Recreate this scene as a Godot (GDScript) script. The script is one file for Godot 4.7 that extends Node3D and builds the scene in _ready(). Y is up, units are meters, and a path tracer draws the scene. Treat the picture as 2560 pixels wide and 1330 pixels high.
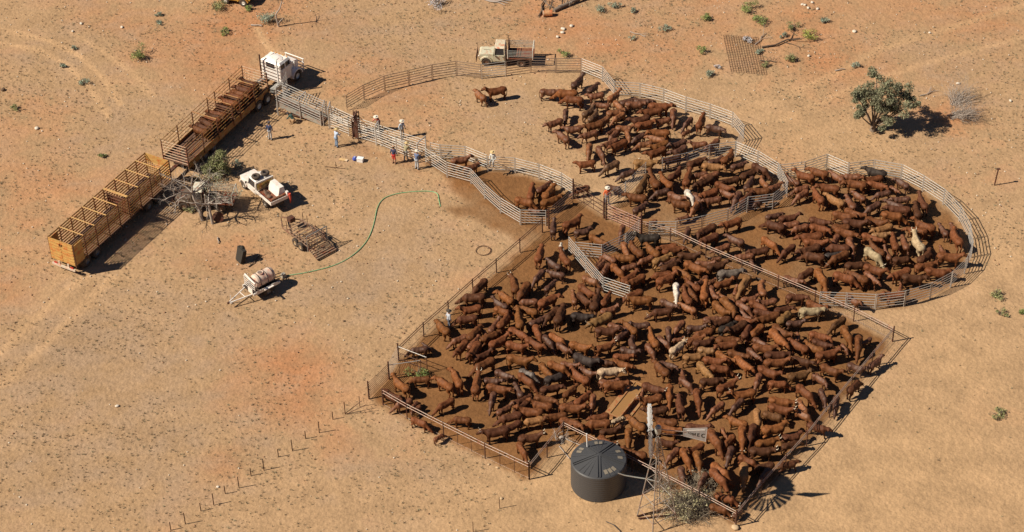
extends Node3D

var taken := {}
var mats := {}
var rng := RandomNumberGenerator.new()

# ------------------------------------------------------------------ mesh building
class MB:
	var P := PackedVector3Array()
	var N := PackedVector3Array()
	var C := PackedColorArray()
	var I := PackedInt32Array()
	var col := Color.WHITE
	func v(p: Vector3, n: Vector3) -> int:
		P.append(p); N.append(n); C.append(col)
		return P.size() - 1
	func tri(a: Vector3, b: Vector3, c: Vector3) -> void:   # counter-clockwise seen from outside
		var n := (b - a).cross(c - a).normalized()
		var i := v(a, n); v(b, n); v(c, n)
		I.append_array([i, i + 2, i + 1])
	func quad(a: Vector3, b: Vector3, c: Vector3, d: Vector3) -> void:
		var n := (b - a).cross(c - a).normalized()
		var i := v(a, n); v(b, n); v(c, n); v(d, n)
		I.append_array([i, i + 2, i + 1, i, i + 3, i + 2])
	func box(centre: Vector3, size: Vector3, b := Basis()) -> void:
		hexa(centre, size, size, b)
	func hexa(centre: Vector3, s0: Vector3, s1: Vector3, b := Basis(), top_shift := Vector3.ZERO) -> void:   # s0 bottom size, s1 top size (x, z)
		var h := s0.y * 0.5
		var q: Array[Vector3] = []
		for k in 8:
			var s := s0 if k < 4 else s1
			var sx := -0.5 if k % 4 == 0 or k % 4 == 3 else 0.5
			var sz := -0.5 if k % 4 < 2 else 0.5
			var p := Vector3(sx * s.x, -h if k < 4 else h, sz * s.z)
			if k > 3: p += top_shift
			q.append(centre + b * p)
		quad(q[4], q[7], q[6], q[5]); quad(q[0], q[1], q[2], q[3])
		quad(q[3], q[2], q[6], q[7]); quad(q[1], q[0], q[4], q[5])
		quad(q[2], q[1], q[5], q[6]); quad(q[0], q[3], q[7], q[4])
	func bar(a: Vector3, b: Vector3, w: float, h: float) -> void:
		var x := (b - a)
		var up := Vector3.UP if absf(x.normalized().y) < 0.95 else Vector3.RIGHT
		var z := x.cross(up).normalized()
		var y := z.cross(x).normalized()
		box((a + b) * 0.5, Vector3(x.length(), h, w), Basis(x.normalized(), y, z))
	func tube(pts: Array, r0: float, r1: float, sides := 6, caps := true) -> void:
		var first := -1
		var n := pts.size()
		var ref := Vector3.UP
		var d0: Vector3 = (pts[1] - pts[0]).normalized()
		if absf(d0.dot(ref)) > 0.9: ref = Vector3.RIGHT
		for i in n:
			var d: Vector3 = (pts[mini(i + 1, n - 1)] - pts[maxi(i - 1, 0)]).normalized()
			var u := (ref - d * ref.dot(d)).normalized()
			ref = u
			var w := d.cross(u)
			var r := lerpf(r0, r1, float(i) / (n - 1))
			for k in sides:
				var a := TAU * k / sides
				var o := u * cos(a) + w * sin(a)
				var id := v(pts[i] + o * r, o)
				if first < 0: first = id
		for i in n - 1:
			for k in sides:
				var a := first + i * sides + k
				var b := first + i * sides + (k + 1) % sides
				I.append_array([a, b + sides, b, a, a + sides, b + sides])
		if caps:
			for e in 2:
				var i := 0 if e == 0 else n - 1
				var d: Vector3 = (pts[1] - pts[0]).normalized() * -1.0 if e == 0 else (pts[n - 1] - pts[n - 2]).normalized()
				var c := v(pts[i], d)
				for k in sides:
					v(P[first + i * sides + k], d)
				for k in sides:
					if e == 0: I.append_array([c, c + 1 + k, c + 1 + (k + 1) % sides])
					else: I.append_array([c, c + 1 + (k + 1) % sides, c + 1 + k])
	func rod(a: Vector3, b: Vector3, r: float, sides := 6) -> void:
		tube([a, b], r, r, sides)
	func lathe(prof: Array, sides: int, t := Transform3D()) -> void:   # prof: Vector2(radius, height), upwards for an outside skin
		for j in prof.size() - 1:
			var a: Vector2 = prof[j]
			var b: Vector2 = prof[j + 1]
			var e := (b - a)
			var nn := Vector2(e.y, -e.x).normalized()
			var i := P.size()
			for k in sides + 1:
				var ang := TAU * k / sides
				var dir := Vector3(cos(ang), 0, sin(ang))
				var n := t.basis * (dir * nn.x + Vector3.UP * nn.y)
				v(t * (dir * a.x + Vector3.UP * a.y), n.normalized())
				v(t * (dir * b.x + Vector3.UP * b.y), n.normalized())
			for k in sides:
				var q := i + k * 2
				I.append_array([q, q + 2, q + 1, q + 1, q + 2, q + 3])
	func ball(c: Vector3, r: Vector3, b := Basis(), rings := 6, sides := 9) -> void:
		var prof := []
		for k in rings + 1:
			var a := -PI / 2 + PI * k / rings
			prof.append(Vector2(maxf(cos(a), 0.001), sin(a)))
		var i0 := P.size()
		lathe(prof, sides, Transform3D(b * Basis.from_scale(r), c))
		for i in range(i0, P.size()):
			var l := (b.inverse() * (P[i] - c))
			N[i] = (b * Vector3(l.x / (r.x * r.x), l.y / (r.y * r.y), l.z / (r.z * r.z))).normalized()
	func prism(poly: PackedVector2Array, z0: float, z1: float, t := Transform3D()) -> void:   # poly in x, y; along z
		var p := poly
		if Geometry2D.is_polygon_clockwise(p):
			p = p.duplicate(); p.reverse()
		var n := p.size()
		for k in n:
			var a := p[k]
			var b := p[(k + 1) % n]
			quad(t * Vector3(a.x, a.y, z1), t * Vector3(a.x, a.y, z0), t * Vector3(b.x, b.y, z0), t * Vector3(b.x, b.y, z1))
		var ix := Geometry2D.triangulate_polygon(p)
		for k in range(0, ix.size(), 3):
			var a := p[ix[k]]; var b := p[ix[k + 1]]; var c := p[ix[k + 2]]
			if (b - a).cross(c - a) < 0.0:
				var s := b; b = c; c = s
			tri(t * Vector3(a.x, a.y, z1), t * Vector3(b.x, b.y, z1), t * Vector3(c.x, c.y, z1))
			tri(t * Vector3(a.x, a.y, z0), t * Vector3(c.x, c.y, z0), t * Vector3(b.x, b.y, z0))
	func flip_from(i0: int) -> void:
		for k in range(i0, I.size(), 3):
			var s := I[k + 1]; I[k + 1] = I[k + 2]; I[k + 2] = s
	func mesh(m: Material) -> ArrayMesh:
		var a := []
		a.resize(Mesh.ARRAY_MAX)
		a[Mesh.ARRAY_VERTEX] = P
		a[Mesh.ARRAY_NORMAL] = N
		a[Mesh.ARRAY_COLOR] = C
		a[Mesh.ARRAY_INDEX] = I
		var am := ArrayMesh.new()
		am.add_surface_from_arrays(Mesh.PRIMITIVE_TRIANGLES, a)
		am.surface_set_material(0, m)
		return am

# ------------------------------------------------------------------ naming and tagging
func numbered(called: String) -> String:
	var n: int = taken.get(called, 0)
	taken[called] = n + 1
	return called if n == 0 else "%s_%03d" % [called, n]

func tag(o: Node, label: String, category := "", group := "", kind := "") -> void:
	if label: o.set_meta("label", label)
	if category: o.set_meta("category", category)
	if group: o.set_meta("group", group)
	if kind: o.set_meta("kind", kind)

func thing(called: String, label: String, category: String, at := Vector3.ZERO, turn := 0.0, group := "") -> Node3D:
	var o := Node3D.new()
	o.name = numbered(called)
	add_child(o, true)
	o.position = at
	o.rotation.y = turn
	tag(o, label, category, group)
	return o

func part(called: String, m: Mesh, parent: Node, at := Vector3.ZERO, b := Basis()) -> MeshInstance3D:
	var o := MeshInstance3D.new()
	var n := 0
	var nm := called
	while parent.has_node(NodePath(nm)):
		n += 1
		nm = "%s_%03d" % [called, n]
	o.name = nm
	o.mesh = m
	o.transform = Transform3D(b, at)
	parent.add_child(o, true)
	return o

func solo(called: String, m: Mesh, label: String, category: String, at := Vector3.ZERO, turn := 0.0, group := "", kind := "") -> MeshInstance3D:
	var o := MeshInstance3D.new()
	o.name = numbered(called)
	o.mesh = m
	add_child(o, true)
	o.position = at
	o.rotation.y = turn
	tag(o, label, category, group, kind)
	return o

func lin(r: float, g: float, b: float) -> Color:
	return Color(r, g, b).linear_to_srgb()

func mat(called: String, c: Color, rough := 0.8, metal := 0.0, worn := 0.0) -> StandardMaterial3D:
	if mats.has(called): return mats[called]
	var m := StandardMaterial3D.new()
	m.resource_name = called
	m.albedo_color = c
	m.roughness = rough
	m.metallic = metal
	m.vertex_color_use_as_albedo = true
	if worn > 0.0:
		m.albedo_texture = wear_texture(worn)
		m.uv1_triplanar = true
		m.uv1_world_triplanar = true
		m.uv1_scale = Vector3.ONE * 0.45
	mats[called] = m
	return m

var wear_cache := {}
func wear_texture(amount: float) -> Texture2D:
	var k := roundi(amount * 10)
	if wear_cache.has(k): return wear_cache[k]
	var f := FastNoiseLite.new()
	f.seed = 91 + k
	f.noise_type = FastNoiseLite.TYPE_SIMPLEX_SMOOTH
	f.frequency = 0.02
	f.fractal_octaves = 5
	var im := f.get_seamless_image(256, 256)
	var d := im.get_data()
	var o := PackedByteArray()
	o.resize(256 * 256 * 3)
	for i in 256 * 256:
		var t := clampf((d[i] / 255.0 - 0.42) * 3.0, 0.0, 1.0)
		var fade := lerpf(1.0, 1.0 - amount, t * t)
		o[i * 3] = int(255 * lerpf(1.0, 0.93, t * amount))
		o[i * 3 + 1] = int(255 * lerpf(1.0, fade, 0.8))
		o[i * 3 + 2] = int(255 * fade)
	var tex := ImageTexture.create_from_image(Image.create_from_data(256, 256, false, Image.FORMAT_RGB8, o))
	wear_cache[k] = tex
	return tex

func noise(s: int, freq: float, oct := 4) -> FastNoiseLite:
	var f := FastNoiseLite.new()
	f.seed = s
	f.noise_type = FastNoiseLite.TYPE_SIMPLEX_SMOOTH
	f.frequency = freq
	f.fractal_octaves = oct
	return f

func v3(p: Vector2, y := 0.0) -> Vector3:
	return Vector3(p.x, y, p.y)

func ordinal(k: int) -> String:
	return ["first", "second", "third", "fourth", "fifth", "sixth", "seventh", "eighth", "ninth", "tenth", "eleventh", "twelfth", "thirteenth", "fourteenth", "fifteenth", "sixteenth", "seventeenth", "eighteenth", "nineteenth", "twentieth", "twenty-first", "twenty-second"][k]

# ------------------------------------------------------------------ bodies: capsules joined by a smooth minimum, meshed as surface nets
func nets(mb: MB, bones: Array, cell: float, k: float, colours: Array) -> void:   # bone: [a, b, radius a, radius b, colour index]
	var lo := Vector3.INF
	var hi := -Vector3.INF
	for b in bones:
		var r: float = maxf(b[2], b[3]) + cell * 2.5
		for q in 2:
			lo = lo.min(b[q] - Vector3.ONE * r)
			hi = hi.max(b[q] + Vector3.ONE * r)
	var nx := int((hi.x - lo.x) / cell) + 2
	var ny := int((hi.y - lo.y) / cell) + 2
	var nz := int((hi.z - lo.z) / cell) + 2
	var F := PackedFloat32Array()
	F.resize(nx * ny * nz)
	var best := PackedFloat32Array()
	best.resize(nx * ny * nz)
	var who := PackedByteArray()
	who.resize(nx * ny * nz)
	for b in bones:
		var a: Vector3 = b[0]
		var e: Vector3 = b[1] - b[0]
		var ra: float = b[2]
		var rb: float = b[3]
		var ci: int = b[4]
		var ee := maxf(e.length_squared(), 1e-6)
		var r := maxf(ra, rb) + cell * 2.2
		var l: Vector3 = (a.min(b[1]) - Vector3.ONE * r - lo) / cell
		var h: Vector3 = (a.max(b[1]) + Vector3.ONE * r - lo) / cell
		for iz in range(maxi(int(l.z), 0), mini(int(h.z) + 2, nz)):
			for iy in range(maxi(int(l.y), 0), mini(int(h.y) + 2, ny)):
				var at := (iz * ny + iy) * nx
				for ix in range(maxi(int(l.x), 0), mini(int(h.x) + 2, nx)):
					var p := lo + Vector3(ix, iy, iz) * cell - a
					var t := clampf(p.dot(e) / ee, 0.0, 1.0)
					var s := exp(-k * ((p - e * t).length() - ra - (rb - ra) * t))
					F[at + ix] += s
					if s > best[at + ix]:
						best[at + ix] = s
						who[at + ix] = ci
	# inside where F > 1
	var cellv := {}
	var base := mb.P.size()
	var offs := PackedInt32Array([0, 1, nx, nx + 1, nx * ny, nx * ny + 1, nx * ny + nx, nx * ny + nx + 1])
	var edges := [[0, 1], [2, 3], [4, 5], [6, 7], [0, 2], [1, 3], [4, 6], [5, 7], [0, 4], [1, 5], [2, 6], [3, 7]]
	for iz in nz - 1:
		for iy in ny - 1:
			var row := (iz * ny + iy) * nx
			for ix in nx - 1:
				var i := row + ix
				var n := 0
				for q in 8:
					if F[i + offs[q]] > 1.0: n += 1
				if n == 0 or n == 8: continue
				var sum := Vector3.ZERO
				var cnt := 0
				for ed in edges:
					var f0 := F[i + offs[ed[0]]]
					var f1 := F[i + offs[ed[1]]]
					if (f0 > 1.0) == (f1 > 1.0): continue
					var d0 := -log(maxf(f0, 1e-9))
					var d1 := -log(maxf(f1, 1e-9))
					var t := d0 / (d0 - d1)
					var c0 := Vector3(ed[0] & 1, (ed[0] >> 1) & 1, ed[0] >> 2)
					var c1 := Vector3(ed[1] & 1, (ed[1] >> 1) & 1, ed[1] >> 2)
					sum += c0.lerp(c1, t)
					cnt += 1
				mb.col = colours[who[i + offs[7]]] if best[i + offs[7]] > best[i] else colours[who[i]]
				cellv[i] = mb.v(lo + (Vector3(ix, iy, iz) + sum / cnt) * cell, Vector3.ZERO)
	var sx := 1
	var sy := nx
	var sz := nx * ny
	var i0 := mb.I.size()
	for i: int in cellv.keys():
		for ax in 3:
			var st := sx if ax == 0 else (sy if ax == 1 else sz)
			var u := sy if ax == 0 else (sz if ax == 1 else sx)
			var w := sz if ax == 0 else (sx if ax == 1 else sy)
			var f0 := F[i]
			var f1 := F[i + st]
			if (f0 > 1.0) == (f1 > 1.0): continue
			if not (cellv.has(i - u) and cellv.has(i - w) and cellv.has(i - u - w)): continue
			var a: int = cellv[i]
			var b: int = cellv[i - u]
			var c: int = cellv[i - u - w]
			var d: int = cellv[i - w]
			if f0 > 1.0: mb.I.append_array([a, c, b, a, d, c])
			else: mb.I.append_array([a, b, c, a, c, d])
	for t in range(i0, mb.I.size(), 3):
		var a := mb.P[mb.I[t]]; var b := mb.P[mb.I[t + 1]]; var c := mb.P[mb.I[t + 2]]
		var n := (c - a).cross(b - a)
		for q in 3: mb.N[mb.I[t + q]] += n
	for i in range(base, mb.P.size()): mb.N[i] = mb.N[i].normalized()
	mb.col = Color.WHITE

# ------------------------------------------------------------------ cattle
const SHADE := [Color(1, 1, 1), Color(0.55, 0.5, 0.48), Color(0.16, 0.13, 0.12), Color(1.15, 1.12, 1.08)]

func cow_mesh(pose: int, cell: float) -> MB:
	var head_up := [0.12, 0.34, -0.5, 0.1, 0.14, 0.02][pose] as float
	var turn := [0.0, 0.12, 0.0, 0.75, -0.75, -0.1][pose] as float
	var bend := [0.0, 0.03, -0.04, 0.12, -0.12, 0.05][pose] as float   # sideways curve of the spine
	var step := [0.04, 0.0, 0.05, -0.05, 0.03, 0.2][pose] as float
	var sp := func(x: float, y: float, z: float) -> Vector3:
		return Vector3(x, y, z + bend * (x * x - 0.15) * (1.0 if x > 0 else 0.6))
	var b := []
	b.append([sp.call(-0.72, 1.03, 0), sp.call(-0.35, 0.98, 0), 0.21, 0.25, 0])
	b.append([sp.call(-0.35, 0.92, 0), sp.call(0.1, 0.88, 0), 0.265, 0.285, 0])
	b.append([sp.call(0.1, 0.88, 0), sp.call(0.45, 0.93, 0), 0.285, 0.245, 0])
	b.append([sp.call(-0.1, 0.8, 0), sp.call(0.25, 0.8, 0), 0.24, 0.24, 0])
	b.append([sp.call(-0.3, 1.17, 0), sp.call(0.42, 1.17, 0), 0.07, 0.1, 0])
	for s in [-1, 1]:
		b.append([sp.call(-0.5, 1.12, 0.17 * s), sp.call(-0.8, 1.02, 0.1 * s), 0.1, 0.1, 0])
		b.append([sp.call(-0.62, 0.98, 0.14 * s), sp.call(-0.6, 0.7, 0.16 * s), 0.19, 0.13, 0])
		b.append([sp.call(0.45, 0.98, 0.14 * s), sp.call(0.5, 0.78, 0.15 * s), 0.15, 0.12, 0])
		var fs: float = step * s
		var rs: float = -step * s
		var el: Vector3 = sp.call(0.46, 0.72, 0.15 * s)
		var kn: Vector3 = sp.call(0.48 + fs * 0.7, 0.42, 0.15 * s)
		var ff: Vector3 = sp.call(0.47 + fs, 0.09, 0.15 * s)
		b.append([el, kn, 0.095, 0.058, 0]); b.append([kn, ff, 0.055, 0.042, 1]); b.append([ff, ff + Vector3(0.05, -0.05, 0), 0.05, 0.055, 2])
		var st: Vector3 = sp.call(-0.55, 0.68, 0.16 * s)
		var hk: Vector3 = sp.call(-0.78 + rs * 0.7, 0.46, 0.15 * s)
		var rf: Vector3 = sp.call(-0.72 + rs, 0.09, 0.15 * s)
		b.append([st, hk, 0.11, 0.058, 0]); b.append([hk, rf, 0.055, 0.043, 1]); b.append([rf, rf + Vector3(0.05, -0.05, 0), 0.05, 0.055, 2])
	var nb: Vector3 = sp.call(0.5, 1.02, 0)
	var dirn := Vector3(cos(turn), 0, sin(turn))
	var poll := nb + Vector3(0.42 * cos(turn * 0.6), head_up, 0.42 * sin(turn * 0.6))
	if head_up < -0.2: poll = nb + Vector3(0.5, head_up, 0.06)
	var muzzle := poll + dirn * 0.33 + Vector3.DOWN * (0.2 if head_up > -0.2 else 0.26)
	b.append([nb, poll, 0.19, 0.115, 0])
	b.append([nb + Vector3(0, -0.16, 0), poll + Vector3.DOWN * 0.08, 0.14, 0.09, 0])
	b.append([poll, poll.lerp(muzzle, 0.6), 0.115, 0.09, 0])
	b.append([poll.lerp(muzzle, 0.6), muzzle, 0.085, 0.07, 1])
	var side := Vector3(-dirn.z, 0, dirn.x)
	for s in [-1, 1]:
		b.append([poll + side * 0.1 * s, poll + side * 0.27 * s + Vector3.DOWN * 0.03 - dirn * 0.03, 0.045, 0.035, 0])
	var mb := MB.new()
	nets(mb, b, cell, 26.0, SHADE)
	mb.col = SHADE[0]
	mb.tube([sp.call(-0.88, 1.08, 0), sp.call(-0.96, 0.95, 0.01), sp.call(-0.95, 0.62, 0.03), sp.call(-0.93, 0.5, 0.03)], 0.035, 0.024, 5)
	mb.col = SHADE[2]
	mb.tube([sp.call(-0.93, 0.5, 0.03), sp.call(-0.92, 0.38, 0.035), sp.call(-0.9, 0.25, 0.04)], 0.04, 0.015, 5)
	horn_seat[pose] = [poll, dirn, side]
	return mb

var horn_seat := {}
var cow_fine := []
var hide_tex: ImageTexture

func hide_texture() -> ImageTexture:
	if hide_tex: return hide_tex
	var a := noise(5, 0.018, 4).get_seamless_image(256, 256).get_data()
	var b := noise(6, 0.09, 2).get_seamless_image(256, 256).get_data()
	var o := PackedByteArray()
	o.resize(256 * 256 * 3)
	for i in 256 * 256:
		var g := clampf(0.62 + 0.34 * (a[i] / 255.0) + 0.14 * (b[i] / 255.0 - 0.5), 0, 1)
		o[i * 3] = int(255 * g)
		o[i * 3 + 1] = int(255 * g * lerpf(0.95, 1.0, a[i] / 255.0))
		o[i * 3 + 2] = int(255 * g * lerpf(0.93, 1.0, a[i] / 255.0))
	hide_tex = ImageTexture.create_from_image(Image.create_from_data(256, 256, false, Image.FORMAT_RGB8, o))
	return hide_tex

var coat := {"r": Vector3(0.225, 0.083, 0.032), "d": Vector3(0.135, 0.054, 0.026), "o": Vector3(0.3, 0.115, 0.038), "t": Vector3(0.36, 0.19, 0.075), "c": Vector3(0.6, 0.46, 0.29), "w": Vector3(0.82, 0.76, 0.66), "g": Vector3(0.2, 0.165, 0.14), "k": Vector3(0.06, 0.045, 0.038), "b": Vector3(0.155, 0.075, 0.03)}

func coat_material(tone: String, shade: int) -> StandardMaterial3D:
	var v: Vector3 = coat[tone] * [0.84, 0.95, 1.05, 1.18][shade]
	var key := "coat " + tone + str(shade)
	if mats.has(key): return mats[key]
	var m := mat(key, lin(v.x, v.y * [1.05, 0.98, 1.02, 0.97][shade], v.z), 0.62)
	m.albedo_texture = hide_texture()
	m.uv1_triplanar = true
	m.uv1_scale = Vector3.ONE * (0.7 + 0.12 * shade)
	m.uv1_offset = Vector3(0.31, 0.17, 0.53) * shade
	m.metallic_specular = 0.28
	return m

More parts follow.
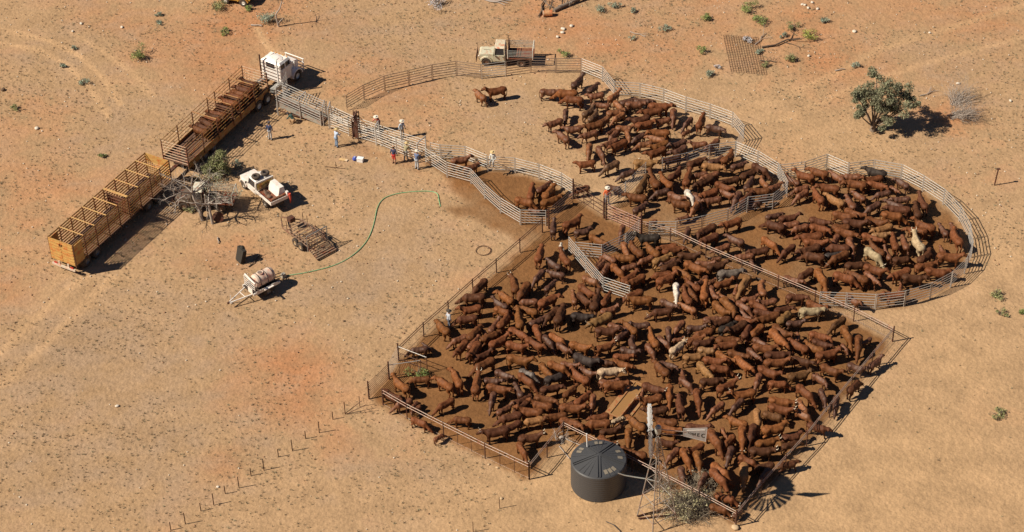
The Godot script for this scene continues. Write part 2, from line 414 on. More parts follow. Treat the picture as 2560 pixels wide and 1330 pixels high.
func build_cattle() -> void:
	var shapes := cow_fine
	for p in 6: shapes.append(cow_mesh(p, 0.042).mesh(mat("coat plain", Color.WHITE, 0.62)))
	var hm := MB.new()
	var curve := []
	for k in 5: curve.append(Vector3(0.05 + 0.06 * k - 0.006 * k * k, 0.012 * k * k, 0.1 + 0.055 * k - 0.011 * k * k))
	hm.tube(curve, 0.034, 0.012, 6)
	var horn := hm.mesh(mat("horn", lin(0.62, 0.54, 0.42), 0.5))
	var rows := [
[-1.49, 20.10, -173, 1.08, "dH", 0, "dark brown cow with pale horns facing left, by the stepped-in corner post", "square yard"],
[18.48, 20.51, 15, 1.07, "o", 4, "rusty orange cow facing right, closest to the south corner post", "square yard"],
[0.41, 12.43, -17, 1.10, "o", 1, "rusty orange cow facing right, closest to the trough", "square yard"],
[5.29, 12.63, -29, 1.10, "k", 4, "blackish cow facing toward us right, by the trough", "square yard"],
[6.63, 8.11, -151, 1.12, "tH", 5, "tan cow with pale horns facing toward us left, by the inner wing panels", "square yard"],
[14.13, 21.47, -67, 1.08, "r", 2, "red-brown cow, head down, facing toward us right, second closest to the windmill", "square yard"],
[1.06, 18.04, 171, 1.03, "r", 1, "red-brown cow facing left, second closest to the stepped-in corner post", "square yard"],
[4.10, 17.78, -7, 1.03, "r", 1, "red-brown cow facing right, second closest to the black tank", "square yard"],
[5.90, 19.44, 177, 1.01, "r", 2, "red-brown cow, head down, facing left, closest to the trough", "square yard"],
[19.37, 8.34, -160, 1.08, "r", 0, "red-brown cow facing left, second closest to the east corner post", "square yard"],
[17.35, 22.72, -1, 1.00, "dH", 0, "dark brown cow with pale horns facing right, closest to the south corner post", "square yard"],
[19.43, 13.42, 2, 1.04, "r", 1, "red-brown cow facing right, fifth closest to the east corner post", "square yard"],
[-2.30, 12.79, -149, 1.05, "r", 2, "red-brown cow, head down, facing toward us left, third closest to the mesh fence", "square yard"],
[7.03, 13.90, 8, 1.03, "cH", 3, "cream cow with pale horns facing right, by the trough", "square yard"],
[-4.27, 14.33, 106, 1.09, "o", 4, "rusty orange cow facing straight away, closest to the drafting gate", "square yard"],
[16.64, 16.76, -171, 1.01, "oH", 1, "rusty orange cow with pale horns facing left, closest to the trough", "square yard"],
[9.82, 5.82, 176, 1.06, "oH", 0, "rusty orange cow with pale horns facing left, closest to the inner wing panels", "square yard"],
[17.00, 2.88, 8, 1.08, "g", 0, "grey cow facing right, by the long rail fence", "square yard"],
[19.31, 17.65, -13, 1.01, "oH", 5, "rusty orange cow with pale horns facing right, closest to the east corner post", "square yard"],
[3.58, 7.42, 74, 1.12, "d", 0, "dark brown cow facing straight away, closest to the mesh fence", "square yard"],
[10.75, 19.47, 167, 0.99, "r", 1, "red-brown cow facing left, second closest to the trough", "square yard"],
[23.82, -1.41, -178, 1.10, "r", 5, "red-brown cow facing left, fourth closest to the round yard's rails", "round yard"],
[14.06, 25.24, -56, 1.01, "r", 2, "red-brown cow, head down, facing toward us right, closest to the south corner post", "square yard"],
[0.44, 7.84, 94, 1.12, "o", 0, "rusty orange cow facing straight away, closest to the mesh fence", "square yard"],
[16.57, 6.85, -61, 1.11, "o", 3, "rusty orange cow facing toward us right, closest to the long rail fence", "square yard"],
[19.56, 12.57, 2, 1.03, "d", 5, "dark brown cow facing right, sixth closest to the east corner post", "square yard"],
[7.38, 15.36, 5, 1.00, "r", 0, "red-brown cow facing right, closest to the trough", "square yard"],
[19.18, 18.46, -20, 1.00, "rH", 1, "red-brown cow with pale horns facing right, by the trough", "square yard"],
[19.88, 10.69, -62, 1.09, "o", 5, "rusty orange cow facing toward us right, closest to the east corner post", "square yard"],
[-3.09, 4.94, 177, 1.05, "d", 2, "dark brown cow, head down, facing left, closest to the mesh fence", "square yard"],
[-1.22, 15.46, -17, 1.00, "r", 0, "red-brown cow facing right, closest to the drafting gate", "square yard"],
[34.41, 1.58, -10, 1.09, "r", 1, "red-brown cow facing right, second closest to the lone steel post", "round yard"],
[10.94, 20.22, -26, 0.98, "o", 4, "rusty orange cow facing toward us right, closest to the black tank", "square yard"],
[10.15, 18.26, -174, 0.98, "d", 3, "dark brown cow facing left, closest to the trough", "square yard"],
[23.32, 12.61, 15, 1.02, "r", 1, "red-brown cow facing right, second closest to the east corner post", "square yard"],
[22.77, 7.65, 2, 1.04, "c", 0, "cream cow facing right, by the long rail fence", "square yard"],
[16.13, 21.16, -93, 1.04, "oH", 2, "rusty orange cow, head down, facing toward us, third closest to the south corner post", "square yard"],
[-0.43, 18.49, -167, 0.97, "d", 2, "dark brown cow, head down, facing left, closest to the stepped-in corner post", "square yard"],
[7.07, 9.31, -4, 1.01, "d", 1, "dark brown cow facing right, closest to the inner wing panels", "square yard"],
[16.92, 9.37, -144, 1.04, "d", 1, "dark brown cow facing toward us left, closest to the long rail fence", "square yard"],
[9.85, 17.03, -167, 0.98, "rH", 1, "red-brown cow with pale horns facing left, by the trough", "square yard"],
[0.99, 20.70, 9, 0.96, "dH", 1, "dark brown cow with pale horns facing right, closest to the stepped-in corner post", "square yard"],
[25.91, 3.74, -24, 1.06, "r", 2, "red-brown cow, head down, facing toward us right, closest to the neck between yards", "round yard"],
[18.78, 14.43, -31, 1.00, "r", 4, "red-brown cow facing toward us right, closest to the south corner post", "square yard"],
[15.60, -2.59, -145, 1.09, "d", 4, "dark brown cow facing toward us left, second closest to the red gate", "middle yard"],
[6.37, 5.93, 76, 1.09, "d", 1, "dark brown cow facing straight away, closest to the inner wing panels", "square yard"],
[2.72, 5.56, 37, 1.05, "r", 3, "red-brown cow facing away right, fourth closest to the inner wing panels", "square yard"],
[17.79, 21.81, 16, 0.96, "oH", 0, "rusty orange cow with pale horns facing right, closest to the south corner post", "square yard"],
[10.92, -1.86, 178, 1.06, "kH", 1, "blackish cow with pale horns facing left, by the inner wing panels", "square yard"],
[8.37, 22.62, 160, 0.94, "r", 1, "red-brown cow facing left, closest to the black tank", "square yard"],
[3.98, 19.26, -21, 0.96, "r", 3, "red-brown cow facing right, closest to the black tank", "square yard"],
[13.01, 20.11, -8, 0.95, "d", 1, "dark brown cow facing right, third closest to the windmill", "square yard"],
[-2.83, 14.97, 82, 1.04, "rH", 1, "red-brown cow with pale horns facing straight away, closest to the drafting gate", "square yard"],
[30.83, -3.90, -12, 1.07, "o", 2, "rusty orange cow, head down, facing right, closest to the kinked rim", "round yard"],
[18.76, 11.73, -11, 0.99, "r", 4, "red-brown cow facing right, sixth closest to the east corner post", "square yard"],
[-8.41, 14.75, 130, 1.00, "o", 1, "rusty orange cow facing away left, closest to the drafting gate", "square yard"],
[8.66, 19.54, 126, 0.98, "o", 5, "rusty orange cow facing away left, closest to the trough", "square yard"],
[14.34, 2.00, -36, 1.05, "o", 0, "rusty orange cow facing toward us right, third closest to the long rail fence", "square yard"],
[33.11, 3.37, -14, 1.04, "r", 4, "red-brown cow facing right, fourth closest to the lone steel post", "round yard"],
[-3.00, 11.18, -113, 1.04, "r", 1, "red-brown cow facing toward us left, second closest to the drafting gate", "square yard"],
[15.52, 15.81, 31, 0.98, "rH", 1, "red-brown cow with pale horns facing away right, closest to the black tank", "square yard"],
[14.26, 24.51, -47, 0.95, "o", 2, "rusty orange cow, head down, facing toward us right, closest to the south corner post", "square yard"],
[16.82, 20.90, -106, 1.00, "d", 2, "dark brown cow, head down, facing toward us, third closest to the south corner post", "square yard"],
[2.23, 16.69, -15, 0.95, "r", 3, "red-brown cow facing right, third closest to the stepped-in corner post", "square yard"],
[27.60, -3.08, -14, 1.06, "d", 1, "dark brown cow facing right, closest to the lone steel post", "round yard"],
[32.19, -0.20, 101, 1.12, "cH", 1, "cream cow with pale horns facing straight away, by the lone steel post", "round yard"],
[0.83, 4.33, -116, 1.06, "r", 2, "red-brown cow, head down, facing toward us left, closest to the mesh fence", "square yard"],
[31.39, -4.68, 169, 1.07, "d", 0, "dark brown cow facing left, second closest to the kinked rim", "round yard"],
[23.56, 0.13, -160, 1.04, "d", 0, "dark brown cow facing left, second closest to the round yard's rails", "round yard"],
[4.99, -4.11, 35, 1.06, "r", 4, "red-brown cow facing away right, closest to the red gate", "middle yard"],
[15.68, 8.59, -159, 0.99, "d", 1, "dark brown cow facing left, second closest to the east corner post", "square yard"],
[16.04, 10.65, 3, 0.97, "r", 3, "red-brown cow facing right, eighth closest to the long rail fence", "square yard"],
[10.85, 13.74, 119, 1.01, "r", 5, "red-brown cow facing away left, closest to the windmill", "square yard"],
[35.32, -0.84, 100, 1.12, "r", 3, "red-brown cow facing straight away, second closest to the lone steel post", "round yard"],
[31.19, 3.99, -8, 1.02, "d", 0, "dark brown cow facing right, second closest to the lone steel post", "round yard"],
[24.14, -0.69, -11, 1.03, "r", 1, "red-brown cow facing right, second closest to the round yard's rails", "round yard"],
[24.05, 3.66, -74, 1.08, "o", 2, "rusty orange cow, head down, facing toward us, closest to the round yard's rails", "round yard"],
[2.65, 15.52, 17, 0.95, "d", 3, "dark brown cow facing right, second closest to the stepped-in corner post", "square yard"],
[10.13, 15.80, -26, 0.95, "dH", 0, "dark brown cow with pale horns facing toward us right, by the trough", "square yard"],
[14.42, 15.20, 6, 0.95, "d", 5, "dark brown cow facing right, sixth closest to the windmill", "square yard"],
[14.07, 14.02, -62, 1.00, "t", 5, "tan cow facing toward us right, by the trough", "square yard"],
[-0.68, 7.85, 63, 1.03, "r", 4, "red-brown cow facing away right, closest to the mesh fence", "square yard"],
[1.57, 10.57, -41, 0.99, "r", 1, "red-brown cow facing toward us right, second closest to the mesh fence", "square yard"],
[0.16, 3.56, 95, 1.07, "rH", 4, "red-brown cow with pale horns facing straight away, closest to the mesh fence", "square yard"],
[11.95, 23.13, -74, 0.97, "oH", 2, "rusty orange cow, head down, facing toward us, closest to the windmill", "square yard"],
[13.18, -20.10, -4, 1.11, "r", 0, "red-brown cow facing right, second closest to the divider panels", "middle yard"],
[4.83, 14.40, 132, 0.98, "r", 1, "red-brown cow facing away left, closest to the trough", "square yard"],
[1.87, 17.30, 162, 0.94, "r", 1, "red-brown cow facing left, second closest to the mesh fence", "square yard"],
[21.18, 16.70, -53, 0.98, "r", 2, "red-brown cow, head down, facing toward us right, second closest to the east corner post", "square yard"],
[-5.18, 14.72, 132, 0.98, "o", 4, "rusty orange cow facing away left, second closest to the drafting gate", "square yard"],
[11.98, 3.28, 32, 1.01, "r", 1, "red-brown cow facing away right, second closest to the long rail fence", "square yard"],
[16.98, 13.40, -53, 0.99, "o", 0, "rusty orange cow facing toward us right, second closest to the east corner post", "square yard"],
[5.14, -22.49, 169, 1.12, "o", 2, "rusty orange cow, head down, facing left, second closest to the divider panels", "middle yard"],
[15.86, 24.77, -95, 0.97, "tH", 2, "tan cow, head down, facing toward us, closest to the south corner post", "square yard"],
[20.94, 14.82, 14, 0.95, "b", 1, "dull brown cow facing right, by the east corner post", "square yard"],
[-1.15, 10.16, 37, 0.98, "r", 1, "red-brown cow facing away right, fourth closest to the drafting gate", "square yard"],
[14.37, 27.14, -19, 0.89, "rH", 2, "red-brown cow, head down, facing right, second closest to the south corner post", "square yard"],
[4.98, 10.97, -23, 0.96, "o", 1, "rusty orange cow facing toward us right, second closest to the mesh fence", "square yard"],
[11.36, -11.94, -4, 1.06, "t", 0, "tan cow facing right, closest to the red gate", "middle yard"],
[0.89, 14.57, -46, 0.97, "r", 2, "red-brown cow, head down, facing toward us right, closest to the stepped-in corner post", "square yard"],
[11.88, -9.40, 107, 1.12, "r", 1, "red-brown cow facing straight away, closest to the red gate", "middle yard"],
[-3.60, 7.41, -176, 0.97, "d", 2, "dark brown cow, head down, facing left, second closest to the mesh fence", "square yard"],
[3.25, 13.14, -27, 0.95, "o", 2, "rusty orange cow, head down, facing toward us right, closest to the trough", "square yard"],
[25.84, -0.01, 168, 1.02, "dH", 2, "dark brown cow, head down, facing left, second closest to the round yard's rails", "round yard"],
[14.87, 12.97, -12, 0.95, "r", 1, "red-brown cow facing right, fourth closest to the south corner post", "square yard"],
[17.98, 4.15, -118, 1.04, "t", 2, "tan cow, head down, facing toward us left, by the long rail fence", "square yard"],
[26.86, -4.02, -23, 1.04, "r", 4, "red-brown cow facing toward us right, second closest to the kinked rim", "round yard"],
[23.77, 0.95, 159, 1.01, "d", 2, "dark brown cow, head down, facing left, closest to the round yard's rails", "round yard"],
[20.22, 9.88, -50, 0.99, "r", 4, "red-brown cow facing toward us right, seventh closest to the long rail fence", "square yard"],
[13.99, 0.49, -4, 0.99, "d", 1, "dark brown cow facing right, third closest to the inner wing panels", "square yard"],
[28.34, 2.84, -30, 1.01, "r", 1, "red-brown cow facing toward us right, sixth closest to the lone steel post", "round yard"],
[2.96, 14.34, 25, 0.94, "k", 2, "blackish cow, head down, facing away right, by the trough", "square yard"],
[15.88, 7.08, -56, 1.01, "o", 4, "rusty orange cow facing toward us right, second closest to the long rail fence", "square yard"],
[26.90, 3.68, 139, 1.01, "r", 5, "red-brown cow facing away left, closest to the round yard's rails", "round yard"],
[20.66, 8.25, 50, 1.00, "t", 2, "tan cow, head down, facing away right, by the long rail fence", "square yard"],
[12.79, -0.26, 16, 1.00, "r", 3, "red-brown cow facing right, second closest to the inner wing panels", "square yard"],
[15.91, 11.20, -173, 0.94, "r", 4, "red-brown cow facing left, fourth closest to the inner wing panels", "square yard"],
[26.75, -1.88, -27, 1.02, "r", 5, "red-brown cow facing toward us right, fourth closest to the gumtree", "round yard"],
[30.26, 3.37, -154, 1.00, "r", 0, "red-brown cow facing toward us left, closest to the lone steel post", "round yard"],
[-2.96, 9.11, 57, 0.99, "r", 5, "red-brown cow facing away right, second closest to the drafting gate", "square yard"],
[12.40, 1.73, 34, 1.00, "d", 0, "dark brown cow facing away right, closest to the long rail fence", "square yard"],
[5.74, 4.55, -52, 1.01, "r", 1, "red-brown cow facing toward us right, closest to the inner wing panels", "square yard"],
[13.30, 17.01, -86, 0.98, "r", 2, "red-brown cow, head down, facing toward us, closest to the south corner post", "square yard"],
[28.40, -8.32, 161, 1.04, "r", 4, "red-brown cow facing left, third closest to the kinked rim", "round yard"],
[23.37, 14.32, -34, 0.95, "r", 4, "red-brown cow facing toward us right, third closest to the east corner post", "square yard"],
[3.31, -7.10, 29, 1.03, "o", 0, "rusty orange cow facing away right, closest to the red gate", "middle yard"],
[18.59, 19.07, -20, 0.91, "b", 2, "dull brown cow, head down, facing right, by the south corner post", "square yard"],
[0.37, 9.26, -35, 0.96, "r", 3, "red-brown cow facing toward us right, closest to the mesh fence", "square yard"],
[32.35, 2.51, 14, 0.99, "r", 0, "red-brown cow facing right, third closest to the lone steel post", "round yard"],
[-9.10, 15.84, -39, 0.94, "d", 1, "dark brown cow facing toward us right, closest to the drafting gate", "square yard"],
[9.28, 5.11, -153, 0.97, "r", 4, "red-brown cow facing toward us left, second closest to the inner wing panels", "square yard"],
[14.84, 5.03, 81, 1.03, "o", 1, "rusty orange cow facing straight away, second closest to the long rail fence", "square yard"],
[13.31, 2.61, -43, 1.00, "o", 3, "rusty orange cow facing toward us right, second closest to the inner wing panels", "square yard"],
[2.89, 18.48, -172, 0.90, "r", 4, "red-brown cow facing left, closest to the stepped-in corner post", "square yard"],
[25.78, 11.58, -99, 1.01, "r", 2, "red-brown cow, head down, facing toward us, closest to the east corner post", "square yard"],
[26.13, -7.89, 161, 1.04, "r", 4, "red-brown cow facing left, second closest to the kinked rim", "round yard"],
[0.20, 10.70, -20, 0.94, "r", 4, "red-brown cow facing right, closest to the mesh fence", "square yard"],
[12.41, -19.38, -171, 1.08, "r", 0, "red-brown cow facing left, eighth closest to the divider panels", "middle yard"],
[17.40, 19.27, -91, 0.97, "t", 2, "tan cow, head down, facing toward us, closest to the trough", "square yard"],
[33.10, -2.51, 146, 1.03, "r", 1, "red-brown cow facing away left, closest to the lone steel post", "round yard"],
[-3.26, 6.29, -169, 0.95, "r", 1, "red-brown cow facing left, closest to the mesh fence", "square yard"],
[11.94, 17.72, 92, 0.97, "d", 0, "dark brown cow facing straight away, closest to the trough", "square yard"],
[25.77, 1.07, -152, 0.99, "rH", 2, "red-brown cow, head down, facing toward us left, closest to the round yard's rails", "round yard"],
[24.82, 16.15, 51, 0.95, "d", 2, "dark brown cow, head down, facing away right, second closest to the round yard's rails", "round yard"],
[10.49, 10.42, 104, 0.99, "o", 1, "rusty orange cow facing straight away, closest to the trough", "square yard"],
[11.34, 7.14, -176, 0.94, "dH", 2, "dark brown cow, head down, facing left, closest to the inner wing panels", "square yard"],
[28.53, 0.97, -51, 1.02, "cH", 2, "cream cow, head down, facing toward us right, by the round yard's rails", "round yard"],
[25.11, 10.41, -77, 1.00, "o", 2, "rusty orange cow, head down, facing toward us, closest to the east corner post", "square yard"],
[12.40, -13.47, -155, 1.04, "r", 3, "red-brown cow facing toward us left, closest to the divider panels", "middle yard"],
[1.12, 6.58, 152, 0.95, "o", 4, "rusty orange cow facing away left, second closest to the mesh fence", "square yard"],
[13.39, 12.40, 7, 0.92, "t", 5, "tan cow facing right, closest to the trough", "square yard"],
[16.07, -9.15, -146, 1.03, "d", 0, "dark brown cow facing toward us left, second closest to the middle yard's rim", "middle yard"],
[14.28, 9.78, -160, 0.93, "r", 2, "red-brown cow, head down, facing left, second closest to the trough", "square yard"],
[2.22, -0.17, 77, 1.03, "r", 0, "red-brown cow facing straight away, closest to the mesh fence", "square yard"],
[16.96, -11.24, -10, 1.02, "t", 3, "tan cow facing right, closest to the divider panels", "middle yard"],
[15.90, 19.57, 149, 0.90, "o", 0, "rusty orange cow facing away left, closest to the south corner post", "square yard"],
[21.40, 13.23, -24, 0.92, "d", 0, "dark brown cow facing toward us right, closest to the south corner post", "square yard"],
[21.15, -3.15, 149, 1.00, "d", 2, "dark brown cow, head down, facing away left, by the neck between yards", "round yard"],
[9.85, -0.39, 121, 1.01, "r", 3, "red-brown cow facing away left, closest to the inner wing panels", "square yard"],
[17.76, -3.61, -158, 0.99, "r", 0, "red-brown cow facing left, second closest to the neck between yards", "round yard"],
[12.81, -16.28, 172, 1.04, "o", 4, "rusty orange cow facing left, closest to the divider panels", "middle yard"],
[26.93, 2.15, 7, 0.96, "d", 5, "dark brown cow facing right, third closest to the lone steel post", "round yard"],
[9.64, 3.30, -147, 0.96, "r", 0, "red-brown cow facing toward us left, closest to the inner wing panels", "square yard"],
[10.87, -8.76, 69, 1.06, "b", 1, "dull brown cow facing straight away, by the red gate", "middle yard"],
[15.67, 12.63, -46, 0.93, "o", 4, "rusty orange cow facing toward us right, third closest to the south corner post", "square yard"],
[11.29, 16.37, -92, 0.95, "o", 2, "rusty orange cow, head down, facing toward us, closest to the trough", "square yard"],
[-1.75, 9.48, 32, 0.93, "r", 5, "red-brown cow facing away right, third closest to the drafting gate", "square yard"],
[29.73, -2.32, -159, 0.99, "t", 0, "tan cow facing left, by the neck between yards", "round yard"],
[30.31, -9.88, 152, 1.03, "k", 0, "blackish cow facing away left, by the middle yard's rim", "middle yard"],
[-5.40, 8.39, 120, 0.97, "o", 5, "rusty orange cow facing away left, third closest to the mesh fence", "square yard"],
[4.89, 16.69, 46, 0.91, "r", 5, "red-brown cow facing away right, closest to the trough", "square yard"],
[5.24, 7.44, -9, 0.92, "k", 0, "blackish cow facing right, closest to the inner wing panels", "square yard"],
[29.37, 5.94, -172, 0.94, "r", 1, "red-brown cow facing left, seventh closest to the round yard's rails", "round yard"],
[32.52, 1.38, 45, 0.99, "d", 4, "dark brown cow facing away right, closest to the lone steel post", "round yard"],
[-2.56, 3.51, -126, 0.97, "d", 2, "dark brown cow, head down, facing toward us left, closest to the mesh fence", "square yard"],
[14.24, 10.85, 12, 0.91, "d", 4, "dark brown cow facing right, seventh closest to the inner wing panels", "square yard"],
[16.70, 12.32, -25, 0.91, "r", 0, "red-brown cow facing toward us right, third closest to the windmill", "square yard"],
[23.06, 10.44, -21, 0.92, "r", 3, "red-brown cow facing right, closest to the east corner post", "square yard"],
[27.79, -4.33, -37, 1.00, "r", 4, "red-brown cow facing toward us right, closest to the kinked rim", "round yard"],
[28.83, 0.33, 120, 1.01, "r", 1, "red-brown cow facing away left, fourth closest to the round yard's rails", "round yard"],
[1.24, -7.15, -21, 0.99, "o", 2, "rusty orange cow, head down, facing right, closest to the red gate", "middle yard"],
[15.30, 13.77, -9, 0.89, "r", 2, "red-brown cow, head down, facing right, closest to the trough", "square yard"],
[21.35, 11.51, 134, 0.93, "r", 0, "red-brown cow facing away left, second closest to the east corner post", "square yard"],
[6.53, 12.67, -25, 0.90, "d", 0, "dark brown cow facing toward us right, closest to the trough", "square yard"],
[11.83, 0.79, 31, 0.96, "t", 0, "tan cow facing away right, by the inner wing panels", "square yard"],
[-0.54, 4.97, 129, 0.96, "o", 4, "rusty orange cow facing away left, closest to the mesh fence", "square yard"],
[-3.97, 10.72, -121, 0.94, "r", 0, "red-brown cow facing toward us left, closest to the drafting gate", "square yard"],
[1.24, 18.82, -171, 0.86, "tH", 2, "tan cow, head down, facing left, by the stepped-in corner post", "square yard"],
[3.21, -8.27, 61, 1.03, "o", 0, "rusty orange cow facing away right, second closest to the red gate", "middle yard"],
[16.09, 1.76, 16, 0.94, "d", 1, "dark brown cow facing right, fourth closest to the long rail fence", "square yard"],
[30.38, -0.46, 90, 1.03, "r", 0, "red-brown cow facing straight away, third closest to the round yard's rails", "round yard"],
[26.44, -6.20, 134, 1.01, "t", 0, "tan cow facing away left, by the neck between yards", "round yard"],
[1.75, -8.29, 81, 1.05, "r", 0, "red-brown cow facing straight away, fifth closest to the divider panels", "middle yard"],
[6.77, 11.04, 25, 0.90, "rH", 1, "red-brown cow with pale horns facing away right, closest to the trough", "square yard"],
[21.87, 5.81, -1, 0.92, "d", 3, "dark brown cow facing right, closest to the long rail fence", "square yard"],
[29.35, -3.26, -25, 0.98, "r", 1, "red-brown cow facing toward us right, closest to the lone steel post", "round yard"],
[10.33, -7.35, 163, 0.98, "r", 0, "red-brown cow facing left, second closest to the red gate", "middle yard"],
[2.95, 7.09, -130, 0.94, "d", 2, "dark brown cow, head down, facing toward us left, second closest to the inner wing panels", "square yard"],
[-1.01, -23.25, -168, 1.04, "r", 1, "red-brown cow facing left, twenty-third closest to the divider panels", "middle yard"],
[22.43, 11.77, 142, 0.91, "o", 3, "rusty orange cow facing away left, closest to the east corner post", "square yard"],
[16.20, 9.11, 34, 0.91, "k", 5, "blackish cow facing away right, by the long rail fence", "square yard"],
[17.65, 9.69, 66, 0.95, "d", 2, "dark brown cow, head down, facing away right, closest to the long rail fence", "square yard"],
[8.91, 0.44, 167, 0.93, "o", 5, "rusty orange cow facing left, closest to the inner wing panels", "square yard"],
[13.86, -6.34, 161, 0.97, "r", 0, "red-brown cow facing left, third closest to the red gate", "middle yard"],
[19.36, 15.60, -1, 0.87, "r", 2, "red-brown cow, head down, facing right, closest to the east corner post", "square yard"],
[12.24, 11.31, 46, 0.91, "cH", 0, "cream cow with pale horns facing away right, by the trough", "square yard"],
[23.23, 6.93, -34, 0.92, "r", 4, "red-brown cow facing toward us right, second closest to the east corner post", "square yard"],
[21.62, 20.31, -21, 0.86, "d", 5, "dark brown cow facing right, seventeenth closest to the lone steel post", "round yard"],
[6.72, 20.11, 12, 0.84, "d", 1, "dark brown cow facing right, closest to the black tank", "square yard"],
[19.66, 21.20, 12, 0.84, "d", 4, "dark brown cow facing right, fourth closest to the south corner post", "square yard"],
[15.81, -1.74, -154, 0.94, "d", 5, "dark brown cow facing toward us left, third closest to the red gate", "middle yard"],
[11.32, -18.32, -163, 1.01, "d", 3, "dark brown cow facing left, second closest to the divider panels", "middle yard"],
[13.70, 4.81, -67, 0.96, "r", 5, "red-brown cow facing toward us right, second closest to the inner wing panels", "square yard"],
[11.69, 2.65, -175, 0.91, "r", 2, "red-brown cow, head down, facing left, second closest to the inner wing panels", "square yard"],
[20.57, -0.89, -48, 0.96, "o", 2, "rusty orange cow, head down, facing toward us right, closest to the round yard's rails", "round yard"],
[5.69, -21.68, 162, 1.02, "r", 2, "red-brown cow, head down, facing left, sixth closest to the divider panels", "middle yard"],
[16.52, -17.73, 71, 1.06, "r", 0, "red-brown cow facing straight away, third closest to the divider panels", "middle yard"],
[24.58, 9.02, -139, 0.91, "b", 2, "dull brown cow, head down, facing toward us left, closest to the east corner post", "square yard"],
[25.14, -6.77, 106, 1.02, "r", 0, "red-brown cow facing straight away, closest to the neck between yards", "round yard"],
[2.30, 13.45, -62, 0.90, "o", 0, "rusty orange cow facing toward us right, closest to the stepped-in corner post", "square yard"],
[20.46, -7.79, 178, 0.95, "r", 0, "red-brown cow facing left, closest to the neck between yards", "round yard"],
[32.40, -2.01, 165, 0.94, "r", 5, "red-brown cow facing left, second closest to the lone steel post", "round yard"],
[28.70, -1.20, -31, 0.94, "r", 0, "red-brown cow facing toward us right, third closest to the lone steel post", "round yard"],
[18.84, 6.75, -41, 0.91, "r", 3, "red-brown cow facing toward us right, second closest to the long rail fence", "square yard"],
[7.31, -17.67, -163, 0.99, "r", 0, "red-brown cow facing left, eleventh closest to the divider panels", "middle yard"],
[13.42, 5.53, 103, 0.95, "r", 1, "red-brown cow facing straight away, closest to the long rail fence", "square yard"],
[26.57, -2.72, 0, 0.93, "r", 2, "red-brown cow, head down, facing right, closest to the neck between yards", "round yard"],
[5.51, 5.42, -57, 0.93, "d", 1, "dark brown cow facing toward us right, closest to the inner wing panels", "square yard"],
[13.61, -12.51, -151, 0.98, "d", 0, "dark brown cow facing toward us left, closest to the divider panels", "middle yard"],
[4.18, 0.34, 111, 0.96, "r", 1, "red-brown cow facing straight away, closest to the inner wing panels", "square yard"],
[22.86, 3.04, -143, 0.92, "d", 2, "dark brown cow, head down, facing toward us left, closest to the round yard's rails", "round yard"],
[18.36, 9.65, -132, 0.90, "o", 2, "rusty orange cow, head down, facing toward us left, closest to the long rail fence", "square yard"],
[14.71, -9.67, 75, 1.02, "r", 1, "red-brown cow facing straight away, closest to the divider panels", "middle yard"],
[-2.39, 11.64, 32, 0.87, "d", 1, "dark brown cow facing away right, closest to the drafting gate", "square yard"],
[8.84, 8.90, 124, 0.91, "o", 4, "rusty orange cow facing away left, closest to the inner wing panels", "square yard"],
[13.86, 28.08, -21, 0.80, "rH", 2, "red-brown cow, head down, facing right, closest to the south corner post", "square yard"],
[16.30, 23.50, -32, 0.83, "r", 2, "red-brown cow, head down, facing toward us right, second closest to the south corner post", "square yard"],
[6.92, -1.85, -42, 0.94, "o", 0, "rusty orange cow facing toward us right, closest to the inner wing panels", "square yard"],
[19.14, 7.55, -18, 0.88, "d", 0, "dark brown cow facing right, third closest to the long rail fence", "square yard"],
[22.44, -4.12, 11, 0.93, "d", 1, "dark brown cow facing right, closest to the kinked rim", "round yard"],
[9.14, 2.93, 42, 0.92, "r", 1, "red-brown cow facing away right, second closest to the inner wing panels", "square yard"],
[24.84, -3.54, -23, 0.93, "d", 0, "dark brown cow facing toward us right, closest to the neck between yards", "round yard"],
[12.79, 23.27, -83, 0.87, "oH", 2, "rusty orange cow, head down, facing toward us, closest to the south corner post", "square yard"],
[25.60, -10.15, 148, 0.97, "r", 5, "red-brown cow facing away left, third closest to the middle yard's rim", "middle yard"],
[20.90, -10.80, -43, 0.98, "d", 2, "dark brown cow, head down, facing toward us right, closest to the middle yard's rim", "middle yard"],
[-5.14, 16.80, -147, 0.85, "r", 2, "red-brown cow, head down, facing toward us left, closest to the stepped-in corner post", "square yard"],
[17.59, 8.40, -27, 0.88, "r", 4, "red-brown cow facing toward us right, fifth closest to the long rail fence", "square yard"],
[4.04, 15.83, 48, 0.86, "r", 0, "red-brown cow facing away right, second closest to the trough", "square yard"],
[16.40, 3.91, 23, 0.89, "r", 1, "red-brown cow facing away right, closest to the long rail fence", "square yard"],
[32.85, -4.56, 89, 1.00, "d", 0, "dark brown cow facing straight away, closest to the neck between yards", "round yard"],
[24.40, -9.74, 153, 0.95, "r", 1, "red-brown cow facing away left, second closest to the middle yard's rim", "middle yard"],
[11.70, -17.66, 18, 0.97, "r", 0, "red-brown cow facing right, closest to the divider panels", "middle yard"],
[33.47, -5.64, 100, 1.00, "d", 1, "dark brown cow facing straight away, closest to the lone steel post", "round yard"],
[3.31, 9.91, -39, 0.87, "o", 2, "rusty orange cow, head down, facing toward us right, second closest to the trough", "square yard"],
[8.02, 12.98, -23, 0.85, "o", 5, "rusty orange cow facing toward us right, closest to the trough", "square yard"],
[29.96, -9.01, -171, 0.94, "r", 1, "red-brown cow facing left, closest to the lone steel post", "round yard"],
[12.76, -14.51, -154, 0.96, "o", 3, "rusty orange cow facing toward us left, by the divider panels", "middle yard"],
[15.58, -12.00, 33, 0.96, "d", 3, "dark brown cow facing away right, closest to the divider panels", "middle yard"],
[17.36, 24.07, -168, 0.80, "d", 2, "dark brown cow, head down, facing left, closest to the south corner post", "square yard"],
[12.38, -0.79, -171, 0.90, "r", 4, "red-brown cow facing left, closest to the inner wing panels", "square yard"],
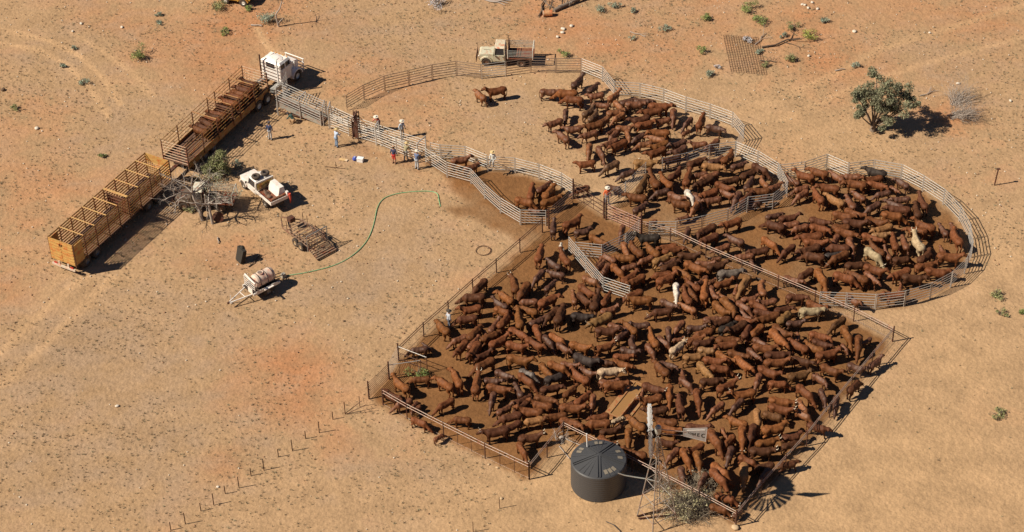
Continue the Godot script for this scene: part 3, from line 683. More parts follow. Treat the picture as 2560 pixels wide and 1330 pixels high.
[11.18, -0.33, 121, 0.94, "o", 0, "rusty orange cow facing away left, second closest to the inner wing panels", "square yard"],
[8.31, 2.01, -56, 0.92, "o", 2, "rusty orange cow, head down, facing toward us right, second closest to the inner wing panels", "square yard"],
[18.21, -9.34, -164, 0.93, "d", 4, "dark brown cow facing left, closest to the neck between yards", "round yard"],
[19.07, 23.91, 16, 0.80, "d", 5, "dark brown cow facing right, twenty-third closest to the round yard's rails", "round yard"],
[-7.00, 14.03, 177, 0.83, "r", 2, "red-brown cow, head down, facing left, closest to the drafting gate", "square yard"],
[-0.29, 19.30, -151, 0.82, "d", 3, "dark brown cow facing toward us left, closest to the stepped-in corner post", "square yard"],
[9.28, -14.80, -149, 0.96, "r", 0, "red-brown cow facing toward us left, fourth closest to the divider panels", "middle yard"],
[0.41, 21.82, -68, 0.85, "rH", 2, "red-brown cow, head down, facing toward us, closest to the stepped-in corner post", "square yard"],
[13.97, 4.05, 132, 0.90, "r", 3, "red-brown cow facing away left, second closest to the long rail fence", "square yard"],
[10.73, 21.45, -15, 0.80, "d", 4, "dark brown cow facing right, closest to the windmill", "square yard"],
[15.08, 21.51, -129, 0.83, "r", 2, "red-brown cow, head down, facing toward us left, second closest to the south corner post", "square yard"],
[19.46, 21.97, 23, 0.81, "d", 3, "dark brown cow facing away right, closest to the south corner post", "square yard"],
[19.59, 0.00, -170, 0.89, "d", 0, "dark brown cow facing left, closest to the round yard's rails", "round yard"],
[-0.75, 6.54, -29, 0.86, "o", 5, "rusty orange cow facing toward us right, closest to the mesh fence", "square yard"],
[16.30, -7.71, -156, 0.92, "r", 5, "red-brown cow facing toward us left, closest to the middle yard's rim", "middle yard"],
[17.63, -8.49, -39, 0.94, "r", 1, "red-brown cow facing toward us right, second closest to the neck between yards", "round yard"],
[24.78, -2.69, -21, 0.91, "r", 3, "red-brown cow facing right, closest to the neck between yards", "round yard"],
[0.44, 17.31, -134, 0.83, "d", 0, "dark brown cow facing toward us left, closest to the trough", "square yard"],
[7.18, 5.50, 65, 0.90, "r", 5, "red-brown cow facing away right, closest to the inner wing panels", "square yard"],
[13.76, -10.38, 48, 0.95, "d", 4, "dark brown cow facing away right, third closest to the divider panels", "middle yard"],
[-6.94, 18.61, -29, 0.81, "r", 2, "red-brown cow, head down, facing toward us right, ninth closest to the red gate", "middle yard"],
[19.83, -10.19, 34, 0.94, "d", 3, "dark brown cow facing away right, third closest to the middle yard's rim", "middle yard"],
[-3.95, 18.46, 167, 0.80, "r", 2, "red-brown cow, head down, facing left, second closest to the stepped-in corner post", "square yard"],
[6.42, 21.19, -44, 0.82, "rH", 4, "red-brown cow with pale horns facing toward us right, closest to the black tank", "square yard"],
[0.47, 16.63, 34, 0.82, "d", 0, "dark brown cow facing away right, closest to the stepped-in corner post", "square yard"],
[12.91, -9.37, 118, 0.96, "o", 1, "rusty orange cow facing away left, closest to the divider panels", "middle yard"],
[19.29, -6.90, 51, 0.94, "d", 0, "dark brown cow facing away right, closest to the neck between yards", "round yard"],
[6.39, -12.24, -173, 0.92, "r", 3, "red-brown cow facing left, eighth closest to the red gate", "middle yard"],
[23.10, 11.26, -29, 0.85, "d", 0, "dark brown cow facing toward us right, closest to the long rail fence", "square yard"],
[6.02, 18.57, -169, 0.80, "r", 5, "red-brown cow facing left, closest to the trough", "square yard"],
[13.65, 10.46, 19, 0.84, "r", 1, "red-brown cow facing right, sixth closest to the inner wing panels", "square yard"],
[12.71, 22.11, -147, 0.80, "r", 1, "red-brown cow facing toward us left, closest to the windmill", "square yard"],
[8.13, 12.09, -0, 0.82, "r", 0, "red-brown cow facing right, fourth closest to the trough", "square yard"],
[30.21, -8.23, -22, 0.92, "r", 3, "red-brown cow facing right, closest to the kinked rim", "round yard"],
[21.87, -0.01, -138, 0.90, "d", 2, "dark brown cow, head down, facing toward us left, second closest to the round yard's rails", "round yard"],
[18.36, -12.56, 52, 0.96, "r", 4, "red-brown cow facing away right, closest to the divider panels", "middle yard"],
[30.70, 1.50, 8, 0.87, "d", 2, "dark brown cow, head down, facing right, closest to the round yard's rails", "round yard"],
[8.02, 20.71, -93, 0.84, "o", 2, "rusty orange cow, head down, facing toward us, closest to the black tank", "square yard"],
[20.69, 7.17, 19, 0.85, "d", 3, "dark brown cow facing right, second closest to the long rail fence", "square yard"],
[1.83, 9.11, -75, 0.88, "r", 2, "red-brown cow, head down, facing toward us, closest to the mesh fence", "square yard"]
	]
	var made := {}
	for c in rows:
		var tone: String = c[4][0]
		var pose: int = c[5]
		var horned: bool = c[4].length() > 1
		var key := "%d%s" % [pose, horned]
		var o: MeshInstance3D
		if made.has(key):
			o = made[key].duplicate()
			o.name = numbered("cow")
			add_child(o, true)
		else:
			o = solo("cow", shapes[pose], "", "")
			var seat: Array = horn_seat[pose]
			if horned:
				for s in [-1, 1]:
					var zz: Vector3 = seat[2] * s
					part("horn", horn, o, seat[0] + Vector3(0, 0.06, 0), Basis(seat[1], Vector3.UP, zz))
			made[key] = o
		o.set_surface_override_material(0, coat_material(tone, rng.randi_range(0, 3)))
		o.position = Vector3(c[0], 0, c[1])
		o.rotation.y = deg_to_rad(c[2])
		o.scale = Vector3(1, 1.0, rng.randf_range(0.92, 1.1)) * (c[3] as float)
		tag(o, c[6], "cow", "cattle in the " + c[7])
	# the rest of the mob, past the first 300: one object
	var rest := [
[17.84, -1.51, 143, 0.89, "d", 0],
[14.50, 11.62, -5, 0.82, "t", 4],
[20.75, 18.93, -40, 0.82, "o", 2],
[1.18, 5.45, 177, 0.84, "r", 2],
[11.06, -20.71, -0, 0.95, "r", 0],
[6.91, 14.89, -0, 0.80, "r", 4],
[22.47, 15.20, -51, 0.84, "r", 3],
[9.06, -0.61, -81, 0.92, "o", 0],
[-4.08, -13.26, 13, 0.91, "r", 1],
[19.31, 4.72, 92, 0.91, "o", 3],
[-1.67, 14.39, -5, 0.80, "d", 0],
[-8.23, 16.55, -156, 0.80, "r", 2],
[8.65, 11.51, -20, 0.82, "d", 4],
[4.11, 12.89, -15, 0.81, "r", 1],
[0.23, 15.57, 107, 0.85, "d", 5],
[11.03, 22.63, -129, 0.80, "r", 2],
[16.08, 17.70, -131, 0.82, "d", 2],
[5.38, 13.69, -36, 0.82, "r", 4],
[21.85, 3.68, -25, 0.86, "r", 0],
[-7.22, 10.69, -173, 0.81, "d", 2],
[17.28, 24.93, -123, 0.80, "d", 2],
[14.34, -13.76, -144, 0.93, "d", 3],
[-1.47, 8.27, 62, 0.86, "r", 1],
[17.73, 6.76, -48, 0.86, "r", 2],
[13.62, -7.34, -36, 0.90, "r", 4],
[12.93, 25.27, -117, 0.80, "d", 2],
[14.33, -14.68, -149, 0.93, "d", 1],
[-0.81, 17.53, 37, 0.80, "r", 1],
[12.61, 15.23, -53, 0.83, "r", 2],
[2.05, 2.41, -122, 0.88, "d", 2],
[31.21, -0.48, 92, 0.93, "r", 5],
[31.20, -5.51, 145, 0.90, "d", 0],
[15.06, 22.78, -107, 0.82, "d", 2],
[5.52, -17.30, -175, 0.92, "r", 3],
[18.51, -6.94, -114, 0.93, "d", 2],
[6.15, 3.06, -32, 0.85, "o", 2],
[19.58, 6.23, -169, 0.83, "r", 1],
[-0.82, 13.74, -31, 0.81, "d", 0],
[20.79, 18.10, -67, 0.83, "o", 2],
[15.48, 5.04, -78, 0.89, "r", 4],
[17.67, -16.86, -18, 0.92, "d", 3],
[27.97, 3.68, -59, 0.88, "r", 5],
[11.39, 13.13, -19, 0.80, "d", 3],
[14.60, 17.93, -138, 0.80, "r", 2],
[15.17, 1.36, -8, 0.84, "r", 1],
[16.65, -0.52, -156, 0.86, "r", 5],
[0.98, 13.68, -29, 0.80, "g", 2],
[27.66, -5.89, 104, 0.94, "r", 0],
[-1.70, 16.45, -100, 0.83, "d", 2],
[8.11, 9.69, -135, 0.83, "d", 2],
[8.49, -11.92, -148, 0.90, "b", 2],
[2.76, -9.09, 46, 0.90, "r", 0],
[26.96, -0.50, -83, 0.91, "r", 2],
[12.69, 4.58, -91, 0.88, "w", 2],
[22.45, -3.34, -170, 0.86, "r", 2],
[11.54, 24.66, -85, 0.80, "d", 2],
[25.31, 13.97, -28, 0.80, "d", 4],
[13.84, 9.02, 0, 0.80, "d", 1],
[9.64, 8.53, -179, 0.80, "d", 1],
[12.55, -15.56, 156, 0.90, "o", 5],
[6.20, -24.33, 58, 0.98, "d", 1],
[28.28, -9.51, 175, 0.88, "r", 5],
[29.41, -5.35, -146, 0.88, "d", 2],
[-4.16, 9.60, -153, 0.80, "r", 2],
[15.18, 8.02, 7, 0.80, "r", 3],
[21.39, 8.77, 5, 0.80, "d", 1],
[11.98, 6.12, -35, 0.82, "d", 0],
[1.83, 7.74, 33, 0.81, "d", 0],
[7.87, 8.67, -24, 0.80, "r", 5],
[-0.99, 5.64, 137, 0.83, "d", 1],
[-3.05, 10.10, 60, 0.83, "r", 0],
[3.67, -23.02, -3, 0.92, "r", 0],
[18.57, 10.96, -44, 0.81, "r", 5],
[7.74, -13.72, -73, 0.94, "r", 2],
[16.51, -6.87, -169, 0.85, "r", 0],
[4.62, -16.23, 123, 0.93, "r", 4],
[3.29, 0.96, 130, 0.85, "d", 0],
[16.66, -10.17, -158, 0.87, "r", 5],
[7.36, 6.63, 22, 0.80, "r", 1],
[17.23, -14.55, -134, 0.91, "r", 0],
[6.88, -16.51, -160, 0.89, "r", 5],
[26.76, 13.50, 43, 0.80, "d", 1],
[18.28, 5.77, 13, 0.80, "r", 4],
[3.73, 10.92, -49, 0.80, "r", 1],
[13.43, 6.67, 141, 0.81, "o", 0],
[29.50, -1.70, 5, 0.83, "t", 0],
[3.95, -18.34, -154, 0.89, "r", 0],
[11.28, 10.52, -49, 0.80, "r", 2],
[8.58, -15.15, -148, 0.88, "r", 0],
[5.62, 16.92, -98, 0.80, "r", 2],
[9.29, -19.66, 17, 0.89, "o", 0],
[17.88, 12.17, -56, 0.80, "r", 0],
[11.80, -21.21, -3, 0.89, "d", 5],
[23.27, 17.78, -100, 0.80, "d", 2],
[31.84, -6.29, -179, 0.84, "d", 0],
[16.49, 5.72, 146, 0.80, "o", 1],
[17.88, 15.07, -109, 0.80, "r", 2],
[3.44, 2.10, 158, 0.80, "d", 0],
[19.71, -8.83, 64, 0.89, "d", 0],
[9.14, 1.49, -162, 0.80, "r", 2],
[9.97, -17.28, 0, 0.87, "o", 4],
[22.44, 16.96, -80, 0.80, "d", 2],
[2.61, 10.09, -60, 0.80, "d", 2],
[18.42, 0.50, -177, 0.80, "r", 5],
[3.41, -3.74, 85, 0.87, "d", 1],
[12.56, 8.81, -124, 0.80, "r", 2],
[10.54, -6.06, 43, 0.84, "d", 0],
[10.24, 11.42, -68, 0.80, "r", 2],
[10.57, 0.61, -155, 0.80, "r", 2],
[20.50, -6.65, -140, 0.84, "d", 5],
[25.39, 0.64, 13, 0.80, "k", 0],
[26.17, 6.23, -54, 0.81, "r", 1],
[12.37, 1.13, -144, 0.80, "d", 1],
[21.28, -4.58, 18, 0.81, "d", 5],
[5.76, -3.20, 15, 0.80, "d", 4],
[8.89, 10.62, 97, 0.80, "d", 3],
[14.77, 3.48, -132, 0.80, "r", 1],
[7.01, -19.84, 48, 0.89, "b", 4],
[-2.41, -22.83, 120, 0.91, "o", 5],
[2.95, 3.55, 53, 0.80, "d", 5],
[17.64, 7.63, -64, 0.80, "r", 4],
[7.67, 0.30, 139, 0.80, "r", 2],
[23.22, -2.98, -165, 0.80, "r", 2],
[11.73, 9.59, -90, 0.80, "d", 2],
[14.26, -19.01, -95, 0.91, "r", 2],
[6.88, 1.35, 57, 0.80, "r", 0],
[8.59, -8.90, -15, 0.80, "d", 2],
[12.42, -8.20, -161, 0.80, "d", 2],
[5.87, -8.88, -162, 0.80, "r", 2],
[7.35, 1.67, -116, 0.80, "r", 2],
[4.72, 5.07, 94, 0.80, "o", 0],
[30.46, -7.16, -167, 0.80, "d", 2],
[23.90, -8.16, -162, 0.80, "r", 2],
[16.06, -14.74, -179, 0.81, "r", 1],
[15.74, -10.40, -166, 0.80, "r", 2],
[17.78, -7.72, -42, 0.81, "r", 1],
[17.27, -12.27, 26, 0.81, "d", 4],
[27.08, -9.62, 129, 0.83, "r", 0],
[14.74, -7.52, -70, 0.84, "w", 2],
[9.78, -10.89, -158, 0.80, "d", 2],
[7.71, -22.36, -170, 0.84, "r", 3],
[9.29, -22.18, 49, 0.86, "o", 1],
[7.39, -19.14, 58, 0.86, "b", 4],
[21.82, -8.50, 33, 0.80, "r", 0],
[13.26, -18.27, -163, 0.82, "r", 1],
[23.88, -7.38, -141, 0.80, "r", 2],
[19.12, -11.58, 24, 0.80, "d", 0],
[11.47, -14.98, -173, 0.80, "o", 2],
[-3.19, -12.33, 32, 0.80, "r", 0],
[25.79, -1.21, -115, 0.80, "r", 2],
[6.77, -14.34, -96, 0.85, "o", 2],
[14.06, -2.56, -108, 0.80, "d", 5],
[29.63, 0.71, 100, 0.80, "r", 1],
[8.88, -3.13, -103, 0.80, "r", 2],
[15.36, -7.15, -70, 0.81, "r", 2],
[14.99, -6.00, -116, 0.80, "o", 2],
[28.51, -6.95, 126, 0.80, "r", 5],
[23.38, -9.26, 130, 0.80, "r", 1],
[11.05, -15.98, -140, 0.80, "d", 2],
[34.56, -2.13, 106, 0.80, "d", 0],
[32.32, -8.54, 127, 0.80, "d", 4],
[35.48, -2.14, 104, 0.80, "r", 0],
[8.17, -20.91, 165, 0.80, "r", 4],
[10.46, -21.35, 22, 0.80, "d", 0],
[8.14, -18.56, -143, 0.80, "o", 2],
[20.96, -9.10, 109, 0.80, "o", 3],
[9.53, -19.12, -139, 0.80, "o", 2],
[7.53, -23.55, 52, 0.82, "d", 0],
[8.93, -16.35, -123, 0.80, "r", 2],
[10.21, -16.27, -84, 0.82, "o", 2],
[15.41, -18.03, -124, 0.80, "d", 2],
[9.65, -20.79, -60, 0.80, "o", 2],
[4.97, -19.65, -94, 0.80, "d", 2],
[14.89, 20.47, -78, 0.63, "o", 1],
[15.09, 28.32, 47, 0.55, "d", 2],
[-7.41, 16.56, 58, 0.58, "r", 2],
[3.90, 16.90, 24, 0.55, "r", 5],
[23.72, 11.99, -170, 0.57, "r", 1],
[7.29, 18.69, 36, 0.55, "c", 3],
[-5.56, 19.98, 43, 0.55, "r", 2],
[-7.31, 17.00, -136, 0.55, "r", 4],
[28.72, 5.37, -162, 0.58, "r", 0],
[12.40, 10.02, 10, 0.55, "r", 4],
[26.56, 10.75, -142, 0.55, "d", 5],
[-6.57, 10.16, 131, 0.55, "d", 0],
[9.27, 16.22, 81, 0.55, "r", 1],
[16.09, 0.45, -172, 0.55, "r", 0],
[12.45, 13.96, 90, 0.55, "r", 4],
[15.53, 3.29, 41, 0.55, "r", 0],
[24.81, 11.50, -68, 0.55, "r", 2],
[34.09, 3.11, -29, 0.55, "r", 1],
[-2.19, 8.73, 106, 0.55, "r", 4],
[21.44, 10.21, 76, 0.55, "r", 4],
[13.98, -4.94, -162, 0.55, "r", 0],
[11.38, -4.48, -154, 0.55, "r", 4],
[1.91, -6.43, -29, 0.55, "r", 0],
[6.93, 0.47, 57, 0.55, "r", 4],
[17.31, 4.47, 74, 0.55, "r", 1],
[34.12, 0.19, 101, 0.57, "r", 0],
[30.09, 4.64, 71, 0.55, "r", 4],
[15.20, -16.84, 45, 0.58, "r", 2],
[18.98, 1.19, -76, 0.55, "d", 2],
[16.12, -8.20, 40, 0.55, "d", 4],
[3.98, -1.48, 101, 0.55, "w", 3],
[31.61, -8.05, -52, 0.55, "r", 5],
[8.79, -17.26, -135, 0.55, "r", 0]
	]
	var mob := Node3D.new()
	mob.name = "cattle_mob"
	add_child(mob, true)
	tag(mob, "rest of the red cattle crowded through the far parts of the yards", "cattle", "", "stuff")
	for p in 6:
		var mine := []
		for c in rest:
			if c[5] == p: mine.append(c)
		var mm := MultiMesh.new()
		mm.transform_format = MultiMesh.TRANSFORM_3D
		mm.use_colors = true
		var m := mat("coat of mob", Color.WHITE, 0.62)
		m.albedo_texture = hide_texture()
		m.uv1_triplanar = true
		m.uv1_scale = Vector3.ONE * 0.8
		var sh: ArrayMesh = shapes[p].duplicate()
		sh.surface_set_material(0, m)
		mm.mesh = sh
		mm.instance_count = mine.size()
		for i in mine.size():
			var c: Array = mine[i]
			var s: float = c[3]
			mm.set_instance_transform(i, Transform3D(Basis(Vector3.UP, deg_to_rad(c[2])) * Basis.from_scale(Vector3(s, s, s * rng.randf_range(0.92, 1.1))), Vector3(c[0], 0, c[1])))
			var v: Vector3 = coat[c[4]] * rng.randf_range(0.8, 1.2)
			mm.set_instance_color(i, Color(v.x, v.y, v.z))
		var mi := MultiMeshInstance3D.new()
		mi.name = "standing_cattle" if p == 0 else "standing_cattle_%03d" % p
		mi.multimesh = mm
		mi.set_meta("kind", "stuff")
		mob.add_child(mi, true)

# ------------------------------------------------------------------ yard steelwork
var unit_rail: ArrayMesh
var unit_post: ArrayMesh
var unit_rails := {}

func galv() -> StandardMaterial3D:
	return mat("galvanised steel", lin(0.54, 0.52, 0.49), 0.45, 0.35, 0.0)

func rust() -> StandardMaterial3D:
	return mat("rusty steel", lin(0.105, 0.052, 0.034), 0.75, 0.2, 0.5)

func pipe() -> StandardMaterial3D:
	return mat("weathered pipe", lin(0.34, 0.26, 0.21), 0.45, 0.3, 0.3)

func rail_mesh(m: StandardMaterial3D) -> ArrayMesh:   # one metre along x, radius one
	if unit_rails.has(m): return unit_rails[m]
	var mb := MB.new()
	mb.tube([Vector3(-0.5, 0, 0), Vector3(0.5, 0, 0)], 1.0, 1.0, 8)
	unit_rails[m] = mb.mesh(m)
	return unit_rails[m]

func rail(parent: Node, called: String, a: Vector3, b: Vector3, w: float, h: float, m: StandardMaterial3D) -> MeshInstance3D:
	var d := b - a
	var x := d.normalized()
	var up := Vector3.UP if absf(x.y) < 0.9 else Vector3.BACK
	var z := x.cross(up).normalized()
	var y := z.cross(x)
	return part(called, rail_mesh(m), parent, (a + b) * 0.5, Basis(x * d.length(), y * h * 0.5, z * w * 0.5))

func panel(a: Vector2, b: Vector2, label: String, group: String, m: StandardMaterial3D = null, high := 1.6, rails := 6, called := "portable_fence", category := "fence panel") -> Node3D:
	if m == null: m = galv()
	var d := b - a
	var l := d.length()
	var t := thing(called, label, category, v3((a + b) * 0.5), atan2(-d.y, d.x), group)
	var lean := rng.randf_range(-0.012, 0.012)
	for k in rails:
		var y := lerpf(0.28, high - 0.05, float(k) / (rails - 1))
		var r := rail(t, "rail", Vector3(-l / 2 + 0.05, y, lean * y), Vector3(l / 2 - 0.05, y, lean * y), 0.036, 0.07, m)
	for s in [-1, 1]:
		rail(t, "upright", Vector3(s * (l / 2 - 0.05), 0, 0), Vector3(s * (l / 2 - 0.05), high, lean * high), 0.055, 0.055, m)
	return t

func panels(chain: Array, where: String, from: String, group: String, skip := [], dull := []) -> void:
	for k in chain.size() - 1:
		if k in skip: continue
		panel(chain[k], chain[k + 1], ("galvanised panel in painted shade," if k in dull else "galvanised panel,") +"  %s in %s counting from %s" % [ordinal(k), where, from], group, mat("galvanised in painted shade", lin(0.26, 0.19, 0.15), 0.5, 0.3) if k in dull else galv())  # dull ones: brown colour paints in the unlit side of backlit galvanised rails

func fence(called: String, label: String, chain: Array, post_h: float, rails: Array, rail_m: StandardMaterial3D, netting := true, cable := 0.22, stakes := false) -> Node3D:
	var t := thing(called, label, "fence", v3(chain[0]), 0.0)
	var o: Vector2 = chain[0]
	for k in chain.size():
		var p: Vector2 = chain[k] - o
		var end := k == 0 or k == chain.size() - 1
		rail(t, "post", v3(p, 0), v3(p, post_h + (0.1 if end else 0.02)), 0.11 if end else 0.085, 0.11 if end else 0.085, rust())
	for k in chain.size() - 1:
		var a: Vector2 = chain[k] - o
		var b: Vector2 = chain[k + 1] - o
		for h: float in rails:
			rail(t, "rail", v3(a, h), v3(b, h), 0.06, 0.06, rail_m)
		if cable > 0: rail(t, "cable", v3(a, cable), v3(b, cable), 0.02, 0.02, rail_m)
		if stakes:
			for f: float in [0.33, 0.66]:
				rail(t, "stake", v3(a.lerp(b, f), 0), v3(a.lerp(b, f), post_h - 0.05), 0.04, 0.04, rust())
	if netting:
		var mb := MB.new()
		for k in chain.size() - 1:
			var a: Vector2 = chain[k] - o
			var b: Vector2 = chain[k + 1] - o
			var top: float = rails[rails.size() - 1]
			var n := int((b - a).length() / 0.16)
			for i in n: mb.tube([v3(a.lerp(b, (i + 0.5) / n), 0.08), v3(a.lerp(b, (i + 0.5) / n), top)], 0.0045, 0.0045, 3, false)
			for i in 6: mb.tube([v3(a, lerpf(0.08, top, i / 6.0)), v3(b, lerpf(0.08, top, i / 6.0))], 0.0045, 0.0045, 3, false)
		part("netting", mb.mesh(mat("fence wire", lin(0.14, 0.11, 0.09), 0.6, 0.4)), t).set_meta("kind", "stuff")
	return t

func arch(called: String, label: String, a: Vector2, b: Vector2, h: float, m: StandardMaterial3D, thick := 0.1, y0 := 0.0) -> Node3D:
	var t := thing(called, label, "frame", v3((a + b) * 0.5), 0.0, "hoop frames over the race")
	var o := (a + b) * 0.5
	rail(t, "upright", v3(a - o, 0.0), v3(a - o, h), thick, thick, m)
	rail(t, "upright", v3(b - o, 0.0), v3(b - o, h), thick, thick, m)
	rail(t, "top_beam", v3(a - o, h), v3(b - o, h), thick, thick, m)
	return t

func build_yards() -> void:
	var far_rim := [Vector2(-14.13, -22.26), Vector2(-12.65, -23.86), Vector2(-10.86, -25.19), Vector2(-8.72, -25.97), Vector2(-6.66, -26.78), Vector2(-4.49, -27.26), Vector2(-2.28, -26.62), Vector2(-0.09, -26.97), Vector2(2.13, -27.47), Vector2(4.39, -27.28), Vector2(6.67, -27.18), Vector2(8.48, -25.74), Vector2(9.39, -23.36), Vector2(11.63, -23.00), Vector2(13.64, -22.03), Vector2(15.48, -20.68), Vector2(17.48, -19.53), Vector2(19.29, -18.20), Vector2(20.06, -16.10), Vector2(19.12, -13.92)]
	var mid_rim := [Vector2(19.12, -13.92), Vector2(20.85, -12.47), Vector2(22.34, -10.64), Vector2(22.83, -8.07), Vector2(21.47, -6.50), Vector2(19.32, -6.16), Vector2(17.55, -4.68), Vector2(15.41, -3.82), Vector2(13.30, -3.23), Vector2(11.06, -3.27)]
	var divider := [Vector2(19.12, -13.92), Vector2(16.89, -13.56), Vector2(14.92, -12.50), Vector2(12.73, -11.80), Vector2(11.40, -11.30), Vector2(9.51, -8.60), Vector2(7.78, -6.93)]
	var upper := [Vector2(-6.69, -14.96), Vector2(-5.81, -14.57), Vector2(-3.68, -14.25), Vector2(-1.85, -12.90)]
	var upper2 := [Vector2(-1.85, -12.73), Vector2(0.48, -12.40), Vector2(2.48, -11.41), Vector2(4.30, -10.10), Vector2(5.22, -9.01)]
	var lower := [Vector2(-7.11, -14.17), Vector2(-5.24, -12.04), Vector2(-3.22, -11.04), Vector2(-2.11, -8.91), Vector2(-0.82, -6.92), Vector2(0.77, -5.25), Vector2(2.90, -5.07)]
	var pengate := [Vector2(2.90, -5.07), Vector2(5.18, -7.97)]
	var right_rim := [Vector2(22.42, -10.47), Vector2(24.57, -10.82), Vector2(26.53, -11.79), Vector2(28.14, -10.41), Vector2(30.32, -10.81), Vector2(32.51, -10.04), Vector2(34.03, -8.41), Vector2(35.40, -6.50), Vector2(36.29, -4.25), Vector2(36.62, -1.82), Vector2(36.42, 0.43), Vector2(35.51, 2.46), Vector2(34.12, 4.07), Vector2(32.29, 5.35), Vector2(30.16, 6.22), Vector2(27.85, 6.55), Vector2(25.63, 6.29), Vector2(23.57, 6.08)]
	var wing1 := [Vector2(4.55, -1.58), Vector2(5.82, 1.04), Vector2(7.06, 3.60), Vector2(9.10, 4.78)]
	var wing2 := [Vector2(5.02, -0.89), Vector2(7.20, -0.44), Vector2(9.11, -1.77), Vector2(10.32, -3.52)]
	var nw := [Vector2(2.53, -4.22), Vector2(0.67, -1.71), Vector2(-1.24, 0.79), Vector2(-3.11, 3.22), Vector2(-5.00, 5.81), Vector2(-6.87, 8.30), Vector2(-8.72, 11.01)]
	var ne := [Vector2(10.54, -3.67), Vector2(12.78, -2.62), Vector2(15.42, -0.35), Vector2(18.06, 1.68), Vector2(20.70, 3.68), Vector2(23.33, 5.68), Vector2(26.02, 7.80), Vector2(28.62, 10.28)]
	var ea := [Vector2(28.62, 10.28), Vector2(26.63, 12.97), Vector2(24.72, 15.64), Vector2(22.75, 18.40), Vector2(20.72, 21.34), Vector2(18.93, 23.63), Vector2(16.93, 26.21), Vector2(14.90, 29.02)]
	var so := [Vector2(14.90, 29.02), Vector2(12.53, 27.02), Vector2(10.04, 25.01), Vector2(8.11, 23.47), Vector2(5.76, 21.59), Vector2(3.41, 19.75)]
	var s2 := [Vector2(3.41, 19.75), Vector2(2.15, 21.81), Vector2(0.82, 23.96)]
	var sw := [Vector2(0.82, 23.96), Vector2(-2.27, 21.74), Vector2(-5.25, 19.47), Vector2(-7.94, 17.40), Vector2(-9.74, 15.83)]
	var corner := [Vector2(-8.72, 11.01), Vector2(-9.38, 13.04), Vector2(-10.81, 15.14)]
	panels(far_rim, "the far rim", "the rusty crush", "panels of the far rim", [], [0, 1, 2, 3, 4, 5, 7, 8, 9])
	panels(mid_rim, "the middle yard's rim", "its far corner", "panels round the middle yard")
	panels(divider, "the divider through the mob", "the far rim", "panels of the divider", [3, 4])
	panel(divider[4], divider[5], "galvanised divider gate standing ajar among cattle of the middle yard", "panels of the divider")
	panels(upper, "the forcing pen's upper side", "the race", "panels of the forcing pen")
	panels(upper2, "the forcing pen's back", "the sitter", "panels of the forcing pen")
	panels(lower, "the forcing pen's near side", "the race", "panels of the forcing pen")
	panel(pengate[0], pengate[1], "long dark gate closing the wide end of the forcing pen", "gates of the yards", mat("dull steel", lin(0.3, 0.27, 0.25), 0.4, 0.6, 0.3), 1.55, 6, "yard_gate", "gate")
	panels(right_rim, "the round yard's rim", "the kinked neck", "panels of the round yard")
	panels(wing1, "the long inner wing", "the white calf", "panels of the inner wings")
	panels(wing2, "the short inner wing", "its free end", "panels of the inner wings")
	# a mid strut on one panel and a plate on another
	fence("rail_fence", "mesh fence with twin dark rails along the square yard's long open side", nw, 1.42, [1.12, 1.36], rust())
	fence("rail_fence", "long twin-rail fence running between the round yard and the square yard", ne, 1.36, [1.1, 1.32], pipe())
	fence("rail_fence", "twin-rail mesh fence on the square yard side facing bare sand", ea, 1.45, [1.2, 1.42], pipe())
	fence("rail_fence", "twin-rail fence passing behind the black tank and the dry bush", so, 1.45, [1.2, 1.42], pipe(), false)
	fence("rail_fence", "short twin-rail fence set back beside the black tank", s2, 1.5, [1.25, 1.47], pipe(), true)
	fence("rail_fence", "twin-rail fence with thin stakes between the drafting gate and the black tank", sw, 1.5, [1.2, 1.48], pipe(), false, 0.1, true)
	# drafting gate corner
	var cf := thing("wire_fence", "strained wire corner of the square yard beside the drafting gates", "fence", v3(corner[0]))
	for k in 3:
		rail(cf, "post", v3(corner[k] - corner[0]), v3(corner[k] - corner[0], 1.75), 0.12, 0.12, rust())
	for k in 9:
		var y := 0.15 + 0.17 * k
		rail(cf, "wire", v3(corner[0] - corner[0], y), v3(corner[1] - corner[0], y), 0.018, 0.018, galv())
		rail(cf, "rail", v3(corner[1] - corner[0], y), v3(corner[2] - corner[0], y), 0.035, 0.035, rust())
	var ga: Vector2 = corner[0]
	var gb: Vector2 = corner[1]
	gate(ga, Vector2(-6.54, 12.34), 1.45, 3, "brown drafting gate swung open from the upper corner post", rust(), true)
	gate(gb, Vector2(-6.99, 12.60), 1.4, 2, "brown drafting gate hung on the lower corner post over a green bush", rust(), true)
	# red gates between the yards
	var red := mat("faded red paint", lin(0.42, 0.25, 0.21), 0.5, 0.2, 0.3)
	var rp := Vector2(7.80, -5.74)
	var rq := Vector2(10.47, -3.67)
	gate(rp, rq, 1.55, 6, "faded red pipe gate with upright braces beside the man in orange", red, false)
	for q in [[Vector2(7.61, -5.91), "first of the pair of tall dark posts at the red gate's latch end"], [Vector2(7.76, -5.69), "second of the pair of tall dark posts at the red gate's latch end"], [Vector2(10.49, -3.67), "tall dark post at the hinge end of the red gate"], [Vector2(3.07, -4.73), "tall dark post at the forcing pen's lower corner"], [Vector2(5.20, -8.61), "tall dark post at the forcing pen's upper corner"]]:
		var mb := MB.new()
		mb.tube([Vector3.ZERO, Vector3(0, 2.05, 0)], 0.07, 0.065, 8)
		solo("yard_post", mb.mesh(rust()), q[1], "post", v3(q[0]), 0, "tall posts of the gates")
	gate(Vector2(5.30, -8.55), Vector2(7.55, -6.02), 1.5, 4, "dark pipe gate between the tall posts and the red gate", rust(), false)
	build_race()

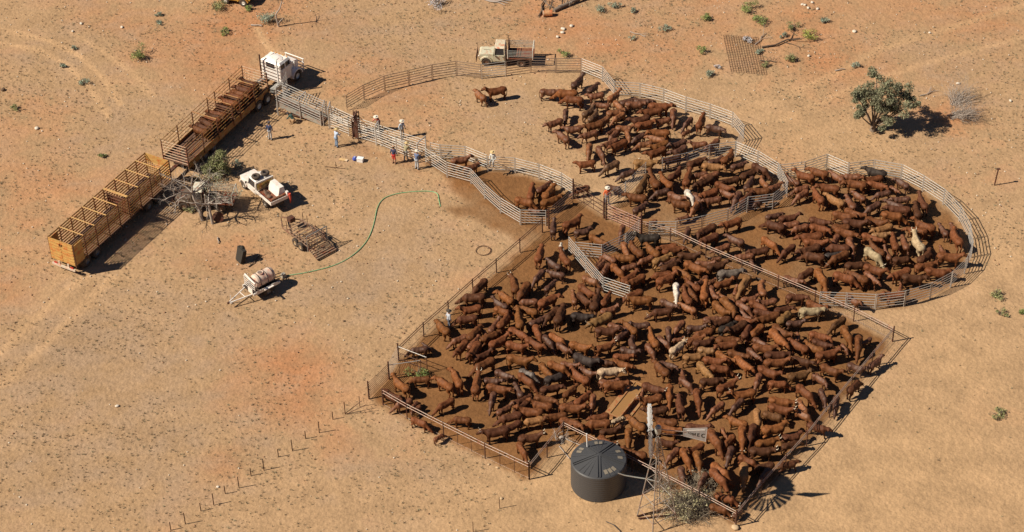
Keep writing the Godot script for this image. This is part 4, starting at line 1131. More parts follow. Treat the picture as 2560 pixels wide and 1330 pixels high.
func gate(a: Vector2, b: Vector2, h: float, n: int, label: String, m: StandardMaterial3D, pale_top: bool) -> Node3D:
	var d := b - a
	var l := d.length()
	var t := thing("yard_gate", label, "gate", v3((a + b) * 0.5), atan2(-d.y, d.x), "gates of the yards")
	for k in n:
		var y := lerpf(0.25, h, float(k) / (n - 1))
		rail(t, "rail", Vector3(-l / 2, y, 0), Vector3(l / 2, y, 0), 0.045, 0.06, galv() if pale_top and k == n - 1 else m)
	for s in [-1, 1]: rail(t, "stile", Vector3(s * l / 2, 0.2, 0), Vector3(s * l / 2, h + 0.03, 0), 0.06, 0.06, m)
	for f: float in [-0.17, 0.17]: rail(t, "brace", Vector3(l * f, 0.25, 0.02), Vector3(l * f, h, 0.02), 0.04, 0.04, m)
	return t

func build_race() -> void:
	var near := [Vector2(-15.41, -19.57), Vector2(-13.13, -17.95), Vector2(-11.34, -16.95), Vector2(-9.54, -15.61), Vector2(-7.72, -14.25)]
	var far := [Vector2(-15.28, -20.72), Vector2(-13.07, -18.90), Vector2(-11.09, -17.69), Vector2(-9.12, -16.47), Vector2(-7.03, -15.26)]
	for k in 4:
		if k != 0: panel(near[k], near[k + 1], "galvanised race panel on the men's side, %s along from the crush" % ordinal(k - 1), "panels of the race")
		panel(far[k], far[k + 1], "galvanised race panel on the round pen's side, %s along from the ramp" % ordinal(k), "panels of the race")
	panel(near[0], near[1].lerp(near[0], 0.25), "galvanised race panel between the ramp frame and the rusty crush", "panels of the race")
	var ext: Vector2 = (near[0] - near[1]).normalized()
	arch("hoop_frame", "hoop frame over the race at the ramp's foot", near[0] + ext * 0.12, far[0] + ext * 0.12, 2.0, galv())
	arch("hoop_frame", "hoop frame with a second upright where ramp sheeting begins", near[0] + ext * 0.75, far[0] + ext * 0.75, 1.95, galv(), 0.07)
	arch("hoop_frame", "hoop frame halfway along the race, beside the crouched person in red", near[2], far[2], 2.0, galv())
	arch("hoop_frame", "hoop frame at the race mouth beside the man in blue vest", near[4], far[4], 2.0, galv())
	# crush: two rusty slabs with levers
	var ca: Vector2 = near[1]
	var cb: Vector2 = far[1]
	var along: Vector2 = (near[2] - near[1]).normalized()
	var mid := (ca + cb) * 0.5
	var t := thing("cattle_crush", "rusty head crush with lever arms standing across the race", "cattle crush", v3(mid))
	var ac := (cb - ca).normalized()
	for s in [-1, 1]:
		for e in [-1, 1]:
			var p: Vector2 = along * 0.28 * e + ac * 0.62 * s
			rail(t, "upright", v3(p), v3(p, 2.15), 0.09, 0.09, rust())
		var q := MB.new()
		var bx := Basis(v3(along), Vector3.UP, v3(along).cross(Vector3.UP))
		q.box(v3(ac * 0.5 * s, 0.95), Vector3(0.5, 1.6, 0.07), bx)
		part("side_plate", q.mesh(rust()), t)
	for k in 5:
		rail(t, "cross_bar", v3(along * (-0.28 + 0.14 * k) - ac * 0.7, 2.1 - 0.07 * k), v3(along * (0.28 - 0.14 * k) + ac * 0.7, 2.18 - 0.05 * k), 0.07, 0.07, rust())
	for k in 4:
		rail(t, "head_bar", v3(ac * (-0.35 + 0.23 * k), 0.15), v3(ac * (-0.3 + 0.2 * k) + along * 0.1, 2.1), 0.06, 0.06, rust())
	rail(t, "lever", v3(-ac * 1.5 + along * -0.2, 0.75), v3(ac * 0.5 + along * 0.1, 2.35), 0.06, 0.06, rust())
	rail(t, "lever", v3(ac * 0.9 + along * 0.5, 1.3), v3(ac * 0.1 - along * 0.2, 2.4), 0.05, 0.05, rust())
	# loading ramp up to the trailer
	var s0: Vector2 = (near[0] + far[0]) * 0.5 + ext * 0.8
	var e0 := Vector2(-19.93, -22.37)
	var dv: Vector2 = e0 - s0
	var l := dv.length()
	var r := thing("loading_ramp", "grey loading ramp with dirt floor and pipe sides rising to the trailer", "loading ramp", v3(s0), atan2(-dv.y, dv.x))
	var top := 1.15
	var w := 0.55
	var fl := MB.new()
	fl.prism(PackedVector2Array([Vector2(0, 0.0), Vector2(0, 0.12), Vector2(l, top), Vector2(l, top - 0.12)]), -w, w)
	part("floor", fl.mesh(mat("dung caked floor", lin(0.14, 0.075, 0.045), 0.95)), r)
	for s in [-1, 1]:
		var kb := MB.new()
		kb.prism(PackedVector2Array([Vector2(0, -0.02), Vector2(0, 0.42), Vector2(l, top + 0.3), Vector2(l, top - 0.22)]), w * s + 0.012, w * s - 0.012)
		part("side_sheet", kb.mesh(mat("grey sheet", lin(0.42, 0.42, 0.38), 0.5, 0.3, 0.3)), r)
		for k in 5:
			var y := 0.6 + 0.27 * k
			rail(r, "rail", Vector3(0, y, (w + 0.04) * s), Vector3(l, y + top - 0.1, (w + 0.04) * s), 0.045, 0.09, galv())
		for f: float in [0.0, 0.46, 0.97]:
			rail(r, "upright", Vector3(l * f, 0, (w + 0.08) * s), Vector3(l * f, 1.8 + top * f, (w + 0.08) * s), 0.08, 0.08, galv())
		rail(r, "chassis_rail", Vector3(0, 0.1, (w - 0.1) * s), Vector3(l, 0.45, (w - 0.1) * s), 0.1, 0.12, rust())
	for f: float in [0.46, 0.97]:
		rail(r, "hoop", Vector3(l * f, 1.8 + top * f, -w - 0.08), Vector3(l * f, 1.8 + top * f, w + 0.08), 0.08, 0.08, galv())
	for k in 9:
		rail(r, "cleat", Vector3(l * (0.08 + 0.1 * k), 0.135 + top * (0.08 + 0.1 * k) * 0.9, -w + 0.02), Vector3(l * (0.08 + 0.1 * k), 0.135 + top * (0.08 + 0.1 * k) * 0.9, w - 0.02), 0.05, 0.04, rust())
	for k in 8:   # slam gate of the ramp head, across to the trailer
		rail(r, "gate_rail", Vector3(l + 0.02, 0.75 + 0.27 * k, w + 0.1), Vector3(l + 0.35, 0.75 + 0.27 * k, w + 1.6), 0.045, 0.085, galv())
	rail(r, "gate_stile", Vector3(l + 0.35, 0.7, w + 1.6), Vector3(l + 0.35, 2.7, w + 1.6), 0.06, 0.06, galv())
	rail(r, "leg", Vector3(l, 0, -w), Vector3(l, top, -w), 0.09, 0.09, galv())
	rail(r, "leg", Vector3(l, 0, w), Vector3(l, top, w), 0.09, 0.09, galv())

# ------------------------------------------------------------------ ground
const GX0 := -56.0
const GX1 := 56.0
const GZ0 := -52.0
const GZ1 := 36.0

func ground_texture() -> ImageTexture:
	var w := 1456
	var h := 1144
	# masks at low resolution: r red soil, g dung-dark yard, b pale sand, a grass litter
	var mw := 280
	var mh := 220
	var mask := PackedByteArray()
	mask.resize(mw * mh * 4)
	var reds := [Vector4(-25.7, -30.8, 7, 0.9), Vector4(-30.6, -32.4, 6, 0.6), Vector4(-24.0, -36.8, 6, 0.9), Vector4(-34.8, -37.3, 6, 0.45), Vector4(-41.0, -22.0, 7, 0.55), Vector4(-36.0, -24.3, 6, 0.45), Vector4(-39.8, -10.4, 7, 0.6), Vector4(-33.0, -14.0, 5, 0.6), Vector4(-37.7, -12.0, 5, 0.6), Vector4(-17.7, 10.6, 4.2, 0.8), Vector4(-19.3, 9.6, 4, 0.6), Vector4(-16.9, 14.2, 3.5, 0.75), Vector4(-20.9, 21.6, 2.2, 0.8), Vector4(-21.9, -3.2, 3, 0.55), Vector4(-23.0, -1.2, 2.5, 0.6), Vector4(7.8, -31.9, 7, 0.6), Vector4(5.7, -34.7, 5, 0.6), Vector4(3.2, -36.9, 5, 0.5), Vector4(17.9, -34.8, 9, 0.75), Vector4(25.4, -35.1, 8, 0.7), Vector4(30.0, -28.8, 7, 0.55), Vector4(23.0, -30.5, 6, 0.55), Vector4(36.5, -35.2, 7, 0.55), Vector4(41.2, -30.9, 8, 0.55), Vector4(44.6, -33.5, 6, 0.6), Vector4(37.7, -19.1, 3, 0.85), Vector4(28.7, -27.0, 4, 0.7), Vector4(-9.5, -23.7, 4, 0.7), Vector4(-10.8, -21.3, 3, 0.6), Vector4(-13.9, -27.0, 5, 0.55), Vector4(-18.0, -36.5, 6, 0.7), Vector4(-20.6, -30.6, 5, 0.5), Vector4(-13.0, 19.9, 2, 0.6), Vector4(-4.2, -19.8, 3, 0.4), Vector4(-40.0, 0.1, 5, 0.45), Vector4(-38.0, -2.9, 4, 0.4), Vector4(2.8, -20.0, 3, 0.35), Vector4(-20.5, 12.7, 3, 0.5), Vector4(23.4, -15.5, 4, 0.45)]
	var pales := [Vector4(28.6, 23.1, 9, 0.8), Vector4(23.8, 26.8, 8, 0.9), Vector4(33.3, 12.6, 7, 0.6), Vector4(20.6, 29.4, 7, 1), Vector4(5.6, 28.1, 6, 1), Vector4(3.0, 24.1, 4, 0.9), Vector4(-1.3, 27.5, 5, 0.7), Vector4(38.0, 0.8, 5, 0.5), Vector4(33.4, 27.2, 7, 0.6), Vector4(29.9, -15.3, 5, 0.5), Vector4(25.0, -17.2, 4, 0.6), Vector4(-0.1, 23.2, 2.5, 0.5)]
	var greys := [Vector4(-32.9, 10.0, 9, 0.8), Vector4(-27.1, 7.9, 7, 0.7), Vector4(-27.3, 18.9, 8, 0.7), Vector4(-32.8, 20.8, 8, 0.6), Vector4(-20.0, 19.2, 5, 0.5), Vector4(-12.0, 1.3, 6, 0.7), Vector4(-9.0, -2.7, 5, 0.55), Vector4(-7.8, -30.0, 6, 0.5), Vector4(-14.2, -34.3, 6, 0.5), Vector4(-28.9, -23.9, 5, 0.5), Vector4(-33.7, -19.9, 6, 0.55), Vector4(-39.0, -32.8, 7, 0.5), Vector4(-21.3, 4.3, 6, 0.55), Vector4(-5.3, -35.9, 6, 0.5), Vector4(0.7, -23.2, 4, 0.4), Vector4(1.0, -20.1, 4, 0.45), Vector4(39.9, -27.7, 6, 0.5), Vector4(37.4, -29.8, 5, 0.4), Vector4(33.1, -14.0, 5, 0.4), Vector4(12.4, -35.0, 5, 0.3), Vector4(-9.8, 21.6, 4, 0.4), Vector4(-5.5, 23.0, 4, 0.4), Vector4(-12.6, -12.0, 5, 0.4)]
	var yards := [[PackedVector2Array([Vector2(2.53, -4.22), Vector2(0.67, -1.71), Vector2(-1.24, 0.79), Vector2(-3.11, 3.22), Vector2(-5.00, 5.81), Vector2(-6.87, 8.30), Vector2(-8.72, 11.01), Vector2(-10.81, 15.14), Vector2(-7.94, 17.40), Vector2(-5.25, 19.47), Vector2(-2.27, 21.74), Vector2(0.82, 23.96), Vector2(0.82, 23.96), Vector2(2.15, 21.81), Vector2(3.41, 19.75), Vector2(3.41, 19.75), Vector2(5.76, 21.59), Vector2(8.11, 23.47), Vector2(10.04, 25.01), Vector2(12.53, 27.02), Vector2(14.90, 29.02), Vector2(14.90, 29.02), Vector2(16.93, 26.21), Vector2(18.93, 23.63), Vector2(20.72, 21.34), Vector2(22.75, 18.40), Vector2(24.72, 15.64), Vector2(26.63, 12.97), Vector2(28.62, 10.28), Vector2(28.62, 10.28), Vector2(26.02, 7.80), Vector2(23.33, 5.68), Vector2(20.70, 3.68), Vector2(18.06, 1.68), Vector2(15.42, -0.35), Vector2(12.78, -2.62), Vector2(10.54, -3.67)]), 1.0], [PackedVector2Array([Vector2(22.42, -10.47), Vector2(24.57, -10.82), Vector2(26.53, -11.79), Vector2(28.14, -10.41), Vector2(30.32, -10.81), Vector2(32.51, -10.04), Vector2(34.03, -8.41), Vector2(35.40, -6.50), Vector2(36.29, -4.25), Vector2(36.62, -1.82), Vector2(36.42, 0.43), Vector2(35.51, 2.46), Vector2(34.12, 4.07), Vector2(32.29, 5.35), Vector2(30.16, 6.22), Vector2(27.85, 6.55), Vector2(25.63, 6.29), Vector2(23.57, 6.08), Vector2(23.33, 5.68), Vector2(20.70, 3.68), Vector2(18.06, 1.68), Vector2(15.42, -0.35), Vector2(12.78, -2.62), Vector2(13.30, -3.23), Vector2(15.41, -3.82), Vector2(17.55, -4.68), Vector2(19.32, -6.16), Vector2(21.47, -6.50), Vector2(22.83, -8.07)]), 0.8], [PackedVector2Array([Vector2(19.12, -13.92), Vector2(20.85, -12.47), Vector2(22.34, -10.64), Vector2(22.83, -8.07), Vector2(21.47, -6.50), Vector2(19.32, -6.16), Vector2(17.55, -4.68), Vector2(15.41, -3.82), Vector2(13.30, -3.23), Vector2(11.06, -3.27), Vector2(10.54, -3.67), Vector2(7.78, -6.93), Vector2(9.51, -8.60), Vector2(11.40, -11.30), Vector2(12.73, -11.80), Vector2(14.92, -12.50), Vector2(16.89, -13.56)]), 0.7], [PackedVector2Array([Vector2(-6.69, -14.96), Vector2(-5.81, -14.57), Vector2(-3.68, -14.25), Vector2(-1.85, -12.90), Vector2(0.48, -12.40), Vector2(2.48, -11.41), Vector2(4.30, -10.10), Vector2(5.22, -9.01), Vector2(5.18, -7.97), Vector2(2.90, -5.07), Vector2(0.77, -5.25), Vector2(-0.82, -6.92), Vector2(-2.11, -8.91), Vector2(-3.22, -11.04), Vector2(-5.24, -12.04), Vector2(-7.11, -14.17)]), 0.95], [PackedVector2Array([Vector2(2.87, -4.79), Vector2(5.44, -8.71), Vector2(7.77, -5.91), Vector2(10.47, -3.67), Vector2(6.89, 2.04), Vector2(4.45, -0.07)]), 0.95], [PackedVector2Array([Vector2(3.39, -17.62), Vector2(8.15, -23.48), Vector2(19.88, -17.47), Vector2(19.14, -13.43), Vector2(10.91, -11.52), Vector2(7.00, -13.97)]), 0.35], [PackedVector2Array([Vector2(-5.85, -12.82), Vector2(-2.82, -12.13), Vector2(3.30, -3.72), Vector2(0.70, -3.31), Vector2(-2.52, -5.55)]), 0.7], [PackedVector2Array([Vector2(-14.92, -19.04), Vector2(-7.21, -13.45), Vector2(-7.53, -12.33), Vector2(-14.83, -17.26)]), 0.3], [PackedVector2Array([Vector2(-5.80, -7.83), Vector2(-4.82, -8.61), Vector2(-2.84, -7.17), Vector2(-4.15, -6.15)]), 0.7]]
	for y in yards:
		if y[1] > 0.6: bare_polys.append(y[0])
	for j in mh:
		for i in mw:
			var p := Vector2(lerpf(GX0, GX1, (i + 0.5) / mw), lerpf(GZ0, GZ1, (j + 0.5) / mh))
			var at := (j * mw + i) * 4
			var r := 0.0
			for b in reds:
				var d := Vector2((p.x - b.x) / b.z, (p.y - b.y) / b.z)
				r = maxf(r, b.w * exp(-d.length_squared()))
			var pl := 0.0
			for b in pales:
				var d := Vector2((p.x - b.x) / b.z, (p.y - b.y) / b.z)
				pl = maxf(pl, b.w * exp(-d.length_squared()))
			var gr := 0.0
			for b in greys:
				var d := Vector2((p.x - b.x) / b.z, (p.y - b.y) / b.z)
				gr = maxf(gr, b.w * exp(-d.length_squared()))
			var yd := 0.0
			for y in yards:
				if Geometry2D.is_point_in_polygon(p, y[0]): yd = maxf(yd, y[1])
			mask[at] = int(255 * clampf(r, 0, 1)); mask[at + 1] = int(255 * yd); mask[at + 2] = int(255 * clampf(pl, 0, 1)); mask[at + 3] = int(255 * clampf(gr, 0, 1))
	var mi := Image.create_from_data(mw, mh, false, Image.FORMAT_RGBA8, mask)
	mi.resize(70 * 2, 55 * 2, Image.INTERPOLATE_BILINEAR)
	mi.resize(w, h, Image.INTERPOLATE_CUBIC)
	var M := mi.get_data()
	# wheel ruts and paths
	var tw := 748
	var th := 588
	var T0 := PackedByteArray()
	T0.resize(tw * th)
	for tr in [[[Vector2(-47.11, -37.09), Vector2(-42.31, -34.95), Vector2(-38.94, -32.11), Vector2(-36.20, -28.07), Vector2(-34.27, -24.19)], 0.35, 0.9], [[Vector2(-46.72, -34.82), Vector2(-42.78, -33.29), Vector2(-39.80, -30.50), Vector2(-37.02, -26.20), Vector2(-35.09, -22.38)], 0.35, 0.85], [[Vector2(-40.27, -36.21), Vector2(-36.82, -32.67), Vector2(-33.83, -29.25), Vector2(-31.57, -25.31)], 0.35, 0.6], [[Vector2(-23.17, -36.07), Vector2(-21.80, -32.62), Vector2(-20.61, -31.24)], 0.4, 0.8], [[Vector2(-39.17, 8.79), Vector2(-37.33, 5.10), Vector2(-35.10, 1.30), Vector2(-32.71, -2.13)], 0.5, 0.6], [[Vector2(-38.54, 12.44), Vector2(-36.41, 8.90), Vector2(-33.79, 3.80), Vector2(-31.80, -0.06)], 0.5, 0.6], [[Vector2(-38.57, 6.95), Vector2(-36.69, 1.24), Vector2(-34.65, -2.21)], 0.4, 0.25], [[Vector2(-17.34, -2.77), Vector2(-18.51, -1.02), Vector2(-19.36, 0.45)], 0.22, 0.0], [[Vector2(48.26, -36.74), Vector2(41.73, -33.61), Vector2(33.82, -29.97), Vector2(27.75, -25.08), Vector2(22.05, -21.60), Vector2(18.34, -19.34)], 0.5, 0.55], [[Vector2(47.15, -31.32), Vector2(36.98, -27.20), Vector2(29.26, -23.12), Vector2(23.51, -19.10)], 0.4, 0.5], [[Vector2(-14.66, -7.13), Vector2(-14.11, -9.28), Vector2(-14.35, -10.95), Vector2(-14.94, -12.66)], 0.3, 0.5], [[Vector2(-23.78, 10.31), Vector2(-26.62, 6.49), Vector2(-30.08, 3.47)], 0.5, 0.2], [[Vector2(-32.03, -6.81), Vector2(-33.02, -6.85), Vector2(-43.20, -14.47)], 0.8, 0.15], [[Vector2(40.60, 0.43), Vector2(36.39, 4.24), Vector2(31.11, 7.86)], 0.6, 0.3], [[Vector2(32.83, 30.23), Vector2(32.89, 21.18), Vector2(33.79, 14.81)], 0.25, 0.25]]:
		var pts: Array = tr[0]
		for k in pts.size() - 1:
			var a: Vector2 = pts[k]
			var b: Vector2 = pts[k + 1]
			var n := int((b - a).length() / 0.12) + 1
			for q in n:
				var c := a.lerp(b, float(q) / n)
				var ci := (c.x - GX0) / (GX1 - GX0) * tw
				var cj := (c.y - GZ0) / (GZ1 - GZ0) * th
				var rad: float = tr[1] / 0.15
				for jj in range(int(cj - rad * 2), int(cj + rad * 2) + 1):
					for ii in range(int(ci - rad * 2), int(ci + rad * 2) + 1):
						if ii < 0 or jj < 0 or ii >= tw or jj >= th: continue
						var e := Vector2(ii - ci, jj - cj).length() / rad
						var v := int(255 * tr[2] * exp(-e * e))
						if v > T0[jj * tw + ii]: T0[jj * tw + ii] = v
	var ti := Image.create_from_data(tw, th, false, Image.FORMAT_L8, T0)
	ti.resize(w, h, Image.INTERPOLATE_CUBIC)
	var T := ti.get_data()
	var n1 := noise(11, 0.0045, 5).get_image(w, h).get_data()
	var n2 := noise(12, 0.022, 5).get_image(w, h).get_data()
	var n3 := noise(13, 0.12, 3).get_image(w, h).get_data()
	var n4 := noise(14, 0.35, 2).get_image(w, h).get_data()
	var stretch := noise(15, 0.03, 4)
	var si := stretch.get_image(w / 4, h)
	si.resize(w, h, Image.INTERPOLATE_BILINEAR)
	var n5 := si.get_data()
	var lut := PackedByteArray()
	lut.resize(4096)
	for k in 4096: lut[k] = int(clampf(Color(k / 4095.0, 0, 0).linear_to_srgb().r * 255.0, 0, 255))
	var o := PackedByteArray()
	o.resize(w * h * 3)
	for i in w * h:
		var a := n1[i] / 255.0
		var b := n2[i] / 255.0
		var c := n3[i] / 255.0
		var d := n4[i] / 255.0
		var red := clampf(M[i * 4] / 255.0 * 1.05 + (a - 0.5) * 0.9 + (b - 0.5) * 0.9 - 0.15, 0.0, 1.0)
		var yd := clampf(M[i * 4 + 1] / 255.0 * 1.35 + (b - 0.5) * 0.5 - 0.15, 0.0, 1.0)
		var pl := clampf(M[i * 4 + 2] / 255.0 * 1.3 + (b - 0.5) * 0.3 - 0.1, 0.0, 1.0)
		var gr := clampf(M[i * 4 + 3] / 255.0 * 1.1 + (b - 0.5) * 1.5 + (n5[i] / 255.0 - 0.5) * 0.7 - 0.08, 0.0, 1.0) * (1.0 - pl * 0.85) * (1.0 - yd)
		var tr := T[i] / 255.0
		red *= 1.0 - pl * 0.7
		# linear colours
		var r := 0.45
		var g := 0.293
		var bl := 0.166
		r = lerpf(r, 0.45, red); g = lerpf(g, 0.215, red); bl = lerpf(bl, 0.105, red)
		r = lerpf(r, 0.365, gr); g = lerpf(g, 0.25, gr); bl = lerpf(bl, 0.16, gr)
		r = lerpf(r, 0.47, pl); g = lerpf(g, 0.305, pl); bl = lerpf(bl, 0.168, pl)
		r = lerpf(r, 0.2, yd * 0.92); g = lerpf(g, 0.092, yd * 0.92); bl = lerpf(bl, 0.034, yd * 0.92)
		r = lerpf(r, 0.56, tr); g = lerpf(g, 0.36, tr); bl = lerpf(bl, 0.2, tr)
		var f := 0.96 + (b - 0.5) * 0.34 + (c - 0.5) * 0.26 + (d - 0.5) * 0.2
		if d < 0.33 and c < 0.5: f -= (0.33 - d) * 1.6 * (0.25 + gr) * (1.0 - pl)     # dark straw and dung specks
		o[i * 3] = lut[clampi(int(r * f * 4095), 0, 4095)]
		o[i * 3 + 1] = lut[clampi(int(g * f * 4095), 0, 4095)]
		o[i * 3 + 2] = lut[clampi(int(bl * f * 4095), 0, 4095)]
	return ImageTexture.create_from_image(Image.create_from_data(w, h, false, Image.FORMAT_RGB8, o))

func ground_material(inner: bool, macro: Texture2D) -> StandardMaterial3D:
	var m := StandardMaterial3D.new()
	m.resource_name = "red sand" if inner else "far red sand"
	m.roughness = 0.95
	m.metallic_specular = 0.2
	var nt := NoiseTexture2D.new()
	nt.width = 512; nt.height = 512
	nt.seamless = true
	nt.noise = noise(21, 0.03, 5)
	nt.as_normal_map = true
	nt.bump_strength = 5.0
	m.normal_enabled = true
	m.normal_texture = nt
	m.normal_scale = 0.55
	var gt := NoiseTexture2D.new()
	gt.width = 512; gt.height = 512
	gt.seamless = true
	gt.noise = noise(22, 0.08, 4)
	var ramp := Gradient.new()
	ramp.offsets = PackedFloat32Array([0.0, 0.3, 0.5, 1.0])
	ramp.colors = PackedColorArray([Color(0.86, 0.85, 0.84), Color(0.96, 0.96, 0.96), Color(0.985, 0.985, 0.985), Color(1, 1, 1)])
	gt.color_ramp = ramp
	m.albedo_texture = gt
	if inner:
		m.detail_enabled = true
		m.detail_blend_mode = BaseMaterial3D.BLEND_MODE_MUL
		m.detail_uv_layer = BaseMaterial3D.DETAIL_UV_2
		m.detail_albedo = macro
	else:
		m.albedo_color = lin(0.44, 0.235, 0.12)
	return m

func build_ground() -> void:
	var am := ArrayMesh.new()
	var und := noise(31, 0.06, 3)
	# inner sheet, gently uneven, and a ring out to the horizon
	var nx := 168
	var nz := 132
	var P := PackedVector3Array(); var N := PackedVector3Array(); var U := PackedVector2Array(); var U2 := PackedVector2Array(); var I := PackedInt32Array()
	for j in nz + 1:
		for i in nx + 1:
			var fx := float(i) / nx
			var fz := float(j) / nz
			var x := lerpf(GX0, GX1, fx)
			var z := lerpf(GZ0, GZ1, fz)
			var e := 0.0 if i == 0 or j == 0 or i == nx or j == nz else 1.0
			P.append(Vector3(x, (und.get_noise_2d(x * 6, z * 6) - 0.35) * 0.035 * e, z))
			N.append(Vector3.UP)
			U.append(Vector2(x, z) / 7.0)
			U2.append(Vector2(fx, fz))
			if i < nx and j < nz:
				var a := j * (nx + 1) + i
				I.append_array([a, a + 1, a + nx + 1, a + 1, a + nx + 2, a + nx + 1])
	for j in range(1, nz):
		for i in range(1, nx):
			var a := j * (nx + 1) + i
			N[a] = Vector3(P[a - 1].y - P[a + 1].y, 2.0 * (GX1 - GX0) / nx, P[a - nx - 1].y - P[a + nx + 1].y).normalized()
	var arr := []
	arr.resize(Mesh.ARRAY_MAX)
	arr[Mesh.ARRAY_VERTEX] = P; arr[Mesh.ARRAY_NORMAL] = N; arr[Mesh.ARRAY_TEX_UV] = U; arr[Mesh.ARRAY_TEX_UV2] = U2; arr[Mesh.ARRAY_INDEX] = I
	am.add_surface_from_arrays(Mesh.PRIMITIVE_TRIANGLES, arr)
	am.surface_set_material(0, ground_material(true, ground_texture()))
	P = PackedVector3Array(); N = PackedVector3Array(); U = PackedVector2Array(); I = PackedInt32Array()
	var inner := [Vector3(GX0, 0, GZ0), Vector3(GX1, 0, GZ0), Vector3(GX1, 0, GZ1), Vector3(GX0, 0, GZ1)]
	for k in 4:
		for q in 2:
			var p: Vector3 = inner[k] if q == 0 else Vector3(signf(inner[k].x) * 2500, 0, signf(inner[k].z) * 2500)
			P.append(p); N.append(Vector3.UP); U.append(Vector2(p.x, p.z) / 7.0)
	for k in 4:
		var a := k * 2
		var b := ((k + 1) % 4) * 2
		I.append_array([a, a + 1, b, b, a + 1, b + 1])
	arr = []
	arr.resize(Mesh.ARRAY_MAX)
	arr[Mesh.ARRAY_VERTEX] = P; arr[Mesh.ARRAY_NORMAL] = N; arr[Mesh.ARRAY_TEX_UV] = U; arr[Mesh.ARRAY_INDEX] = I
	am.add_surface_from_arrays(Mesh.PRIMITIVE_TRIANGLES, arr)
	am.surface_set_material(1, ground_material(false, null))
	solo("ground", am, "red and tan outback sand with dry grass, wheel ruts and trampled yards", "", Vector3.ZERO, 0, "", "structure")

# ------------------------------------------------------------------ vehicles and trailers (forward is +x)
func dark_rubber() -> StandardMaterial3D: return mat("dusty rubber", lin(0.075, 0.055, 0.042), 0.9)
func glass() -> StandardMaterial3D: return mat("dark window glass", lin(0.035, 0.035, 0.04), 0.12)
func dirt_under() -> StandardMaterial3D: return mat("dusty chassis", lin(0.06, 0.042, 0.033), 0.8, 0.2)

func wheel(parent: Node3D, at: Vector3, r: float, w: float, rim_m: StandardMaterial3D) -> void:
	var key := "wheel %.2f %.2f" % [r, w]
	var t := Transform3D(Basis(Vector3.RIGHT, PI / 2), Vector3.ZERO)
	if not unit_rails.has(key):
		var mb := MB.new()
		mb.lathe([Vector2(r * 0.5, -w * 0.45), Vector2(r * 0.82, -w * 0.5), Vector2(r * 0.96, -w * 0.42), Vector2(r, -w * 0.25), Vector2(r, w * 0.25), Vector2(r * 0.96, w * 0.42), Vector2(r * 0.82, w * 0.5), Vector2(r * 0.5, w * 0.45)], 18, t)
		for k in 18:
			var a := TAU * k / 18
			mb.box(t * (Vector3(cos(a), 0, sin(a)) * r), Vector3(0.05, 0.03, w * 0.8), Basis(Vector3.BACK, -a + PI / 2))
		unit_rails[key] = mb.mesh(dark_rubber())
		var q := MB.new()
		q.lathe([Vector2(0.001, -w * 0.3), Vector2(r * 0.25, -w * 0.3), Vector2(r * 0.42, -w * 0.2), Vector2(r * 0.55, -w * 0.42), Vector2(r * 0.55, w * 0.42), Vector2(r * 0.42, w * 0.2), Vector2(r * 0.25, w * 0.3), Vector2(0.001, w * 0.3)], 16, t)
		unit_rails[key + " rim"] = q
	var o := part("wheel", unit_rails[key], parent, at)
	part("rim", (unit_rails[key + " rim"] as MB).mesh(rim_m), o)

func profile(poly: Array, z0: float, z1: float, m: StandardMaterial3D) -> ArrayMesh:
	var mb := MB.new()
	mb.prism(PackedVector2Array(poly), z0, z1)
	return mb.mesh(m)

func block(m: StandardMaterial3D, c: Vector3, s: Vector3, top := Vector3.ZERO, shift := Vector3.ZERO) -> ArrayMesh:
	var mb := MB.new()
	mb.hexa(c, s, s if top == Vector3.ZERO else top, Basis(), shift)
	return mb.mesh(m)

